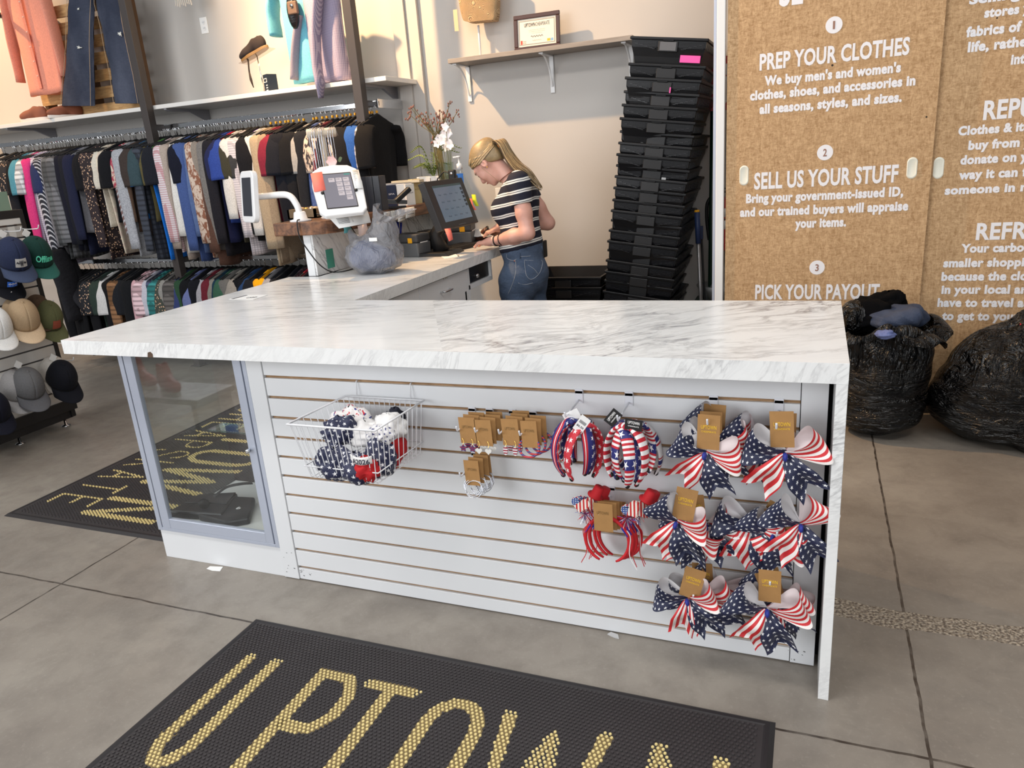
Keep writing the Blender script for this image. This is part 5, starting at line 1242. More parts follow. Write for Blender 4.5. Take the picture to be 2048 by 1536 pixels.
MB().lathe([(.018, zt_*.85), (.018, zt_*.91), (.006, zt_*.92), (.006, zt_*.98), (.012, zt_*.98), (.012, zt_), (0, zt_)], (0, 0, 0), 'z', 16).tube([(0, 0, zt_*.99), (-.035, -.01, zt_*.985)], .005, 8).build('pump', PAPER, sn, True)
la, lb = PY(926, 347, 2.39).z-H, PY(930, 380, 2.39).z-H
vs = [(math.sin(t)*.0632, -math.cos(t)*.0632, z_) for z_ in (lb, la) for t in [-.62+1.35*k/10 for k in range(11)]]
lbm = MB().add(vs, [(k, k+1, 12+k, 11+k) for k in range(10)]).build('blue_label', M('blue_label', C(52, 122, 206), .5), sn, True); text_part('label_print', 'Hand Sanitizer', (-.022, -.065, (la+lb)/2), (1, 0, 0), (0, 0, 1), .046, .008, PAPER, lbm, 0)
MB().box((-.006, -.0655, la-.026), (.012, -.0645, la-.008)).build('label_mark', INK, lbm)
for px, py, m, lab, dx in ((947, 401, M('lime_note', C(212, 224, 48), .8), 'lime green sticky note on the right edge of the monitor', 5), (940, 409, ORN, 'orange sticky note below the lime one on the monitor edge', 7)):
    note('sticky_note', lab, ([PY(px-4, py-12, 2.2), PY(px-2, py, 2.19), PY(px+dx-1, py+11, 2.18)], [PY(px+4, py-12, 2.2), PY(px+6, py, 2.19), PY(px+dx+6, py+11, 2.18)]), m)
# ================================================================ CLOTHES WALL
RY, RZ = 2.72, 1.9
xs_end = PY(772, 159, 2.64).x; zs_ = (PY(772, 159, 2.64).z+PY(0, 244, 2.64).z)/2
sh_ = thing('wall_shelf', 'long white shelf on the wall above the upper clothes rail', 'shelf', (-3.0, 2.8, zs_))
MB().box((-2.4, -.16, -.03), (xs_end+3.0, .298, 0)).build('board', M('white_shelf_board', C(226, 224, 220), .4), sh_, bevel=.003)
GRB = M('grey_bracket', C(150, 150, 156), .4, .3)
for px in (20, 345, 742):
    x = PY(px, 240, 2.7).x+3.0
    MB().prism([(-.155, -.03), (.298, -.03), (.298, -.11), (.25, -.11), (.10, -.05), (-.13, -.05), (-.155, -.04)], x-.012, x+.012, 'x').build('bracket', GRB, sh_, bevel=.003)
POST = M('dark_bronze_post', C(62, 56, 54), .5)
posts = []
for k, (pa, pb) in enumerate((((253, 0), (313, 330)), ((690, 0), (744, 330)))):
    x = (PY(*pa, 2.60).x+PY(*pb, 2.60).x)/2; posts.append(x)
    p = thing('rack_post', 'dark square steel post %s the clothes rail' % ('at the middle of' if k == 0 else 'near the right end of'), 'post', (x, 2.60, 0))
    MB().box((-.032, -.032, .0), (.032, .032, 3.6)).build('tube', POST, p, bevel=.002)
    MB().box((-.05, -.05, 0), (.05, .05, .008)).build('foot_plate', POST, p)
    MB().box((-.02, .032, RZ-.02), (.02, .112, RZ+.02)).build('rail_arm', POST, p); MB().box((-.02, .032, .86), (.02, .112, .90)).build('rail_arm', POST, p)
xr_end = PY(758, 208, RY).x
rl = thing('clothes_rail', 'upper chrome rail packed with hangers under the white shelf', 'rail', (-3, RY, RZ))
MB().box((-2.4, -.008, -.018), (xr_end+3.0, .008, .018)).build('bar', CHROME, rl, bevel=.004)
MB().box((xr_end+3.0-.01, -.014, -.03), (xr_end+3.0, .378, .03)).build('end_bracket', CHROME, rl, bevel=.002)
LZR = .875
rl2 = thing('clothes_rail', 'lower chrome rail of hanging tops behind the counter', 'rail', (-3, RY, LZR)); MB().box((-2.4, -.008, -.018), (1.6, .008, .018)).build('bar', CHROME, rl2, bevel=.004)
# hangers: one built, the rest copied
BLKV = M('black_velvet_hanger', C(16, 16, 18), .8); ORC = M('orange_size_clip', C(226, 162, 30), .5)
def make_hanger(clip):
    h = thing('hanger', 'black hanger with a chrome hook crowded on the upper rail', 'hanger', (0, 0, 0), group='hangers on the clothes rails')
    MB().tube([(0, .021*math.cos(a)-.0, .021*math.sin(a)-.002) for a in [math.radians(-150+260*k/12) for k in range(13)]][::-1]+[(0, -.018, -.014), (0, -.002, -.04), (0, 0, -.075)], .0021, 6).build('hook', CHROME, h, True)
    MB().tube([(0, -.205, -.135), (0, -.1, -.105), (0, -.02, -.076), (0, 0, -.072), (0, .02, -.076), (0, .1, -.105), (0, .205, -.135)], [.005, .007, .008, .009, .008, .007, .005], 8, 0, True).build('shoulders', BLKV, h, True)
    if clip: MB().box((-.005, -.010, -.062), (.005, .010, -.046)).build('size_clip', ORC, h, bevel=.002)
    return h
hg = [make_hanger(False), make_hanger(True)]; used = [False, False]
def hang_at(x, y, z, clip, lab=None, rz=0):
    k = int(clip); lab = lab or ('black hanger with a chrome hook and orange size clip on the upper rail' if clip else 'black hanger with a chrome hook crowded on the upper rail')
    if not used[k]: used[k] = True; h = hg[k]; h.location = (x, y, z); h.rotation_euler = (0, 0, rz); h['label'] = lab
    else: h = dup(hg[k], (x, y, z), (0, 0, rz), lab)
    return h
CLS = {}
def cloth(c, kind='plain'):
    k = (c, kind)
    if k not in CLS:
        n = 'cloth_%d' % len(CLS); cc = C(c)
        if kind == 'plaid': CLS[k] = plaid(n, cc, tuple(min(1, v*2.2+.03) for v in cc[:3])+(1,), tuple(v*.35 for v in cc[:3])+(1,))
        elif kind == 'gingham': CLS[k] = plaid(n, C(214, 206, 210), cc, cc, 60)
        elif kind == 'dots':
            t = NT(n, .85); d = t.v('LESS_THAN', t.voro(t.map(t.co(), sc=(1, 1, .8)), 60), .30); t.col(t.mix(d, cc, C(206, 170, 140))); CLS[k] = t.m
        elif kind == 'print':
            t = NT(n, .85); d = t.noise(t.map(t.co(), sc=(1, 1, .6)), 34, 3, .6, .8); t.col(t.mix(t.rng(d, .46, .54), cc, C(206, 186, 170))); CLS[k] = t.m
        elif kind == 'stripes':
            t = NT(n, .85); d = t.v('GREATER_THAN', t.v('SINE', t.v('MULTIPLY', t.v('ADD', t.xyz(t.co())[1], t.v('MULTIPLY', t.xyz(t.co())[2], .35)), 420)), .45); t.col(t.mix(d, cc, C(190, 190, 196))); CLS[k] = t.m
        elif kind == 'denim': CLS[k] = denim(n, cc, .25)
        else: CLS[k] = heather(n, cc, .30 if kind == 'heather' else .16)
    return CLS[k]
def garment_mesh(L, sleeve, seed, W=.215, th=.016, ssl=.22):
    rd = random.Random(seed); p1, p2, p3 = (rd.uniform(0, 6.3) for _ in range(3)); drift = rd.uniform(-.015, .015); gath = rd.uniform(.82, 1.0)
    lev = [(-.082, .052), (-.088, .075), (-.102, .12), (-.122, .165), (-.150, .20), (-.19, W)]
    m = 16
    for i in range(1, m+1): t = i/m; lev.append((-.19-(L-.11)*t, W*(1-.06*math.sin(PI*t))*(1-(1-gath)*t)))
    n = 26; vs = []
    for (z, w_) in lev:
        t = min(1, max(0, (-z-.15)/(L)))
        for k in range(n):
            a = 2*PI*k/n; cy, sx = math.cos(a), math.sin(a)
            y = w_*(abs(cy)**.75)*(1 if cy > 0 else -1); q = y/W
            fold = (.010*math.sin(q*5+p1)+.007*math.sin(q*11+p2+t*2))*t*1.5
            vs.append((th*(.6+.7*t)*(abs(sx)**.8)*(1 if sx > 0 else -1)+fold+drift*t, y+.006*math.sin(6*t+p3)*t, z+.008*math.sin(q*4+p3)*t))
    fs = [(i*n+k, i*n+(k+1) % n, (i+1)*n+(k+1) % n, (i+1)*n+k) for i in range(len(lev)-1) for k in range(n)]
    fs += [tuple(range(n))[::-1], tuple(range((len(lev)-1)*n, len(lev)*n))]
    mb = MB().add(vs, [f[::-1] for f in fs])
    if sleeve:
        Ls = ssl if sleeve == 's' else L*rd.uniform(.70, .80)
        for s in (-1, 1):
            fl = rd.uniform(-.012, .02); fw = rd.uniform(.0, .03)
            pts = bez([(0, s*.165, -.150), (fl*.3, s*.212, -.20), (fl, s*(.232+fw*.4), -.20-Ls*.45), (fl*1.5, s*(.228+fw), -.20-Ls)], 6)
            N = len(pts); r0, r1 = (.075, .070) if sleeve == 's' else (.07, .045)
            mb.tube(pts, [(.05 if i == 0 else r0+(r1-r0)*i/N)+.002*math.sin(i*.9+p1) for i in range(N)], 12, 0, True, .36)
    return mb
_gn = [0]
def garment(x, y, z, c, kind, sleeve, L, label, group, rz=0, clip=False, name='hanging_shirt', W=.215, ssl=.22, tagm=False, hl=None):
    _gn[0] += 1
    g = thing(name, label, 'clothing', (x, y, z), rz, group)
    garment_mesh(L, sleeve, 100+_gn[0], W, ssl=ssl).build('cloth_body', cloth(c, kind), g, True)
    hang_at(x, y, z, clip, hl, rz); return g
CN = [((20, 20, 24), 'black'), ((30, 34, 58), 'navy'), ((90, 90, 94), 'grey'), ((150, 150, 150), 'light grey'), ((225, 222, 218), 'white'), ((214, 200, 176), 'cream'), ((186, 164, 134), 'tan'), ((92, 70, 56), 'brown'), ((150, 20, 34), 'red'),
      ((96, 28, 44), 'maroon'), ((200, 50, 110), 'magenta'), ((176, 150, 200), 'lavender'), ((90, 50, 120), 'purple'), ((20, 116, 214), 'bright blue'), ((70, 92, 134), 'denim blue'), ((70, 140, 160), 'teal'), ((90, 84, 56), 'olive'), ((58, 92, 62), 'green'), ((236, 170, 20), 'yellow'), ((200, 120, 110), 'coral'), ((52, 54, 56), 'charcoal')]
def cname(h):
    c = [int(h[i:i+2], 16) for i in (1, 3, 5)]; return min(CN, key=lambda q: sum((a-b)**2 for a, b in zip(q[0], c)))[1]
KN = {'plain': '', 'heather': 'heathered ', 'plaid': 'plaid ', 'gingham': 'gingham ', 'dots': 'dotted ', 'print': 'patterned ', 'stripes': 'striped ', 'denim': 'denim '}
UP = [ # px of the front edge, colour, kind, sleeve, length
 (4, '#1c1c22', 'dots', 's', .78), (13, '#24242c', 'plain', 'l', .75), (22, '#15151b', 'plain', 's', .72), (30, '#4f8ea0', 'plain', 's', .6), (37, '#c0606a', 'plain', 's', .62), (42, '#b4b4b8', 'plaid', 's', .66), (49, '#d23a7a', 'plain', 'l', .88), (55, '#a890c0', 'gingham', 'l', .95),
 (63, '#8f86a8', 'gingham', 'l', .92), (71, '#2a3358', 'plain', 's', .70), (78, '#23252f', 'stripes', 'l', .90), (87, '#77757a', 'plain', 'l', .86), (95, '#46484a', 'plaid', 'l', .9), (104, '#55565a', 'plaid', 'l', .88), (113, '#1d1f30', 'plain', 'l', .82), (122, '#22242e', 'plain', 'l', .84), (132, '#1c2038', 'plain', 'l', .86),
 (142, '#86868c', 'plain', None, .68), (151, '#1a1a20', 'plain', 's', .72), (160, '#17181e', 'plain', 's', .8), (170, '#2a1e22', 'dots', 'l', .9), (179, '#241a1e', 'dots', 's', .82), (188, '#cfc8ba', 'plain', 's', .64), (195, '#d8cdb8', 'print', 's', .86), (203, '#14151b', 'plain', 's', .62), (213, '#16171d', 'plain', 's', .6), (222, '#a03048', 'print', 's', .62),
 (229, '#7a5c58', 'stripes', 'l', .82), (236, '#a0a2a8', 'heather', 'l', .88), (246, '#4e3c30', 'plain', 'l', .70), (255, '#3c3330', 'plain', 's', .72), (262, '#1a7fe0', 'plain', 's', .60), (270, '#36484e', 'plain', 's', .56), (277, '#1e2430', 'plaid', 'l', .92), (284, '#5c5436', 'plain', 's', .62), (291, '#1a6fd0', 'plain', None, .92), (297, '#22252f', 'plain', 's', .66), (304, '#4a7a3c', 'plain', None, .66),
 (320, '#b06a70', 'gingham', 'l', .86), (328, '#a89a90', 'plain', 'l', .92), (337, '#dedbd6', 'plain', 'l', .88), (348, '#1b1e30', 'plain', 's', .60), (358, '#44588c', 'plain', 'l', .94), (368, '#4c6494', 'denim', 'l', .88), (380, '#8a5a44', 'print', 'l', .92), (388, '#8c8278', 'plain', 'l', .86), (397, '#5c4238', 'plain', 'l', .98), (407, '#777370', 'heather', 'l', .86), (416, '#2a2830', 'plain', 'l', .9), (424, '#23284e', 'plain', 's', .8), (432, '#2e4590', 'plain', 's', .66),
 (440, '#b01428', 'plain', 's', .62), (448, '#3c3a2e', 'plain', 's', .80), (455, '#d8d5d0', 'plain', 'l', .72), (462, '#3a3a3c', 'plain', 's', .74), (470, '#9c98a0', 'gingham', 'l', .90), (477, '#26282c', 'plain', 'l', .8), (485, '#1a1b22', 'plain', 's', .72), (493, '#4c2a80', 'plain', 'l', .74), (500, '#cfccc8', 'plain', 'l', .84),
 (512, '#a4937c', 'plain', 'l', .98), (522, '#8f7f6c', 'plain', 'l', .96), (531, '#7a2236', 'plain', 's', .66), (540, '#5e2232', 'plain', 's', .7), (548, '#1c202c', 'plain', 's', .72), (558, '#161a26', 'plain', 'l', .76), (568, '#15171d', 'plain', 's', .7), (577, '#1b1d24', 'plain', 'l', .78),
 (596, '#9a9896', 'plain', 's', .56), (606, '#23262e', 'plain', 'l', .8), (616, '#3c548c', 'denim', 'l', .82), (626, '#2e2a30', 'print', 's', .8), (636, '#6c3038', 'plain', 's', .8), (646, '#1c1c20', 'plain', 's', .78), (655, '#222226', 'plain', 'l', .8), (664, '#3c3030', 'print', 's', .76), (674, '#1a1a1e', 'plain', 'l', .8), (684, '#1d1d21', 'plain', 's', .78), (694, '#56565a', 'plain', 's', .72), (703, '#2f5aa0', 'plain', 's', .72), (712, '#c8a898', 'plain', None, .72), (718, '#8c8c94', 'plaid', 's', .78), (728, '#17171a', 'plain', 's', .76)]
allx = []
def gen(rows, rowname, rz_, zref, seedlab):
    pos = []
    for r in rows: pos.append(PY(r[0], zref(r[0]), 2.50).x)
    out = []; seen = {}
    for i, (r, x) in enumerate(zip(rows, pos)):
        ty = {'s': 'short-sleeved top', 'l': 'long-sleeved top', None: 'sleeveless top'}[r[3]]
        base = '%s %s%s' % (cname(r[1]), KN[r[2]], ty)
        nb = lambda j: cname(rows[j][1])+' '+KN[rows[j][2]].strip() if 0 <= j < len(rows) else 'row end'
        lab = '%s on the %s rail between the %s and %s ones' % (base, rowname, nb(i-1).strip(), nb(i+1).strip())
        if lab in seen or len(lab.split()) > 16:
            lab = '%s, number %d from the left on the %s rail' % (base, i+1, rowname)
        seen[lab] = 1; out.append((x, r, lab))
    return out
rd = random.Random(11)
for x, r, lab in gen(UP, 'upper', RZ, lambda px: 335-px*.07, ''):
    garment(x, RY+rd.uniform(-.012, .012), RZ-.0, r[1], r[2], r[3], r[4], lab, 'tops on the upper rail', rd.uniform(-.10, .10), r[0] > 505)
    allx.append(x)
big = garment(xr_end-.13, RY+.0, RZ, '#121216', 'plain', 'l', .92, 'big black sweater facing the room at the right end of the upper rail', 'tops on the upper rail', .22, True, W=.25)
pt_ = MB().box((-.002, -.018, -.03), (.002, .018, .03)).build('price_tag', PAPER, big, loc=(.04, -.24, -.50)); MB().box((.0022, -.010, -.02), (.0026, .010, .0)).build('barcode', INK, pt_)
garment(xr_end-.075, RY+.02, RZ, '#8a8c94', 'print', 's', .74, 'pale patterned top behind the big black sweater at the rail end', 'tops on the upper rail', .15, True)
# spare hangers make the rail read as packed
for k in range(46):
    x = rd.uniform(-4.9, -2.1)
    hang_at(x, RY, RZ, False, None, rd.uniform(-.12, .12))
LO = [(118, '#14151a', 'plain', 'l', .7), (128, '#1b1b20', 'plain', 's', .72), (138, '#17181d', 'plain', 'l', .7), (148, '#202026', 'plain', 's', .72), (157, '#15161a', 'plain', 'l', .72), (166, '#1a1c22', 'dots', 's', .7), (175, '#16171c', 'plain', 'l', .7),
 (185, '#2c3a34', 'plain', 's', .62), (195, '#c8c8c8', 'plain', 's', .6), (205, '#15161b', 'plain', 'l', .68), (217, '#6b4a2c', 'plaid', 'l', .7), (227, '#22252c', 'plain', 's', .6), (238, '#1a1d24', 'plain', 's', .66), (248, '#171a1f', 'plain', 'l', .68), (262, '#c8a0a8', 'plain', 'l', .7), (271, '#b89aa0', 'plaid', 's', .66), (281, '#b8b8c4', 'plain', 's', .68),
 (292, '#2a3550', 'plaid', 'l', .66), (302, '#1f6c6c', 'plaid', 's', .60), (312, '#3a3f38', 'dots', 's', .66), (321, '#8a8884', 'plain', 's', .66), (331, '#4a4644', 'plaid', 's', .66), (341, '#34406c', 'plain', 's', .62), (351, '#2c4a34', 'plain', 'l', .7), (362, '#16181d', 'plain', 'l', .66), (372, '#6a74a4', 'plain', 's', .66), (384, '#181a24', 'plain', 'l', .7),
 (396, '#a8a6ac', 'plain', 's', .66), (406, '#6c2430', 'plain', 's', .66), (416, '#8c8880', 'plain', 's', .66), (426, '#1c3a4c', 'plain', 's', .66), (434, '#3c6450', 'plain', 's', .66), (444, '#6f6e6c', 'plain', 'l', .7), (454, '#9a9690', 'plain', 's', .66), (464, '#141820', 'plain', 'l', .7), (474, '#181c26', 'plain', 'l', .68), (484, '#24416c', 'plain', 's', .66), (496, '#20242e', 'plain', 's', .68),
 (511, '#f0a814', 'plain', 'l', .68), (524, '#9a9aa0', 'plain', 's', .58), (536, '#2a2c34', 'plain', 's', .66), (550, '#15161d', 'plain', 'l', .66), (564, '#1b1e2c', 'plain', 's', .66), (578, '#3c2a34', 'plaid', 's', .66), (590, '#a02030', 'plain', 's', .66), (600, '#202430', 'plain', 's', .66)]
for x, r, lab in gen(LO, 'lower', LZR, lambda px: 560-px*.02, ''):
    garment(x, RY+rd.uniform(-.012, .012), LZR, r[1], r[2], r[3], r[4], lab, 'tops on the lower rail', rd.uniform(-.1, .1), False, hl='black hanger with a chrome hook on the lower rail behind the counter')
# black trousers at the left end, hanging low beside the cap stand
bt = thing('black_jeans', 'black jeans hanging below the upper row beside the cap stand', 'jeans', PY(140, 500, 2.45))
def leg(pts, rad, flat=.4): return MB().tube(bez(pts, 6), None or [rad[0]+(rad[1]-rad[0])*i/(6*(len(pts)-1)) for i in range(6*(len(pts)-1)+1)], 16, 0, True, flat)
o_ = bt.location
q = [PY(*a, 2.45)-o_ for a in ((110, 500), (135, 565), (158, 640))]; BJ = denim('black_denim', C(20, 20, 28), .1)
leg(q, (.12, .10)).build('leg', BJ, bt, True); q = [PY(*a, 2.52)-o_ for a in ((118, 500), (150, 570), (185, 620))]; leg(q, (.12, .09)).build('leg', BJ, bt, True)

# ================================================================ ABOVE THE SHELF
SZ = zs_+.0006
# pallet of wood slats
pl_ = thing('wood_pallet', 'pale wood slat pallet standing behind the bootcut jeans', 'pallet', (PY(190, 150, 2.9).x, 2.9, SZ))
a_, b_ = PY(84, 205, 2.88).x-pl_.location.x, PY(286, 190, 2.88).x-pl_.location.x
PWD = NT('pallet_wood', .8); g_ = PWD.noise(PWD.map(PWD.co(), sc=(1, 1, 7)), 9, 5, .65, .5); PWD.col(PWD.mix(PWD.rng(g_, .35, .7), C(206, 168, 116), C(158, 118, 76)))
for k in range(7):
    z0 = .004+k*.128; MB().box((a_, -.02, z0), (b_, .0, z0+.088)).build('slat', PWD.m, pl_, bevel=.002)
for x in (a_+.02, (a_+b_)/2, b_-.02): MB().box((x-.02, 0, 0), (x+.02, .09, .9)).build('stringer', M('pallet_dark_wood', C(104, 76, 52), .9), pl_)
# coral shirt
c = PY(95, 186, 2.76); gs = thing('coral_shirt', 'coral button-up shirt displayed on the shelf beside the bootcut jeans', 'clothing', (c.x+.0, 2.76, c.z+.93))
gm = garment_mesh(.86, 'l', 901, .225, .035); gm.xf(Matrix.Rotation(-PI/2, 4, 'Z')); gm.build('cloth_body', heather('coral_oxford', C(228, 150, 128), .1), gs, True)
MB().box((-.016, -.052, -.9), (.016, -.046, -.12)).build('placket', heather('coral_oxford_placket', C(222, 138, 116), .1), gs, bevel=.003)
for k in range(6): MB().lathe([(0, -.003), (.006, -.003), (.006, 0)], (0, -.052, -.25-k*.11), 'y', 10).build('button', M('button_pearl', C(226, 196, 180), .4), gs)
# bootcut jeans
J = denim('bootcut_denim', C(40, 48, 68), .9); jn = thing('bootcut_jeans', 'blue bootcut jeans with pale rips hanging in front of the pallet', 'jeans', PY(195, 205, 2.74)); o_ = jn.location
def jleg(rows, nm):
    """rows of (px_left, px_right, py): a flattened trouser leg"""
    R = [(PY(a, y, 2.74)-o_, PY(b, y, 2.74)-o_) for a, b, y in rows]; K = len(R); n = 18
    def f(u, v):
        i = min(int(u*(K-1)), K-2); t = u*(K-1)-i; L_, Q = R[i][0].lerp(R[i+1][0], t), R[i][1].lerp(R[i+1][1], t)
        a = 2*PI*v; m = (L_+Q)/2; h = (Q-L_)/2
        return m+h*math.cos(a)*1.0+Vector((0, -.042*math.sin(a)*(1 if math.sin(a) > 0 else .5)+.004*math.sin(u*22+v*9), .0))
    mb = MB().grid(f, 22, n, 0, 1, 1); l_ = mb.build(nm, J, jn, True)
    ST_ = M('tan_stitch', C(176, 150, 120), .8)
    for s in (.04, .96):
        MB().tube([R[int(i)][0].lerp(R[int(i)][1], s)+Vector((0, -.030, 0)) for i in range(K)], .0022, 4).build('seam_stitch', ST_, l_)
    return l_
jl = jleg([(134, 196, -60), (139, 190, 0), (137, 188, 40), (136, 187, 90), (131, 189, 150), (124, 190, 212)], 'leg')
jr = jleg([(190, 246, -60), (193, 247, 10), (204, 253, 50), (213, 263, 100), (224, 274, 150), (231, 284, 207)], 'leg')
RIP = M('frayed_threads', C(226, 226, 220), .9)
for par, px, py, s in ((jl, 159, 95, 1), (jr, 240, 68, 1.1), (jl, 157, 18, .6)):
    c = PY(px, py, 2.694)-o_; mb = MB()
    for k in range(9): a = rd.uniform(0, 6.28); L = rd.uniform(.012, .03)*s; mb.tube([c+Vector((math.cos(a)*-.3*L, 0, math.sin(a)*-.3*L)), c+Vector((math.cos(a)*L, -.002, math.sin(a)*L*.6))], .003*s, 4)
    mb.build('rip', RIP, par)
# shoes
def shoe(loc, rot, up, sole, label, sc=1.0, tagged=False, high=False, group=None):
    s = thing('shoe', label, 'shoe', loc, 0, group, rot)
    def fu(p):
        q = p/sc
        b = smins([elli(q, (.075, 0, .045), (.075, .042, .035)), elli(q, (-.07, 0, .062), (.064, .036, .066)), caps(q, (.06, 0, .05), (-.02, 0, .085), .034, .028)]+([caps(q, (-.065, 0, .07), (-.07, 0, .15), .036, .036)] if high else []), .035)
        hole = elli(q, (-.07, 0, .140 if not high else .20), (.05, .024, .05)); return np.maximum(np.maximum(b, -hole), .022-q[:, 2])*sc
    u = nets('upper', fu, np.array((-.15, -.06, .01))*sc, np.array((.17, .06, .20))*sc, .0065*sc, up, s, None, 2)
    out = [(.148*math.cos(t)*(1 if math.cos(t) > 0 else .95), .043*math.sin(t)*(1.0-.18*math.exp(-((math.cos(t)+.2)/.35)**2))) for t in [2*PI*k/36 for k in range(36)]]
    mb = MB().prism([(x*sc, y*sc) for x, y in out], 0, .026*sc, 'z'); so = mb.build('sole', sole, s, bevel=.004*sc)
    lm = M('white_lace', C(216, 212, 206), .8) if up.name.startswith('brown') or high else BLK
    for k in range(4): x, z = (.058-.022*k)*sc, (.078+.0095*k)*sc; MB().tube(bez([(x, -.026*sc, z-.012*sc), (x, 0, z+.006*sc), (x, .026*sc, z-.012*sc)], 5), .003*sc, 6).build('lace', lm, s, True)
    if tagged: MB().box((-.018, -.004, -.028), (.018, -.002, .028)).xf(Matrix.Translation((-.02*sc, -.044*sc, .055*sc)) @ Matrix.Rotation(.15, 4, 'Y')).build('price_tag', PAPER, s)
    return s
BSH = M('brown_canvas', C(142, 84, 62), .8, bump=.1, bs=300); WSO = M('white_rubber', C(224, 214, 206), .5); GUM = M('gum_rubber', C(122, 96, 58), .5); BSU = M('black_suede', C(34, 26, 28), .85)
q = PY(75, 236, 2.70); shoe((q.x-.03, 2.70, SZ), (0, 0, PI+.1), BSH, WSO, 'brown canvas sneaker lying frontmost at the left end of the shelf', 1.0)
q = PY(128, 226, 2.74); shoe((q.x, 2.76, SZ), (0, 0, -1.9), BSH, WSO, 'brown canvas sneaker pointing out beside the jeans hem', 1.0)
ss = thing('shoe_stand', 'clear tilted shoe stand on a thin rod above the shelf', 'stand', (PY(524, 150, 2.78).x, 2.78, SZ))
top = PY(514, 112, 2.78)-ss.location
tw = Matrix.Rotation(-.30, 4, 'Y')
pm = MB().box((-.135, -.055, -.002), (.135, .055, .002)); pm.xf(Matrix.Translation(top) @ tw); pm.build('plate', glass('acrylic', (.86, .84, .84, 1)), ss)
MB().tube([(0, 0, .004), top], .004, 8).build('rod', CHROME, ss, True); MB().lathe([(.05, 0), (.05, .004), (0, .004)], (0, 0, 0), 'z', 24).build('base', CHROME, ss)
sp = ss.location+top+Vector((-.01, 0, .004)); shoe(sp, Matrix.Rotation(PI, 4, 'Z').to_3x3().to_4x4().to_euler() if 0 else (tw @ Matrix.Rotation(PI, 4, 'Z')).to_euler(), BSU, GUM, 'black suede sneaker with a gum sole on the tilted stand', .92, True)
la_ = thing('wrist_strap', 'dark looped strap dangling from the shoe stand', 'strap', PY(497, 118, 2.76)); o_ = la_.location
MB().tube([PY(x, y, 2.76)-o_ for x, y in ((496, 118), (498, 140), (501, 160), (507, 174), (503, 160), (499, 146))], .006, 6).build('loop', M('dark_brown_strap', C(38, 28, 26), .7), la_, True)
a_, b_ = PY(524, 174, 2.74), PY(555, 170, 2.74); cb2 = thing('cologne_box', 'dark blue boxed cologne on the shelf under the suede sneaker', 'box', ((a_.x+b_.x)/2, 2.76, SZ), -.5)
hb_ = (PY(525, 138, 2.74)-PY(527, 174, 2.74)).z; MB().box((-.035, -.04, 0), (.035, .035, hb_)).build('carton', M('ink_blue_carton', C(32, 44, 60), .4), cb2, bevel=.001)
MB().box((-.026, -.0408, hb_*.55), (.026, -.040, hb_*.78)).build('label_frame', PAPER, cb2); MB().box((-.021, -.0412, hb_*.585), (.021, -.0406, hb_*.745)).build('label_inner', M('ink_blue_carton', C(32, 44, 60)), cb2)
for k in range(3): MB().box((-.004+.004*k, -.0408, hb_*(.08+.14*k)), (.028, -.040, hb_*(.13+.14*k))).build('print', PAPER, cb2)
# shirts at the right of the shelf
TEAL = heather('aqua_jersey', C(108, 180, 200), .1); t = NT('purple_check_cotton', .85); v = t.xyz(t.co())
f1 = t.v('GREATER_THAN', t.v('SINE', t.v('MULTIPLY', v[0], 900)), 0); f2 = t.v('GREATER_THAN', t.v('SINE', t.v('MULTIPLY', v[2], 900)), 0); t.col(t.mix(t.v('MULTIPLY', t.v('ADD', f1, f2), .5), C(186, 176, 194), C(112, 106, 140))); PCK = t.m
c = PY(612, 150, 2.74); g2_ = thing('aqua_tee', 'aqua tee showing beside the checked shirt above the shelf', 'clothing', (c.x, 2.78, c.z+.70)); gm = garment_mesh(.66, 's', 903, .16, .04); gm.xf(Matrix.Rotation(-PI/2, 4, 'Z')); gm.build('cloth_body', TEAL, g2_, True)
c = PY(660, 150, 2.72); g3_ = thing('checked_shirt', 'purple checked shirt draped over the shelf edge near the right post', 'clothing', (c.x, 2.74, c.z+.74)); gm = garment_mesh(.70, None, 904, .15, .05); gm.xf(Matrix.Rotation(-PI/2, 4, 'Z')); gm.build('cloth_body', PCK, g3_, True)
sl = [PY(*a)-g3_.location for a in ((640, -60, 2.66), (632, 60, 2.64), (634, 130, 2.60), (640, 165, 2.585), (642, 196, 2.595))]
MB().tube(bez(sl, 6), [.06, .058, .056, .055, .054, .053, .052]+[.052]*12+[.05, .045, .04, .036, .032, .030], 14, 0, True, .45).build('sleeve', PCK, g3_, True)
sl = [PY(*a)-g3_.location for a in ((600, 30, 2.74), (592, 100, 2.74), (590, 160, 2.74))]; MB().tube(bez(sl, 6), [.05]*13, 12, 0, True, .45).build('sleeve', heather('grey_lilac', C(138, 134, 150), .1), g3_, True)
bb = thing('beaded_bag', 'black glossy beaded bag hanging left of the aqua tee', 'handbag', PY(586, 22, 2.70)); MB().sphere((0, 0, 0), .10, 20, 0, (.42, .4, 1.15)).build('pouch', M('black_sequin', C(20, 18, 20), .12, bump=.9, bs=130), bb, True)
MB().box((-.005, -.055, -.03), (.07, -.03, .05)).build('leather_fob', M('taupe_leather', C(98, 78, 66), .6), bb, bevel=.006); MB().lathe([(0, -.008), (.012, -.006), (.012, 0)], (.035, -.055, .022), 'y', 14).build('snap', CHROME, bb, True)
tl2 = thing('fringe_tassel', 'cream fringe tassel hanging from above by the wall outlet', 'tassel', PY(366, 0, 2.9)); FR = M('cream_fringe', C(206, 200, 190), .9)
for k in range(9): x = (k-4)*.016; MB().tube([(x, 0, .10), (x*1.05, -.004, .02), (x*1.2, -.004, -.03-.008*(k % 3))], .005, 5).build('strand', FR, tl2)
MB().box((-.08, -.012, .09), (.08, .012, .14)).build('band', FR, tl2, bevel=.005)
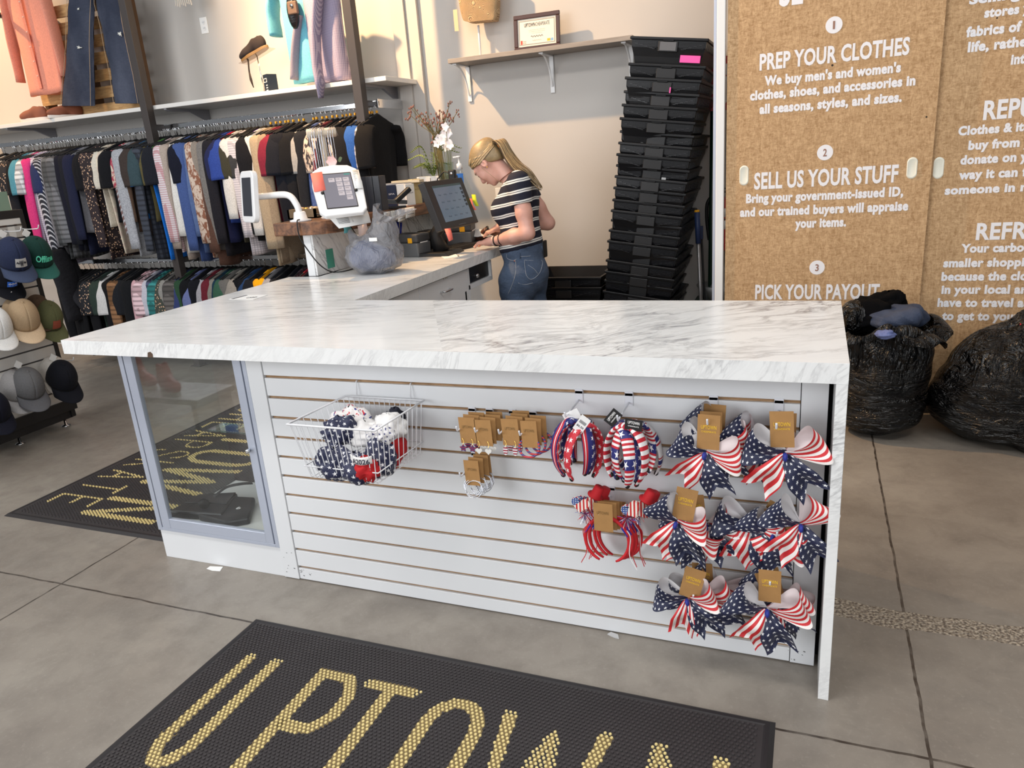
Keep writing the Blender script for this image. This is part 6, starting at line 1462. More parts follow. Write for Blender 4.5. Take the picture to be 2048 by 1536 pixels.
ar = thing('shelf_rack_arm', 'dark slanted bracket arm entering at the upper left wall', 'bracket', PY(20, 34, 2.8)); a_, b_ = PY(-30, 25, 2.55)-ar.location, PY(40, 38, 2.97)-ar.location
MB().tube([a_, b_], .022, 8).build('arm', POST, ar); MB().box((b_.x-.03, b_.z*0+.17, b_.z-.05), (b_.x+.03, .298, b_.z+.05)).build('wall_plate', POST, ar)
# wall outlets
def outlet(px, py, Y, label, dec=False):
    c = PY(px, py, Y); o = thing('wall_outlet', label, 'outlet', (c.x, Y, c.z)); MB().box((-.036, -.006, -.058), (.036, -.0005, .058)).build('plate', PAPER, o, bevel=.002)
    for s in (-1, 1):
        f = MB().lathe([(0, -.009), (.015, -.009), (.016, -.006)], (0, 0, .021*s), 'y', 20).build('socket', WHITEP, o)
        for dx in (-.006, .006): MB().box((dx-.001, -.0094, .021*s-.003), (dx+.001, -.0089, .021*s+.006)).build('slot', INK, f)
outlet(409, 51, WY, 'white double outlet on the wall above the long shelf'); outlet(1001, 392, WY, 'white outlet on the back wall behind the standing person')

# ================================================================ BACK WALL SHELF
a_, b_ = PY(895, 117, 2.85), PY(1258, 72, 2.85); zb2 = (a_.z+b_.z)/2
bs_ = thing('back_shelf', 'grey wood shelf on white brackets along the back wall', 'shelf', (a_.x, 2.85, zb2)); GW = NT('greige_wood', .55); g_ = GW.noise(GW.map(GW.co(), sc=(1, 8, 8)), 4, 5, .6); GW.col(GW.mix(GW.rng(g_, .3, .7), C(134, 124, 114), C(160, 150, 140)))
MB().box((0, 0, -.028), (b_.x-a_.x+.02, .248, 0)).build('board', GW.m, bs_, bevel=.002)
for px, py in ((936, 150), (1103, 130), (1262, 100)):
    x = PY(px, py, WY-.01).x-a_.x; br_ = MB()
    br_.box((x-.014, .238, -.26), (x+.014, .2485, -.028)).box((x-.014, .03, -.036), (x+.014, .248, -.028))
    br_.tube(bez([(x, .05, -.036), (x, .11, -.05), (x, .185, -.11), (x, .232, -.22)], 8), .007, 8, 0, True, .6); br_.build('bracket', WHITEP, bs_)
BSZ = zb2+.0006
ce = thing('framed_certificate', 'dark framed certificate standing on the grey back shelf', 'picture frame', (PY(1074, 90, 2.97).x, 2.98, BSZ), .04, None, (-.10, 0, .03))
fa, fb = PY(1028, 60, 2.97), PY(1119, 50, 2.97); fw = fb.x-fa.x; fh = (PY(1073, 17, 2.97)-PY(1073, 92, 2.97)).z; DWD = M('mahogany_frame', C(62, 34, 30), .35)
for a1, b1 in (((-fw/2, -.018, 0), (fw/2, 0, .026)), ((-fw/2, -.018, fh-.026), (fw/2, 0, fh)), ((-fw/2, -.0175, .026), (-fw/2+.026, -.0005, fh-.026)), ((fw/2-.026, -.0175, .026), (fw/2, -.0005, fh-.026))): MB().box(a1, b1).build('frame_bar', DWD, ce, bevel=.004)
cp_ = MB().box((-fw/2+.024, -.009, .024), (fw/2-.024, -.004, fh-.024)).build('certificate', M('cream_certificate', C(226, 220, 206), .7), ce)
GB = M('grey_border_print', C(150, 146, 140), .8)
iw, ih = fw/2-.034, fh-.070
for a1, b1 in (((-iw, -.0096, .036), (iw, -.009, .041)), ((-iw, -.0096, fh-.041), (iw, -.009, fh-.036)), ((-iw, -.0096, .041), (-iw+.005, -.009, fh-.041)), ((iw-.005, -.0096, .041), (iw, -.009, fh-.041))): MB().box(a1, b1).build('border_line', GB, cp_)
X_, Z_ = (1, 0, 0), (0, 0, 1)
text_part('print', 'UPTOWN', (-fw*.27, -.0098, fh*.66), X_, Z_, fw*.24, fh*.10, INK, cp_, .02); text_part('print', 'CHEAPSKATE', (-fw*.02, -.0098, fh*.66), X_, Z_, fw*.30, fh*.10, INK, cp_, 0)
for k, (s, w_) in enumerate((('certifies that the buyer named below', .36), ('has completed the required training', .34), ('in the buying of clothing', .22))): text_part('print', s, (-fw*w_/2, -.0098, fh*(.555-.045*k)), X_, Z_, fw*w_, fh*.018, GB, cp_, 0)
MB().tube(bez([(-fw*.13+fw*.26*k/14, -.0098, fh*(.385+.022*math.sin(k*2.1))) for k in range(15)], 3), .0012, 4).build('signature', INK, cp_); MB().tube(bez([(-fw*.10+fw*.2*k/12, -.0098, fh*(.27+.016*math.sin(k*2.6))) for k in range(13)], 3), .0006, 4).build('signature', GB, cp_)
MB().box((-fw*.36, -.0097, fh*.19), (-fw*.32, -.009, fh*.30)).build('red_mark', M('red_print', C(200, 70, 58), .7), cp_); text_part('print', 'GOLD', (-fw*.31, -.0098, fh*.25), X_, Z_, fw*.07, fh*.03, INK, cp_, 0); text_part('print', 'BUYER', (-fw*.31, -.0098, fh*.20), X_, Z_, fw*.07, fh*.03, INK, cp_, 0)
MB().box((fw*.22, -.0097, fh*.21), (fw*.29, -.009, fh*.28)).build('yellow_mark', M('yellow_print', C(214, 176, 60), .7), cp_); MB().box((fw*.29, -.0097, fh*.21), (fw*.355, -.009, fh*.28)).build('blue_mark', M('blue_print', C(130, 170, 206), .7), cp_)
# quilted bag on a stand
qb_ = thing('bag_stand', 'white bag stand rod on the back shelf', 'stand', (PY(961, 108, 3.0).x, 3.0, BSZ)); zt3 = (PY(958, 42, 3.0)-PY(961, 108, 3.0)).z
MB().tube([(0, 0, 0), (-.0, 0, zt3)], .007, 10).build('rod', WHITEP, qb_, True); MB().lathe([(.05, 0), (.05, .005), (0, .005)], (0, 0, 0), 'z', 20).build('foot', WHITEP, qb_)
q1, q2 = PY(919, 30, 2.97), PY(1001, 22, 2.97); bw_ = q2.x-q1.x; hb3 = thing('quilted_bag', 'beige quilted shoulder bag on the rod stand at the top edge', 'handbag', ((q1.x+q2.x)/2, 2.98, PY(958, 44, 2.97).z))
QM = NT('beige_quilt', .6); v = QM.xyz(QM.co()); vc = QM.voro(QM.map(QM.co(), sc=(1, .01, 1)), 14, 'Distance'); rg = QM.v('SINE', QM.v('MULTIPLY', vc, 95)); QM.col(QM.mix(QM.rng(rg, -1, -.4, 0, 1), C(126, 98, 66), C(182, 154, 116))); QM.bump(rg, .5, .006)
def bagf(u, v):
    a = 2*PI*v; ww = bw_/2*(.90+.12*u)*(1-.10*(1-u)**6); x = ww*math.copysign(abs(math.cos(a))**.4, math.cos(a)); y = .05*math.copysign(abs(math.sin(a))**.6, math.sin(a))*(1-.25*u)
    return Vector((x, y, .0+.24*u-.015*math.cos(a)*(1-u)+(.012*(abs(math.cos(a)))**3*(1-u))))
mb = MB().grid(bagf, 12, 36); mb.add([bagf(0, k/36) for k in range(36)], [tuple(range(36))[::-1]]); mb.add([bagf(1, k/36) for k in range(36)], [tuple(range(36))]); mb.build('quilted_body', QM.m, hb3, True)
MB().box((-.03, -.012, -.03), (.0, -.010, .10)).xf(Matrix.Translation((-bw_/2-.0, -.03, -.01))).build('hang_tag', M('tag_cream', C(206, 186, 150), .8), hb3); MB().sphere((bw_*.25, -.05, .20), .014, 10).build('clasp', M('dark_metal', C(60, 56, 52), .4, .6), hb3, True)
# ================================================================ STACK OF TOTES
TOT = M('black_tote_plastic', C(9, 9, 12), .36, bump=.04, spec=.35, bs=60)
def tote_parts(parent, W=.415, Dp=.56, Hh=.19):
    """hollow tapered tote hanging below its rim (rim top at z=0, left front corner at x=-W/2, y=0)"""
    t = .035; a, b = W/2, Dp
    def lp(i, z, ins=0): return [(-a+i+ins, i+ins, z), (a-i-ins, i+ins, z), (a-i-ins, b-i-ins, z), (-a+i+ins, b-i-ins, z)]
    rows = [lp(0, -.004), lp(.002, -.05), lp(t*.5, -.10), lp(t, -Hh), lp(t+.006, -Hh+.006), lp(.006, -.004)]
    vs = [p for r in rows for p in r]; fs = [(i*4+k, (i+1)*4+k, (i+1)*4+(k+1) % 4, i*4+(k+1) % 4) for i in range(5) for k in range(4)]+[(12, 13, 14, 15)[::-1], (16, 17, 18, 19)]
    rm = MB(); o = .010
    rm.box((-a-o, -o, -.016), (a+o, .006, 0)).box((-a-o, b-.006, -.016), (a+o, b+o, 0)).box((-a-o, .006, -.016), (-a+.006, b-.006, 0)).box((a-.006, .006, -.016), (a+o, b-.006, 0)); rm.build('rim', TOT, parent, bevel=.004)
    rb = MB()
    for k in range(5): rb.box((-a+.012, -.0035+.0004*k, -.026-.007*k), (-.065, .003, -.0235-.007*k)); rb.box((.065, -.0035+.0004*k, -.026-.007*k), (a-.012, .003, -.0235-.007*k))
    for s in (-1, 1):
        for k in range(8): x = s*(.08+.014*k); rb.box((x-.008, -.0035, -.062+.0035*k), (x+.008, .006, -.0585+.0035*k))
        for k in range(10): y = .06+.04*k; rb.box((s*(a+.0005), y, -.060), (s*(a-.006), y+.006, -.024))
    rb.mi = [1]*len(rb.f); rb.add(vs, [f[::-1] for f in fs], 0); rb.build('ribbed_body', [TOT, M('black_rib_plastic', C(20, 20, 24), .3)], parent)
    hr = MB().box((-.055, -.006, -.075), (.055, .004, -.020)); hr.build('handle_panel', M('black_panel_plastic', C(6, 6, 9), .45), parent, bevel=.004)
    MB().box((-.03, -.009, -.020), (.03, .002, -.010)).build('latch', TOT, parent, bevel=.002)
tt = thing('storage_tote', 'topmost black tote with a bright pink note on the leaning stack', 'tote', (0, 0, 0), 0, 'leaning stack of black totes')
tote_parts(tt)
rims = [(1262, 72), (1258, 125), (1252, 153), (1248, 180), (1245, 207), (1242, 234), (1240, 260), (1238, 283), (1235, 306), (1233, 328), (1231, 350), (1228, 373), (1226, 397), (1224, 418), (1222, 438), (1219, 458), (1217, 479), (1215, 498), (1213, 518), (1211, 540), (1209, 559), (1207, 580), (1206, 598)]
TH = math.radians(8.5)
place = []
for px, py in rims: q = PY(px, py, 2.50); place.append((q.x, q.z))
x, z = place[-1]
while z > .26: x -= .010; z -= .067; place.append((x, z))
for k, (x, z) in enumerate(place):
    th = TH if z > .5 else TH*max(0, (z-.1)/.4)
    loc = (x+.215*math.cos(th), 2.50+.012*math.sin(k*2.3), z-.215*math.sin(th)); rot = (0, th, .035*math.sin(k*1.7))
    if k == 0: tt.location, tt.rotation_euler = loc, rot; continue
    lab = {1: 'black tote second from the top of the leaning stack', 2: 'black tote with a small pink strip, third from the stack top', 9: 'black tote with a torn white label in the upper half of the stack'}.get(k, 'black plastic tote nested in the leaning stack beside the kraft doors')
    t_ = dup(tt, loc, rot, lab)
    if k == 2: MB().box((.045, -.0075, -.075), (.052, -.0068, -.045)).build('pink_strip', M('pink_note', C(236, 92, 172), .8), t_)
    if k == 9: MB().box((.06, -.0045, -.07), (.085, -.0038, -.052)).build('torn_label', M('torn_label', C(176, 176, 176), .9), t_)
MB().box((.075, -.0045, -.125), (.185, .012, -.088)).build('pink_note', M('pink_note', C(236, 92, 172), .8), tt)
MB().box((-.045, -.0075, -.068), (.045, -.0062, -.024)).build('hand_hole', M('grey_hand_hole', C(96, 98, 102), .7), tt, bevel=.006)
for k, zt_ in enumerate((.715, .65)):
    t_ = thing('storage_tote', '%s wide black tote low on the floor behind the standing person' % ('upper' if k == 0 else 'lower'), 'tote', (.28, 2.58, zt_), 0, 'wide black totes by the back wall')
    tote_parts(t_, .50, .46, .60 if k else .12)

# alcove: sign, extinguisher, poles, bucket ---------------------------
RED = M('safety_red', C(176, 22, 34), .35)
sg = thing('extinguisher_sign', 'red and white fire extinguisher arrow sign on the back wall', 'sign', (PY(1446, 160, WY).x, WY-.0005, PY(1440, 165, WY).z)); o_ = sg.location
zt_, zb_ = PY(1440, 113, WY).z-o_.z, PY(1440, 221, WY).z-o_.z; hwd = .085
MB().box((-hwd, -.004, zb_), (hwd, -.001, zt_)).build('panel', RED, sg); mid = zb_+.13
MB().prism([(-.055, zt_-.03), (0, zt_-.055), (.055, zt_-.03), (.055, mid), (.08, mid), (0, zb_+.015), (-.08, mid), (-.055, mid)], -.005, -.004, 'y').build('white_arrow', PAPER, sg)
text_part('lettering', 'FIRE', (-.05, -.0058, zt_-.115), X_, Z_, .10, .045, RED, sg, .03)
hh = (zt_-.125-zb_-.05)/12
for k, ch in enumerate('EXTINGUISHER'): text_part('lettering', ch, (-.010 if ch != 'I' else -.003, -.0058, zt_-.13-hh*(k+1)+.004), X_, Z_, .022 if ch != 'I' else .007, hh*.78, RED, sg, .03)
fe_ = thing('fire_extinguisher', 'red fire extinguisher with a black hose partly behind the white frame', 'fire extinguisher', (PY(1443, 450, 3.0).x, 3.0, 0)); zc = lambda py: PY(1437, py, 3.0).z
MB().lathe([(0, zc(502)), (.055, zc(500)), (.062, zc(495)), (.062, zc(412)), (.05, zc(404)), (.022, zc(398)), (.022, zc(394)), (0, zc(394))], (0, 0, 0), 'z', 28).build('cylinder', RED, fe_, True)
MB().lathe([(.0626, zc(457)), (.0626, zc(440))], (0, 0, 0), 'z', 28).build('label', PAPER, fe_, True); MB().lathe([(.0626, zc(433)), (.0626, zc(416))], (0, 0, 0), 'z', 28).build('label', PAPER, fe_, True)
MB().lathe([(.0632, zc(439)), (.0632, zc(436))], (0, 0, 0), 'z', 28).build('strap', BLK, fe_, True)
MB().cyl((0, 0, zc(396)), (0, 0, zc(386)), .014, 12).box((-.05, -.01, zc(386)), (.03, .01, zc(383))).box((-.055, -.008, zc(379)), (.03, .008, zc(376))).build('valve', BLK, fe_)
MB().tube(bez([(-.01, -.01, zc(388)), (-.05, -.02, zc(390)), (-.085, -.03, zc(405)), (-.088, -.03, zc(435)), (-.078, -.03, zc(465)), (-.072, -.03, zc(478))], 6), .011, 8).build('hose', BLK, fe_, True)
MB().box((-.02, .06, zc(430)), (.02, .099, zc(420))).build('wall_bracket', BLK, fe_)
def pole(name, label, cat, top, bot, Y, r, m, extra=None):
    a_ = PY(top[0], top[1], Y); b_ = PY(bot[0], bot[1], Y); d = (b_-a_); k = a_.z/(a_.z-b_.z); e = a_+d*k
    p = thing(name, label, cat, (e.x, e.y, 0)); MB().tube([Vector((0, 0, .004)), a_-e], r, 12).build('pole', m, p, True); return p, a_-e, (a_-e).normalized()
p, tp, u_ = pole('broom', 'silver pole with a blue and yellow grip leaning beside the totes', 'broom', (1394, 424), (1402, 600), 2.72, .012, M('silver_pole', C(140, 138, 138), .35, .7))
MB().tube([tp-u_*.19, tp], .017, 12).build('grip', M('navy_grip', C(34, 52, 92), .5), p, True); MB().tube([tp, tp+u_*.012], [.017, .014], 12).build('end_cap', YEL, p, True)
MB().box((-.12, -.03, 0), (.12, .03, .05)).build('head', BLK, p)
p, tp, u_ = pole('mop', 'green pole standing behind the totes below the extinguisher sign', 'mop', (1427, 222), (1422, 560), 2.93, .019, M('dark_green_pole', C(12, 44, 30), .4)); MB().box((-.10, -.05, 0), (.10, .05, .04)).build('head', BLK, p)
p, tp, u_ = pole('dust_pan', 'thin dark pole with a hook beside the silver pole', 'dust pan', (1402, 452), (1409, 600), 2.78, .007, BLK); MB().box((-.03, -.012, -.08), (.012, .012, .0)).xf(Matrix.Translation(tp)).build('hook', M('navy_grip', C(34, 52, 92)), p); MB().box((-.13, -.11, 0), (.13, .08, .02)).build('pan', BLK, p)
mbk = thing('mop_bucket', 'grey bucket on a green base in the alcove corner', 'bucket', (PY(1415, 590, 2.8).x+.06, 2.92, 0)); zz = PY(1425, 575, 2.8).z
MB().prism([(-.16, -.14), (.18, -.14), (.18, .14), (-.16, .14)], .03, zz-.1, 'z').build('base', M('dark_green_tub', C(22, 52, 40), .5), mbk, bevel=.01)
MB().lathe([(.10, zz-.1), (.13, zz-.03), (.145, zz), (.135, zz), (.06, zz-.02), (.03, zz+.03), (.028, zz+.09), (0, zz+.09)], (0, 0, 0), 'z', 28).build('wringer', M('grey_wringer', C(128, 130, 130), .5), mbk, True)

# ================================================================ BLACK BAGS OF CLOTHES
t = NT('black_bin_bag_film', .3); pz_ = t.co()
rdg = lambda n_: t.v('SUBTRACT', 1, t.v('MULTIPLY', t.v('ABSOLUTE', t.v('SUBTRACT', n_, .5)), 4), clamp=True)
w1 = rdg(t.noise(t.map(pz_, sc=(2.0, 2.0, 8)), 3.2, 4, .55, 1.3)); w2 = rdg(t.noise(t.map(pz_, sc=(6, 6, 1.6)), 2.4, 4, .55, 1.0))
zf = t.rng(t.xyz(pz_)[2], .28, .42)
t.col(C(5, 5, 6)); t.bump(t.mix(zf, w1, w2), .9, .03); t.b.inputs['Roughness'].default_value = .24; BIN = t.m
def wr(p, k, a): return a*(np.sin(p[:, 0]*31+k+2.1*np.sin(p[:, 2]*14))*np.sin(p[:, 1]*27+1.7*k)+.6*np.sin(p[:, 2]*52+3*np.sin(p[:, 0]*9+k)+2*np.sin(p[:, 1]*11)))
b1 = thing('bin_bag', 'open black plastic bag stuffed with clothes beside the counter end', 'trash bag', (2.115, 2.02, 0))
def fb1(p):
    q = p.copy(); b = smins([elli(q, (0, -.02, .16), (.225, .215, .165)), elli(q, (.005, 0, .36), (.225, .225, .22)), caps(q, (0, 0, .30), (.01, 0, .52), .20, .215)], .08)
    b = b+wr(q, .4, .006); b = np.maximum(b, q[:, 2]-(.555+.03*np.sin(q[:, 0]*17)+.02*np.sin(q[:, 1]*23))); inner = caps(q, (0, 0, .50), (.01, 0, .75), .18, .20)
    return np.maximum(np.maximum(b, -inner), -q[:, 2])
nets('bag_body', fb1, (-.32, -.32, -.01), (.32, .32, .64), .0135, BIN, b1)
def skirt(u, v):
    a = 2*PI*u; r = .205+.018*math.sin(a*5)+.012*math.sin(a*11+1); k = (.30+.70*max(0, math.cos(a+.35))**2)
    return Vector(((r+.10*v*k)*math.cos(a)+.008, (r+.07*v*k)*math.sin(a), .555+.03*math.sin(a*3)+.02*math.sin(a*7)-.055*v*v-.012*math.sin(a*13)*v+.012*v))
MB().grid(skirt, 72, 7).build('rolled_rim', BIN, b1, True, solid=.003)
MB().sphere((-.13, -.02, .60), .085, 18, 0, (.8, 1, 1)).build('bunched_film', BIN, b1, True)
def cloth_lump(name, label, cat, c, r, seed, m, group='clothes in the open black bag'):
    return lump(name, label, cat, c, r, seed, m, group, .32, seed*.7, 1, 1.8)
B1 = b1.location
cloth_lump('black_garment', 'black garment bunched at the top of the open black bag', 'clothing', B1+Vector((-.05, .03, .60)), (.13, .12, .085), 21, M('black_knit', C(7, 7, 9), .95, bump=.2, bs=120, spec=.1))
cloth_lump('black_garment', 'black top poking highest out of the open black bag', 'clothing', B1+Vector((.03, .10, .645)), (.09, .07, .06), 22, M('black_knit', C(7, 7, 9)))
DNM = denim('dark_blue_denim', C(44, 56, 80), .35)
dj2 = lambda p: smins([caps(p, (-.07, -.03, .0), (.09, .02, .015), .040, .055), caps(p, (.02, .05, .01), (.13, .05, -.01), .048, .045), caps(p, (-.04, -.08, -.01), (.08, -.06, .02), .035, .05)], .03)+.010*np.abs(np.sin(p[:, 0]*34+p[:, 1]*30+2*np.sin(p[:, 2]*40)))-.004
tag(nets('jeans', dj2, (-.2, -.2, -.12), (.26, .2, .16), .010, DNM, None, B1+Vector((.04, -.04, .60))), 'blue jeans bundled on top of the open black bag', 'jeans', 'clothes in the open black bag')
wl_ = lump('jeans_cuff', 'pale blue denim cuff poking through the side of the black bag', 'jeans', PY(1770, 668, 1.80), (.045, .04, .022), 24, denim('pale_denim', C(92, 106, 158), .3), 'clothes in the open black bag', .25, .3)
b2 = thing('bin_bag', 'tied black plastic bag slumped against the right kraft door', 'trash bag', (2.66, 2.0, 0))
def fb2(p):
    q = p; b = smins([elli(q, (0, 0, .20), (.325, .27, .215)), elli(q, (.02, .02, .34), (.25, .23, .22)), caps(q, (.04, .02, .40), (.08, .03, .575), .12, .035), caps(q, (.08, .03, .575), (.11, .03, .60), .03, .05), caps(q, (.10, -.20, .05), (.20, -.19, .035), .05, .02)], .09)
    a = np.arctan2(q[:, 1]-.03, q[:, 0]-.07); up_ = np.clip((q[:, 2]-.33)/.2, 0, 1)
    return np.maximum(b+wr(q, 2.2, .006)*(1-up_)+.010*up_*np.sin(a*15+3*np.sin(a*4)), -q[:, 2])
nets('bag_body', fb2, (-.42, -.36, -.01), (.46, .34, .70), .0145, BIN, b2)
MB().tube(bez([(.03, -.02, .575), (.08, -.035, .58), (.14, -.03, .57), (.17, -.045, .53)], 6), [.012]*19, 8, 0, True, .4).build('red_drawstring', M('red_drawstring', C(206, 30, 60), .5), b2, True)

# ================================================================ CAP STAND
gd = thing('slatwall_stand', 'black framed white slatwall stand of caps at the left', 'display stand', (-2.86, .0, 0)); GX = .11
FRB = M('black_frame', C(26, 25, 27), .5); mb = MB(); top_, slots = 1.352, []
zt_ = 1.352; y0_, y1_ = -1.6, 1.225; zprev = 1.352; zs2 = [1.315-.0762*1.0*k for k in range(15)]
for s_ in zs2: mb.box((GX-.016, y0_, s_+.0), (GX, y1_, zprev)); zprev = s_-.010
mb.box((GX-.016, y0_, .17), (GX, y1_, zprev)); mb.build('slat_board', M('white_slat', C(214, 212, 208), .4), gd, bevel=.001)
MB().box((GX-.05, y0_, .17), (GX-.012, y1_, 1.352)).build('groove_backing', M('grey_groove', C(84, 80, 80), .8), gd)
MB().box((GX-.26, y1_, .05), (GX+.004, y1_+.028, 1.40)).build('frame_post', FRB, gd, bevel=.002); MB().box((GX-.26, y0_, 1.352), (GX+.004, y1_, 1.40)).build('frame_top', FRB, gd, bevel=.002)
MB().box((GX-.30, y0_, .10), (GX+.02, y1_+.04, .17)).build('base_deck', FRB, gd, bevel=.003); MB().box((GX-.28, y0_, .045), (GX-.01, y1_+.01, .10)).build('base_box', FRB, gd)
for y in (1.18, .86, .3): MB().lathe([(.028, 0), (.028, .006), (.008, .012), (.008, .05), (0, .05)], (GX-.02, y, 0), 'z', 16).build('levelling_foot', CHROME, gd, True)
sh2 = thing('sign_holder', 'green tinted clear sign holder on top of the cap stand', 'sign holder', PX(4, 418, -2.75)); sh2.location.z = 1.4005
MB().box((-.003, -.30, 0), (.003, .055, .11)).build('clear_panel', M('green_glass_edge', C(120, 146, 130), .15), sh2, bevel=.001); MB().box((-.05, -.30, 0), (.0, .085, .006)).build('foot', glass('acrylic_foot', (.85, .88, .86, 1)), sh2)
ACR = glass('acrylic_plate', (.93, .93, .93, 1), 1.5)
CAPN = ['crown', 'brim', 'button']
def capthing(px, py, crownm, brimm, label, yaw=0, tilt=.62, sc=1.0, X=-2.64, patch=None, tagc=True):
    c = PX(px, py, X); h = thing('baseball_cap', label, 'cap', c, 0, 'baseball caps on the slatwall stand')
    R = Matrix.Rotation(yaw, 4, 'Z') @ Matrix.Rotation(tilt, 4, 'Y') @ Matrix.Scale(sc, 4)
    n = 36
    def cr_(u, v):
        a = 2*PI*v; ph = u*PI/2; sr = math.cos(ph)**.75; seam = 1-.012*abs(math.sin(a*3))**.25
        x, y = .098*sr*math.cos(a)*seam, .080*sr*math.sin(a)*seam
        if x > 0: x *= 1.0+.06*math.sin(ph*2)
        return Vector((x, y, -.035+.135*math.sin(ph)**.95))
    m = MB().grid(cr_, 12, n); m.xf(R); cb_ = m.build('crown', crownm, h, True, solid=.002)
    def br(u, v):
        a = (v-.5)*2.5; r0 = Vector((.097*math.cos(a), .079*math.sin(a), -.034)); ext = .088*max(0, math.cos(a*.80))**.6
        return Vector((r0.x+ext*u*math.cos(a*.35), r0.y*(1+.05*u), r0.z-.020*u*u*0-.012*u-.020*(2*v-1)**2*u))
    m = MB().grid(br, 8, 20); m.xf(R); m.build('brim', brimm, h, True, solid=.0025)
    m = MB().sphere((0, 0, .101), .008, 10, 0, (1, 1, .6)); m.xf(R); m.build('button', crownm, h, True)
    if patch: patch(h, R, cb_)
    if tagc:
        m = MB().box((-.004, -.018, -.02), (-.002, .022, .02)); m.xf(Matrix.Translation((-.015, -.015, .115*sc)) @ Matrix.Rotation(.9, 4, 'X')); m.build('price_tag', PAPER, h)
    return h
def capc(n, c): return heather(n, C(*c), .1, 320, .85)
def onfront(R, y, z, x=.094): return R @ Vector((x, y, z))
def patch_box(w_, h_, m, z=.03, txt=None, tm=None, bold=.03):
    def f(h, R, par):
        m_ = MB()
        def g(u, v):
            a = (u-.5)*w_/.088; zz_ = z+(v-.5)*h_; s = math.cos(math.asin(min(1, max(0, (zz_+.035)/.135)))**1.0)**.75
            return R @ Vector((.1*s*math.cos(a)*1.06+.002, .083*s*math.sin(a), zz_))
        if m: m_.grid(g, 8, 5); par = m_.build('patch', m, par, True)
        if txt:
            vs, fs = text_mesh(txt, bold); x0_ = min(v[0] for v in vs); x1_ = max(v[0] for v in vs); y0 = min(v[1] for v in vs); y1 = max(v[1] for v in vs)
            P_ = []
            for v in vs:
                p = g((v[0]-x0_)/(x1_-x0_)*.86+.07, (v[1]-y0)/(y1-y0)*.7+.15); q = g((v[0]-x0_)/(x1_-x0_)*.86+.07, (v[1]-y0)/(y1-y0)*.7+.15)
                P_.append(p+(R.to_3x3() @ Vector((1, 0, 0))).normalized()*.004)
            MB().add(P_, fs).build('lettering', tm, par)
    return f
NVY, GRN, TAN_, OLV = capc('navy_twill', (36, 44, 70)), capc('green_twill', (20, 54, 48)), capc('tan_twill', (172, 148, 118)), capc('olive_twill', (90, 92, 62))
GRN2, NV2 = capc('green_brim_twill', (44, 96, 88)), capc('slate_brim_twill', (58, 68, 92))
capthing(72, 508, GRN, GRN2, 'dark green cap lettered in mint on the top right hook', -.25, .55, 1.08, -2.60, patch_box(.12, .05, None, .03, 'Offline', M('mint_thread', C(92, 212, 176), .7)))
capthing(8, 548, capc('black_blue_twill', (22, 24, 34)), capc('black_blue_twill2', (22, 24, 34)), 'black cap with a blue oval patch under the navy cap', -.25, .7, 1.0, -2.66, patch_box(.06, .035, M('royal_blue_patch', C(40, 104, 206), .6), .01, '***', PAPER), False)
capthing(26, 512, NVY, NV2, 'navy cap with a grey animal patch at the upper left', -.3, .55, 1.1, -2.56, patch_box(.062, .045, M('grey_patch', C(176, 174, 172), .8), .02, '~w~', INK))
capthing(96, 632, OLV, OLV, 'olive cap with a rust red patch on the middle right hook', -.2, .75, 1.0, -2.63, patch_box(.055, .055, M('rust_patch', C(140, 66, 46), .8), .022), False)
capthing(76, 618, capc('dark_brown_twill', (84, 66, 52)), capc('dark_brown_twill2', (84, 66, 52)), 'dark brown cap half hidden between the tan and olive caps', -.4, .6, .9, -2.69, None, False)
capthing(46, 632, TAN_, capc('tan_brim', (200, 176, 146)), 'tan cap on the middle hook in front of another tan cap', -.35, .62, 1.06, -2.58)
capthing(34, 628, TAN_, TAN_, 'tan cap behind the front tan cap on the middle hook', -.55, .6, 1.0, -2.66, None, False)
capthing(-8, 648, capc('white_twill', (222, 222, 220)), capc('white_twill2', (222, 222, 220)), 'white cap cut by the left edge on the middle row', -.3, .62, 1.0, -2.60)
capthing(124, 752, capc('ink_navy_twill', (26, 28, 38)), capc('ink_navy_twill2', (26, 28, 38)), 'black navy cap on the bottom right hook', -.25, .7, 1.06, -2.60, None, True)
capthing(108, 742, capc('bone_twill', (200, 194, 186)), capc('bone_twill2', (200, 194, 186)), 'bone coloured cap behind the black navy cap', -.2, .7, 1.0, -2.68, None, False)
capthing(56, 768, capc('mid_grey_twill', (98, 98, 100)), capc('mid_grey_brim', (90, 90, 94)), 'mid grey cap on the bottom middle hook', -.3, .62, 1.06, -2.58)
capthing(32, 772, capc('pale_grey_twill', (146, 144, 144)), capc('pale_grey_twill2', (146, 144, 144)), 'pale grey cap behind the mid grey cap', -.5, .6, 1.04, -2.66, None, False)
capthing(-12, 815, capc('deep_navy_twill', (24, 26, 42)), capc('deep_navy_twill2', (24, 26, 42)), 'dark navy cap at the bottom left corner of the cap stand', -.3, .62, 1.0, -2.60, None, False)
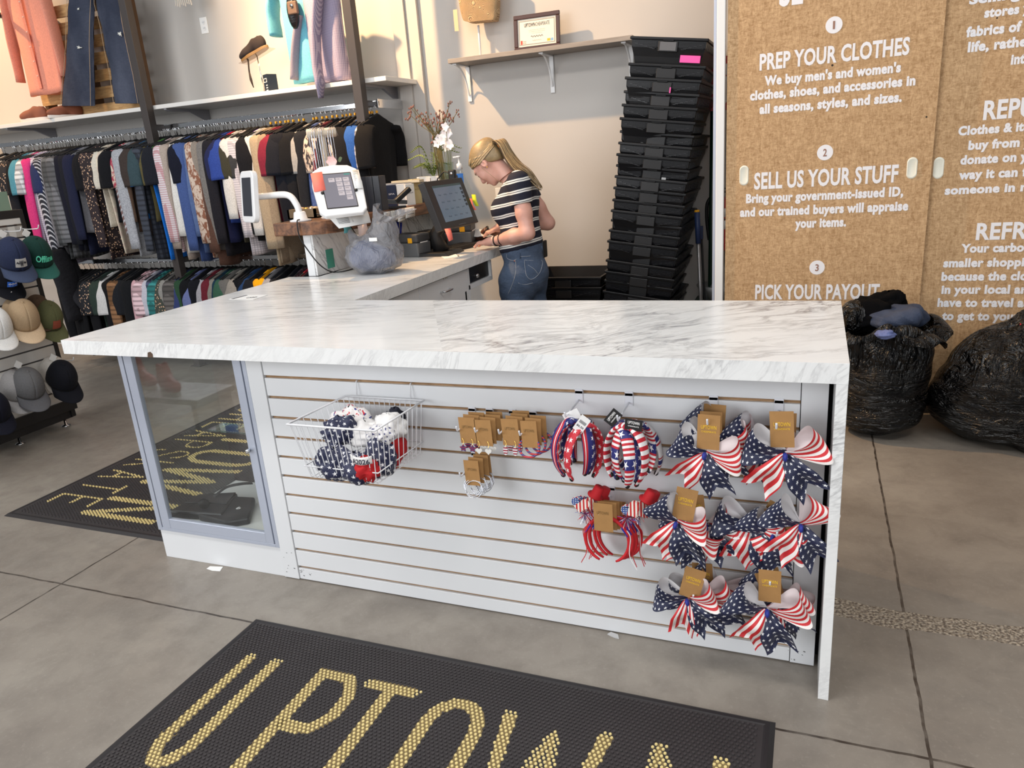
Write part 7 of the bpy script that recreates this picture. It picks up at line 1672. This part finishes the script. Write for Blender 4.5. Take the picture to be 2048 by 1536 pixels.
for px, py, lab in ((38, 448, 'top right'), (2, 452, 'top left'), (66, 588, 'middle right'), (24, 602, 'middle left'), (108, 705, 'bottom right'), (28, 730, 'bottom left')):
    c = PX(px, py, -2.75); z_ = min(zs2, key=lambda s: abs(s-c.z)); hk_ = thing('acrylic_hook', 'clear cap hook with a chrome prong at the %s of the cap stand' % lab, 'hook', (-2.75, c.y, z_), 0, 'cap hooks on the slatwall stand')
    MB().box((.001, -.035, -.075), (.004, .035, .004)).build('plate', ACR, hk_, bevel=.002); MB().tube(bez([(.004, .01, -.03), (.05, .012, -.035), (.11, .014, -.035), (.135, .016, -.032), (.145, .018, -.012)], 5), .0035, 8).build('prong', WHITEP, hk_, True)
    for s in (-.012, .012): MB().tube([(.02+.006*math.cos(a), s, -.03+.006*math.sin(a)) for a in [2*PI*k/10 for k in range(10)]], .0012, 5, 0, False, None, True).build('price_loop', INK, hk_)

# low bench of red sneakers on the shop floor, mirrored in the case glass
bn = thing('prop_bench', 'low white bench on the shop floor left of the front mat', 'bench', (-2.05, -1.35, 0)); MB().box((-.45, -.16, .20), (.45, .16, .235)).build('top', WHITE, bn, bevel=.004)
for sx in (-1, 1): MB().box((sx*.40-.02, -.15, 0), (sx*.40+.02, .15, .20)).build('leg', WHITE, bn, bevel=.002)
RSH = M('red_leather', C(186, 34, 36), .4)
for k, (x_, y_, rz_) in enumerate(((-1.92, -1.30, .5), (-2.22, -1.38, .35))): shoe((x_, y_, .2356), (0, 0, rz_), RSH, WSO, 'red high-top sneaker %s on the low white bench' % ('nearer the counter' if k == 0 else 'farther from the counter'), 1.05, False, True)
# ================================================================ THE PERSON AT THE TILL
YM = 2.18
ROOT = Vector((.19, YM, 0))
def L(px, py, Y=YM): return np.array(PY(px, py, Y)-ROOT)
def LZ_(px, py, Z): return np.array(PZ(px, py, Z)-ROOT)
HC = L(976, 328)
u_ = np.array((-.80, 0, .60)); f_ = np.array((-.60, 0, -.80)); s_ = np.array((0, 1.0, 0))
HR = np.stack([f_, s_, u_], 1)           # columns: forward, side, up
def hw(f, s, u): return HC+f_*f+s_*s+u_*u
S1, E1 = L(1037, 368, YM-.135), L(1055, 466, YM-.175); W1 = LZ_(990, 482, 1.022)
S2, E2, W2 = L(1045, 368, YM+.135), L(1096, 446, YM+.22), L(1008, 452, YM+.17)
PEL, WST, CHS = L(1050, 545), L(1041, 470), L(1038, 405)
KN1, KN2 = np.array((-.06, -.085, .48)), np.array((.0, .085, .49)); AN1, AN2 = np.array((-.02, -.085, .09)), np.array((.05, .085, .09))
HP1, HP2 = L(1040, 560, YM)+np.array((0, -.082, 0)), L(1050, 560, YM)+np.array((0, .082, 0))
def torso(p, o=0):
    return smins([elli(p, PEL, (.112+o, .158+o, .14+o)), elli(p, L(1061, 546), (.082+o, .140+o, .100+o)), elli(p, L(1043, 495), (.112+o, .142+o, .10+o)), elli(p, WST, (.108+o, .136+o, .16+o)), elli(p, CHS, (.105+o, .150+o, .15+o)),
                  elli(p, L(1012, 418)+np.array((0, -.065, 0)), (.058+o, .06+o, .062+o)), elli(p, L(1012, 418)+np.array((0, .065, 0)), (.058+o, .06+o, .062+o)),
                  caps(p, S1+np.array((.0, .02, -.006)), S2+np.array((0, -.02, -.006)), .056+o, .056+o)], .055)
def arm1(p, o=0): return smins([caps(p, S1, (S1*.4+E1*.6), .054+o, .046+o), caps(p, S1*.4+E1*.6, E1, .046+o, .040+o), caps(p, E1, E1*.6+W1*.4, .041+o, .039+o), caps(p, E1*.6+W1*.4, W1, .039+o, .026+o)], .02)
def arm2(p, o=0): return smins([caps(p, S2, (S2*.4+E2*.6), .054+o, .046+o), caps(p, S2*.4+E2*.6, E2, .046+o, .040+o), caps(p, E2, E2*.6+W2*.4, .041+o, .039+o), caps(p, E2*.6+W2*.4, W2, .039+o, .026+o)], .02)
def legs(p, o=0):
    l = []
    for h, k, a in ((HP1, KN1, AN1), (HP2, KN2, AN2)): l.append(smins([caps(p, h, k, .092+o, .062+o), caps(p, k, k*.6+a*.4, .060+o, .062+o), caps(p, k*.6+a*.4, a, .060+o, .048+o)], .03))
    return np.minimum(l[0], l[1])
def headf(p):
    q = (p-HC)@HR
    b = smins([elli(q, (-.022, 0, .032), (.096, .075, .088)), elli(q, (.030, 0, -.022), (.056, .057, .082)), elli(q, (.048, 0, -.075), (.034, .036, .030))], .03)
    b = smin(b, elli(q, (.064, 0, .028), (.028, .052, .02)), .015)
    for s in (-1, 1):
        b = np.maximum(b, -(elli(q, (.096, s*.032, .006), (.016, .020, .012)))) if False else smin(b, elli(q, (.068, s*.031, .004), (.018, .018, .013)), .006)
        b = smin(b, elli(q, (.058, s*.036, -.026), (.026, .022, .024)), .02)
    b = smin(b, smin(caps(q, (.082, 0, .012), (.103, 0, -.030), .008, .0115), elli(q, (.094, 0, -.034), (.014, .017, .009)), .006), .010)
    b = smin(b, elli(q, (.083, 0, -.055), (.012, .022, .0075)), .006); b = smin(b, elli(q, (.080, 0, -.067), (.012, .019, .0075)), .006)
    b = smin(b, elli(q, (.070, 0, -.092), (.016, .020, .014)), .012)
    for s in (-1, 1):
        e = np.maximum(elli(q, (-.008, s*.076, -.002), (.020, .011, .030)), -elli(q, (-.004, s*.086, .002), (.011, .009, .018))); b = smin(b, e, .005)
    neck = caps(p, L(1026, 366), hw(-.028, 0, -.062), .052, .044)
    return smin(b, neck, .02)
# hands
def hand_pts(W, knuck, tips, mids): return W, knuck, tips, mids
def handf(p, W, Kn, Tp, Th, rp=.019):
    """palm from the wrist to four knuckles, four bent fingers, a thumb leaving the palm side"""
    c = sum(Kn)/4; l = [caps(p, W, W*.5+c*.5, .024, .026)]
    for k, (K, (M_, T)) in enumerate(zip(Kn, Tp)):
        l.append(caps(p, W*.6+c*.4+(K-c)*.6, K, .017, .0125))
    palm = smins(l, .018); fs = []
    for k, (K, (M_, T)) in enumerate(zip(Kn, Tp)): r = (.0092, .0096, .0092, .0080)[k]; fs.append(smin(caps(p, K, M_, r+.0012, r), caps(p, M_, T, r, r*.82), .004))
    b = palm
    for f in fs: b = smin(b, f, .006)
    a, m, t_ = Th; th = smin(caps(p, a, m, .0155, .0115), caps(p, m, t_, .0110, .0088), .006)
    return smin(b, th, .012)
d1 = np.array((-1, .12, -.12)); d1 = d1/np.linalg.norm(d1); side = np.array((.10, 1, .0)); side = side/np.linalg.norm(side)
C1 = W1+d1*.078
Kn1 = [C1+side*(.030-.020*k)+d1*(-.002-.005*abs(k-1.2))+np.array((0, 0, .004-.002*abs(k-1.5))) for k in range(4)]
ztip = H+.010
Tp1 = []
for k, K in enumerate(Kn1):
    ln = (.070, .078, .072, .058)[k]; m = K+d1*ln*.52+side*(.006-.004*k)+np.array((0, 0, .002)); t_ = m+d1*ln*.42+np.array((0, 0, -.022)); t_[2] = max(t_[2], ztip-0.0); m[2] = max(m[2], ztip+.012); Tp1.append((m, t_))
Th1 = (W1+d1*.03+side*.022, W1+d1*.062+side*.048+np.array((0, 0, -.010)), W1+d1*.098+side*.050+np.array((0, 0, -.016)))
d2 = np.array((-1, -.25, -.25)); d2 = d2/np.linalg.norm(d2); sd2 = np.array((-.2, 1, 0)); sd2 = sd2/np.linalg.norm(sd2); C2 = W2+d2*.076
Kn2 = [C2+sd2*(-.030+.020*k)+d2*(-.004*abs(k-1.2)) for k in range(4)]
Tp2 = [(K+d2*.036+np.array((0, 0, -.004)), K+d2*.058+np.array((0, 0, -.026))) for K in Kn2]
Th2 = (W2+d2*.03-sd2*.022, W2+d2*.062-sd2*.045+np.array((0, 0, -.006)), W2+d2*.092-sd2*.04+np.array((0, 0, -.014)))
def bodyf(p):
    b = smins([torso(p), legs(p)], .05); b = smin(b, headf(p), .02); b = smin(b, arm1(p), .03); return smin(b, arm2(p), .03)
t = NT('skin', .5); t.col(C(214, 160, 142)); t.b.inputs['Subsurface Weight'].default_value = .12; t.b.inputs['Subsurface Radius'].default_value = (.02, .008, .005)
n = t.noise(t.co(), 14, 3); t.col(t.mix(t.rng(n, .35, .7), C(210, 156, 138), C(222, 172, 156))); SKIN = t.m
pr = thing('person', 'person in a navy striped tee and jeans leaning over the till with a blonde ponytail', 'person', ROOT)
# one surface: fine head and hands merged with the coarser body
def wholef(p):
    b = bodyf(p); b = smin(b, handf(p, W1, Kn1, Tp1, Th1), .012); return smin(b, handf(p, W2, Kn2, Tp2, Th2), .012)
def near(f, lo, hi): return f
body = nets('body', wholef, (-.46, -.28, .05), (.34, .46, 1.66), .0058, SKIN, pr, None, 1)
def hit(px, py, f=wholef, off=0.0):
    """point of the figure seen at a pixel (local)"""
    d = Vector(_ray(px, py)).normalized(); o = Vector(CAM)-ROOT
    T = np.arange(3.9, 5.2, .004); v_ = f(np.array(o)[None]+np.array(d)[None]*T[:, None]); i = np.argmax(v_ < 0) if (v_ < 0).any() else int(np.argmin(v_))
    return o+d*(float(T[i])-off-.002)
# tee ---------------------------------------------------------------
AU = (E1-S1)/np.linalg.norm(E1-S1); AV = (E2-S2)/np.linalg.norm(E2-S2)
hemA, hemB = L(1004, 506), L(1080, 487)
hn = np.array((-(hemB[2]-hemA[2]), 0, hemB[0]-hemA[0])); hn = hn/np.linalg.norm(hn)
def tee(p):
    b = torso(p, .009)
    s1 = np.maximum(smins([caps(p, S1-AU*.01, S1+AU*.16, .064, .060)], .02), ((p-S1)@AU)-.118)
    s2 = np.maximum(smins([caps(p, S2-AV*.01, S2+AV*.16, .064, .060)], .02), ((p-S2)@AV)-.118)
    b = smin(smin(b, s1, .03), s2, .03)
    b = b+.0016*np.sin(p[:, 2]*46+p[:, 0]*22)*np.sin(p[:, 1]*18+p[:, 2]*9)
    b = np.maximum(b, -((p-hemA)@hn)); nk = caps(p, L(1018, 352), L(1000, 330), .066, .07); return np.maximum(b, -nk)
t = NT('navy_striped_jersey', .85); v = t.xyz(t.co()); wob = t.v('MULTIPLY', t.noise(t.co(), 6, 2), .02)
q_ = t.v('FRACT', t.v('DIVIDE', t.v('ADD', t.v('ADD', v[2], t.v('MULTIPLY', v[0], -.16)), wob), .0585))
bandA = t.v('MULTIPLY', t.v('GREATER_THAN', q_, .10), t.v('LESS_THAN', q_, .235)); bandB = t.v('MULTIPLY', t.v('GREATER_THAN', q_, .295), t.v('LESS_THAN', q_, .43))
t.col(t.mix(t.v('ADD', bandA, bandB, clamp=True), C(20, 22, 40), C(226, 224, 218))); t.bump(t.noise(t.co(), 400, 2), .1, .002); TEE = t.m
te = nets('striped_tee', tee, (-.24, -.30, .80), (.30, .34, 1.46), .0068, TEE, pr, None, 2)
# jeans -------------------------------------------------------------
def jeansf(p):
    b = smins([torso(p, .006), legs(p, .010)], .05)
    b = b+.0030*np.sin(p[:, 2]*62+5*np.sin(p[:, 0]*12+p[:, 1]*9))*np.clip((.86-p[:, 2])*6, 0, 1)
    cut = ((p-(hemA+np.array((0, 0, .035))))@hn); return np.maximum(np.maximum(b, cut), .06-p[:, 2])
JN = denim('worn_blue_jeans', C(64, 82, 108), .55)
je = nets('jeans', jeansf, (-.26, -.30, .05), (.34, .30, 1.0), .008, JN, pr, None, 1)
ST2 = M('light_jean_stitch', C(150, 156, 166), .8)
def stitch(pts, r=.0016, m=None, par=je, f=jeansf, name='pocket_stitch', off=.001, n=6):
    P_ = [hit(x, y, f, off) for x, y in pts]; return MB().tube(bez(P_, n), r, 5).build(name, m or ST2, par, True)
stitch([(1049, 520), (1050, 535), (1053, 551), (1062, 559), (1074, 552), (1082, 540), (1084, 521), (1066, 521), (1049, 520)], n=3)
stitch([(1056, 530), (1068, 538), (1076, 548)]); stitch([(1013, 508), (1014, 516), (1024, 521), (1034, 518)]); stitch([(1031, 518), (1032, 535), (1030, 552), (1022, 575), (1010, 600)]); stitch([(1036, 566), (1050, 569), (1066, 566)]); stitch([(1040, 513), (1060, 512), (1084, 508)])
for px, py in ((1029, 522),): MB().sphere(hit(px, py, jeansf, .001), .004, 8).build('rivet', M('copper_rivet', C(206, 130, 110), .3, .7), je, True)
for py0, py1, px in ((505, 517, 1039), (492, 505, 1083)): MB().tube([hit(px, py0, jeansf, .003), hit(px+2, py1, jeansf, .003)], .005, 6, 0, True, .4).build('belt_loop', JN, je, True)
for A, nm in ((AN1, 0), (AN2, 1)):
    nets('sneaker', lambda p, A=A: np.maximum(smins([caps(p, (A[0]+.03, A[1], .045), (A[0]-.14, A[1], .035), .042, .038), caps(p, (A[0], A[1], .05), (A[0], A[1], .12), .04, .045)], .03), .002-p[:, 2]), (A[0]-.2, A[1]-.07, -.005), (A[0]+.1, A[1]+.07, .15), .009, WHC, pr)
ph = thing('phone', 'black phone sticking out of the back jeans pocket', 'phone', ROOT+Vector(hit(1089, 498, jeansf, -.004))); MB().box((-.007, -.034, -.05), (.007, .034, .05)).build('case', BLK, ph, bevel=.005)
# hair --------------------------------------------------------------
HCOL = []
for n_, c in (('hair_honey', (158, 134, 96)), ('hair_light', (188, 164, 124)), ('hair_dark', (112, 90, 62)), ('hair_ash', (78, 64, 50))):
    t = NT(n_, .42); k = t.noise(t.map(t.co(), sc=(1, 1, 1)), 70, 3); cc = C(*c); t.col(t.mix(t.rng(k, .3, .7), tuple(x*.75 for x in cc[:3])+(1,), cc)); HCOL.append(t.m)
def scalp(p, o=0):
    q = (p-HC)@HR
    b = elli(q, (-.023, 0, .034), (.103+o, .082+o, .097+o)); b = smin(b, elli(q, (-.09, 0, .06), (.035, .035, .035)), .03); b = smin(b, elli(q, (-.066, 0, -.018), (.046, .060, .058)), .02)
    b = b+.0014*np.sin(q[:, 1]*150+q[:, 0]*20)
    line = .80*q[:, 0]-q[:, 2]-.004+np.where(np.abs(q[:, 1]) > .05, .012*np.sin((np.abs(q[:, 1])-.05)*60), 0)
    ear = elli(q, (-.006, 0, -.004), (.024, .2, .034)); return np.maximum(np.maximum(b, line), -ear)
lo = HC-.17; hi = HC+.17
hr_ = nets('hair', scalp, lo, hi, .0046, HCOL[0], pr, None, 1)
rd = random.Random(9)
PB = Vector(L(990, 290))          # where the ponytail is gathered
mb = MB()
for k in range(150):              # combed strands over the scalp to the gather
    a = rd.uniform(-1.25, 1.25); side_ = math.sin(a); uu0 = rd.uniform(-.05, .09)
    pts = []
    f0 = .072*math.cos(a)+.004; P0 = np.array((f0-.02, .078*side_, .80*(f0-.02)+.012))
    Q1 = (np.array(PB)-HC)@HR
    for i in range(8):
        t_ = i/7; q = P0*(1-t_)+Q1*t_; c0 = np.array((-.023, 0, .034)); d = q-c0; r_ = np.array((.1035, .0825, .0975)); s0 = 1/np.linalg.norm(d/r_)
        bl = min(1, max(0, (t_-.72)/.28)); q2 = (c0+d*s0*1.012)*(1-bl)+q*bl; pts.append(HC+HR@q2)
    mb.tube(bez(pts, 2), [.0026]*(7*2)+[.002], 5, rd.choice([0, 0, 1, 1, 2]))
mb.build('combed_strands', HCOL, hr_, True)
mb = MB()
path = [L(986, 292), L(993, 281, YM-.01), L(1006, 290, YM-.02), L(1019, 314, YM-.04), L(1037, 337, YM-.07), L(1058, 352, YM-.09), L(1082, 378, YM-.09)]
for k in range(170):
    a = rd.uniform(0, 2*PI); rr_ = rd.random()**.5; ly, lz = rr_*math.cos(a), rr_*math.sin(a); e = rd.uniform(.62, 1.06); pts = []
    for i, P_ in enumerate(path):
        wv = (.018, .028, .038, .044, .044, .038, .018)[i]; d = np.array((.45, 0, .9)) if i > 1 else np.array((1, 0, 0)); pts.append(P_+np.array((0, 1, 0))*ly*wv*1.15+d*lz*wv*.85)
    sp_ = bez(pts, 4); n_ = max(6, int(len(sp_)*min(1, e))); sp_ = sp_[:n_]
    mb.tube(sp_, [.0036-.0026*i/n_ for i in range(n_)], 5, 3 if (lz < -.35 and rd.random() < .7) else rd.choice([0, 0, 1, 2]))
for k in range(14):
    P0 = L(1050, 357); e = L(1078+rd.uniform(-14, 6), 372+rd.uniform(-4, 12)); mb.tube(bez([path[3]+np.array((0, rd.uniform(-.03, .03), 0)), P0+np.array((0, rd.uniform(-.03, .03), rd.uniform(-.01, .01))), e+np.array((0, rd.uniform(-.03, .03), 0))], 5), [.0018-.0013*i/10 for i in range(11)], 4, rd.choice([2, 3, 0]))
mb.tube(bez([hw(.02, -.074, -.0), L(982, 350, YM-.085), L(997, 362, YM-.08), L(1012, 366, YM-.085)], 5), [.0011-.0005*i/15 for i in range(16)], 4, 0)
mb.build('ponytail', HCOL, hr_, True)
CL = M('amber_claw_clip', C(176, 106, 32), .25)
mb = MB()
for k, (px, py) in enumerate(((1003, 288), (1007, 293), (1012, 299))):
    p0, p1 = Vector(L(px-7, py-3, YM-.02)), Vector(L(px+3, py+(-2, 1, 0)[k], YM-.03)); mb.tube(bez([p0, (p0+p1)/2+Vector((.006, -.012, .008)), p1], 6), [.007, .009, .010, .010, .009, .008, .007, .007, .006, .006, .005, .004, .003], 10, 0, True, .5)
mb.tube([L(996, 288, YM-.035), L(1006, 302, YM-.035)], .008, 8); mb.build('claw_clip', CL, pr, True)
# face details
LASH = M('dark_lash', C(58, 42, 36), .8); BROW = M('brow_brown', C(140, 108, 76), .8); LIP = M('lip_pink', C(196, 116, 110), .45)
def hface(f, s, u, off=.0012):
    """surface point in front of a spot in the head frame"""
    q = np.array((f, s, u)); d = np.array((1.0, 0, 0))
    P_ = HC+HR@(q+d*.08)
    for _ in range(80):
        v_ = float(wholef(np.array([P_]))[0])
        if v_ < .0003: break
        P_ = P_-(HR@d)*max(v_*.7, .0003)
    return Vector(P_+(HR@d)*off)
for s in (-1, 1):
    MB().tube(bez([hface(.05, s*.018, .002), hface(.05, s*.030, -.005), hface(.05, s*.044, .001)], 6), [.0008, .0011]+[.0014]*9+[.0016, .002], 5).build('eyelashes', LASH, pr, True)
    MB().tube(bez([hface(.05, s*.016, .022), hface(.05, s*.032, .027), hface(.05, s*.050, .018)], 6), [.0024]*11+[.0015, .001], 6, 0, True, .5).build('eyebrow', BROW, pr, True)
    MB().sphere(hw(-.004, s*.086, -.034), .004, 8).build('earring', GOLDW, pr, True)
MB().tube(bez([hface(.05, -.020, -.060, .0), hface(.05, -.008, -.057, .001), hface(.05, 0, -.0585, .001), hface(.05, .008, -.057, .001), hface(.05, .020, -.060, .0)], 4), [.001, .002, .003, .0034, .0036, .0036, .0036, .0036, .0036, .0036, .0036, .0034, .003, .0025, .002, .0015, .001], 6, 0, True, .7).build('lips', LIP, pr, True)
# bracelets and necklace
def band(f, A, B, t_, r, rad, m, nm):
    c = Vector(A*(1-t_)+B*t_); d = Vector(B-A).normalized(); x = d.orthogonal().normalized(); y = d.cross(x)
    MB().tube([c+x*r*math.cos(a)+y*r*math.sin(a) for a in [2*PI*k/24 for k in range(24)]], rad, 6, 0, False, None, True).build(nm, m, pr, True)
band(0, E1, W1, .96, .0295, .004, BLKC, 'black_bracelet'); band(0, E1, W1, 1.02, .0285, .003, M('pearl_beads', C(226, 214, 206), .4), 'pearl_bracelet'); band(0, E1, W1, .80, .0325, .0028, M('dark_beads', C(40, 30, 32), .4), 'beaded_bracelet'); band(0, E2, W2, .95, .029, .005, M('blue_grey_band', C(70, 74, 110), .6), 'blue_bracelet')
nk = Vector(L(1024, 364)); band(0, L(1024, 364), hw(-.045, 0, -.055), .30, .058, .003, M('brown_choker', C(120, 70, 56), .5), 'choker')
for k in range(4):
    m_, t_ = Tp1[k]; d = t_-m_; d = d/np.linalg.norm(d); nl = MB().sphere((0, 0, 0), .0050, 10, 0, (1.2, .9, .35)); nl.build('fingernail', M('nail_pink', C(236, 206, 196), .3), pr, True, loc=Vector(t_+d*.003+np.array((0, 0, .0065))))
MB().tube(bez([L(1001, 440, YM-.05), L(1001, 450, YM-.06), L(1004, 462, YM-.06), L(1004, 470, YM-.05)], 5), .006, 6, 0, True, .4).build('lanyard', M('navy_strap', C(26, 30, 56), .7), pr, True)
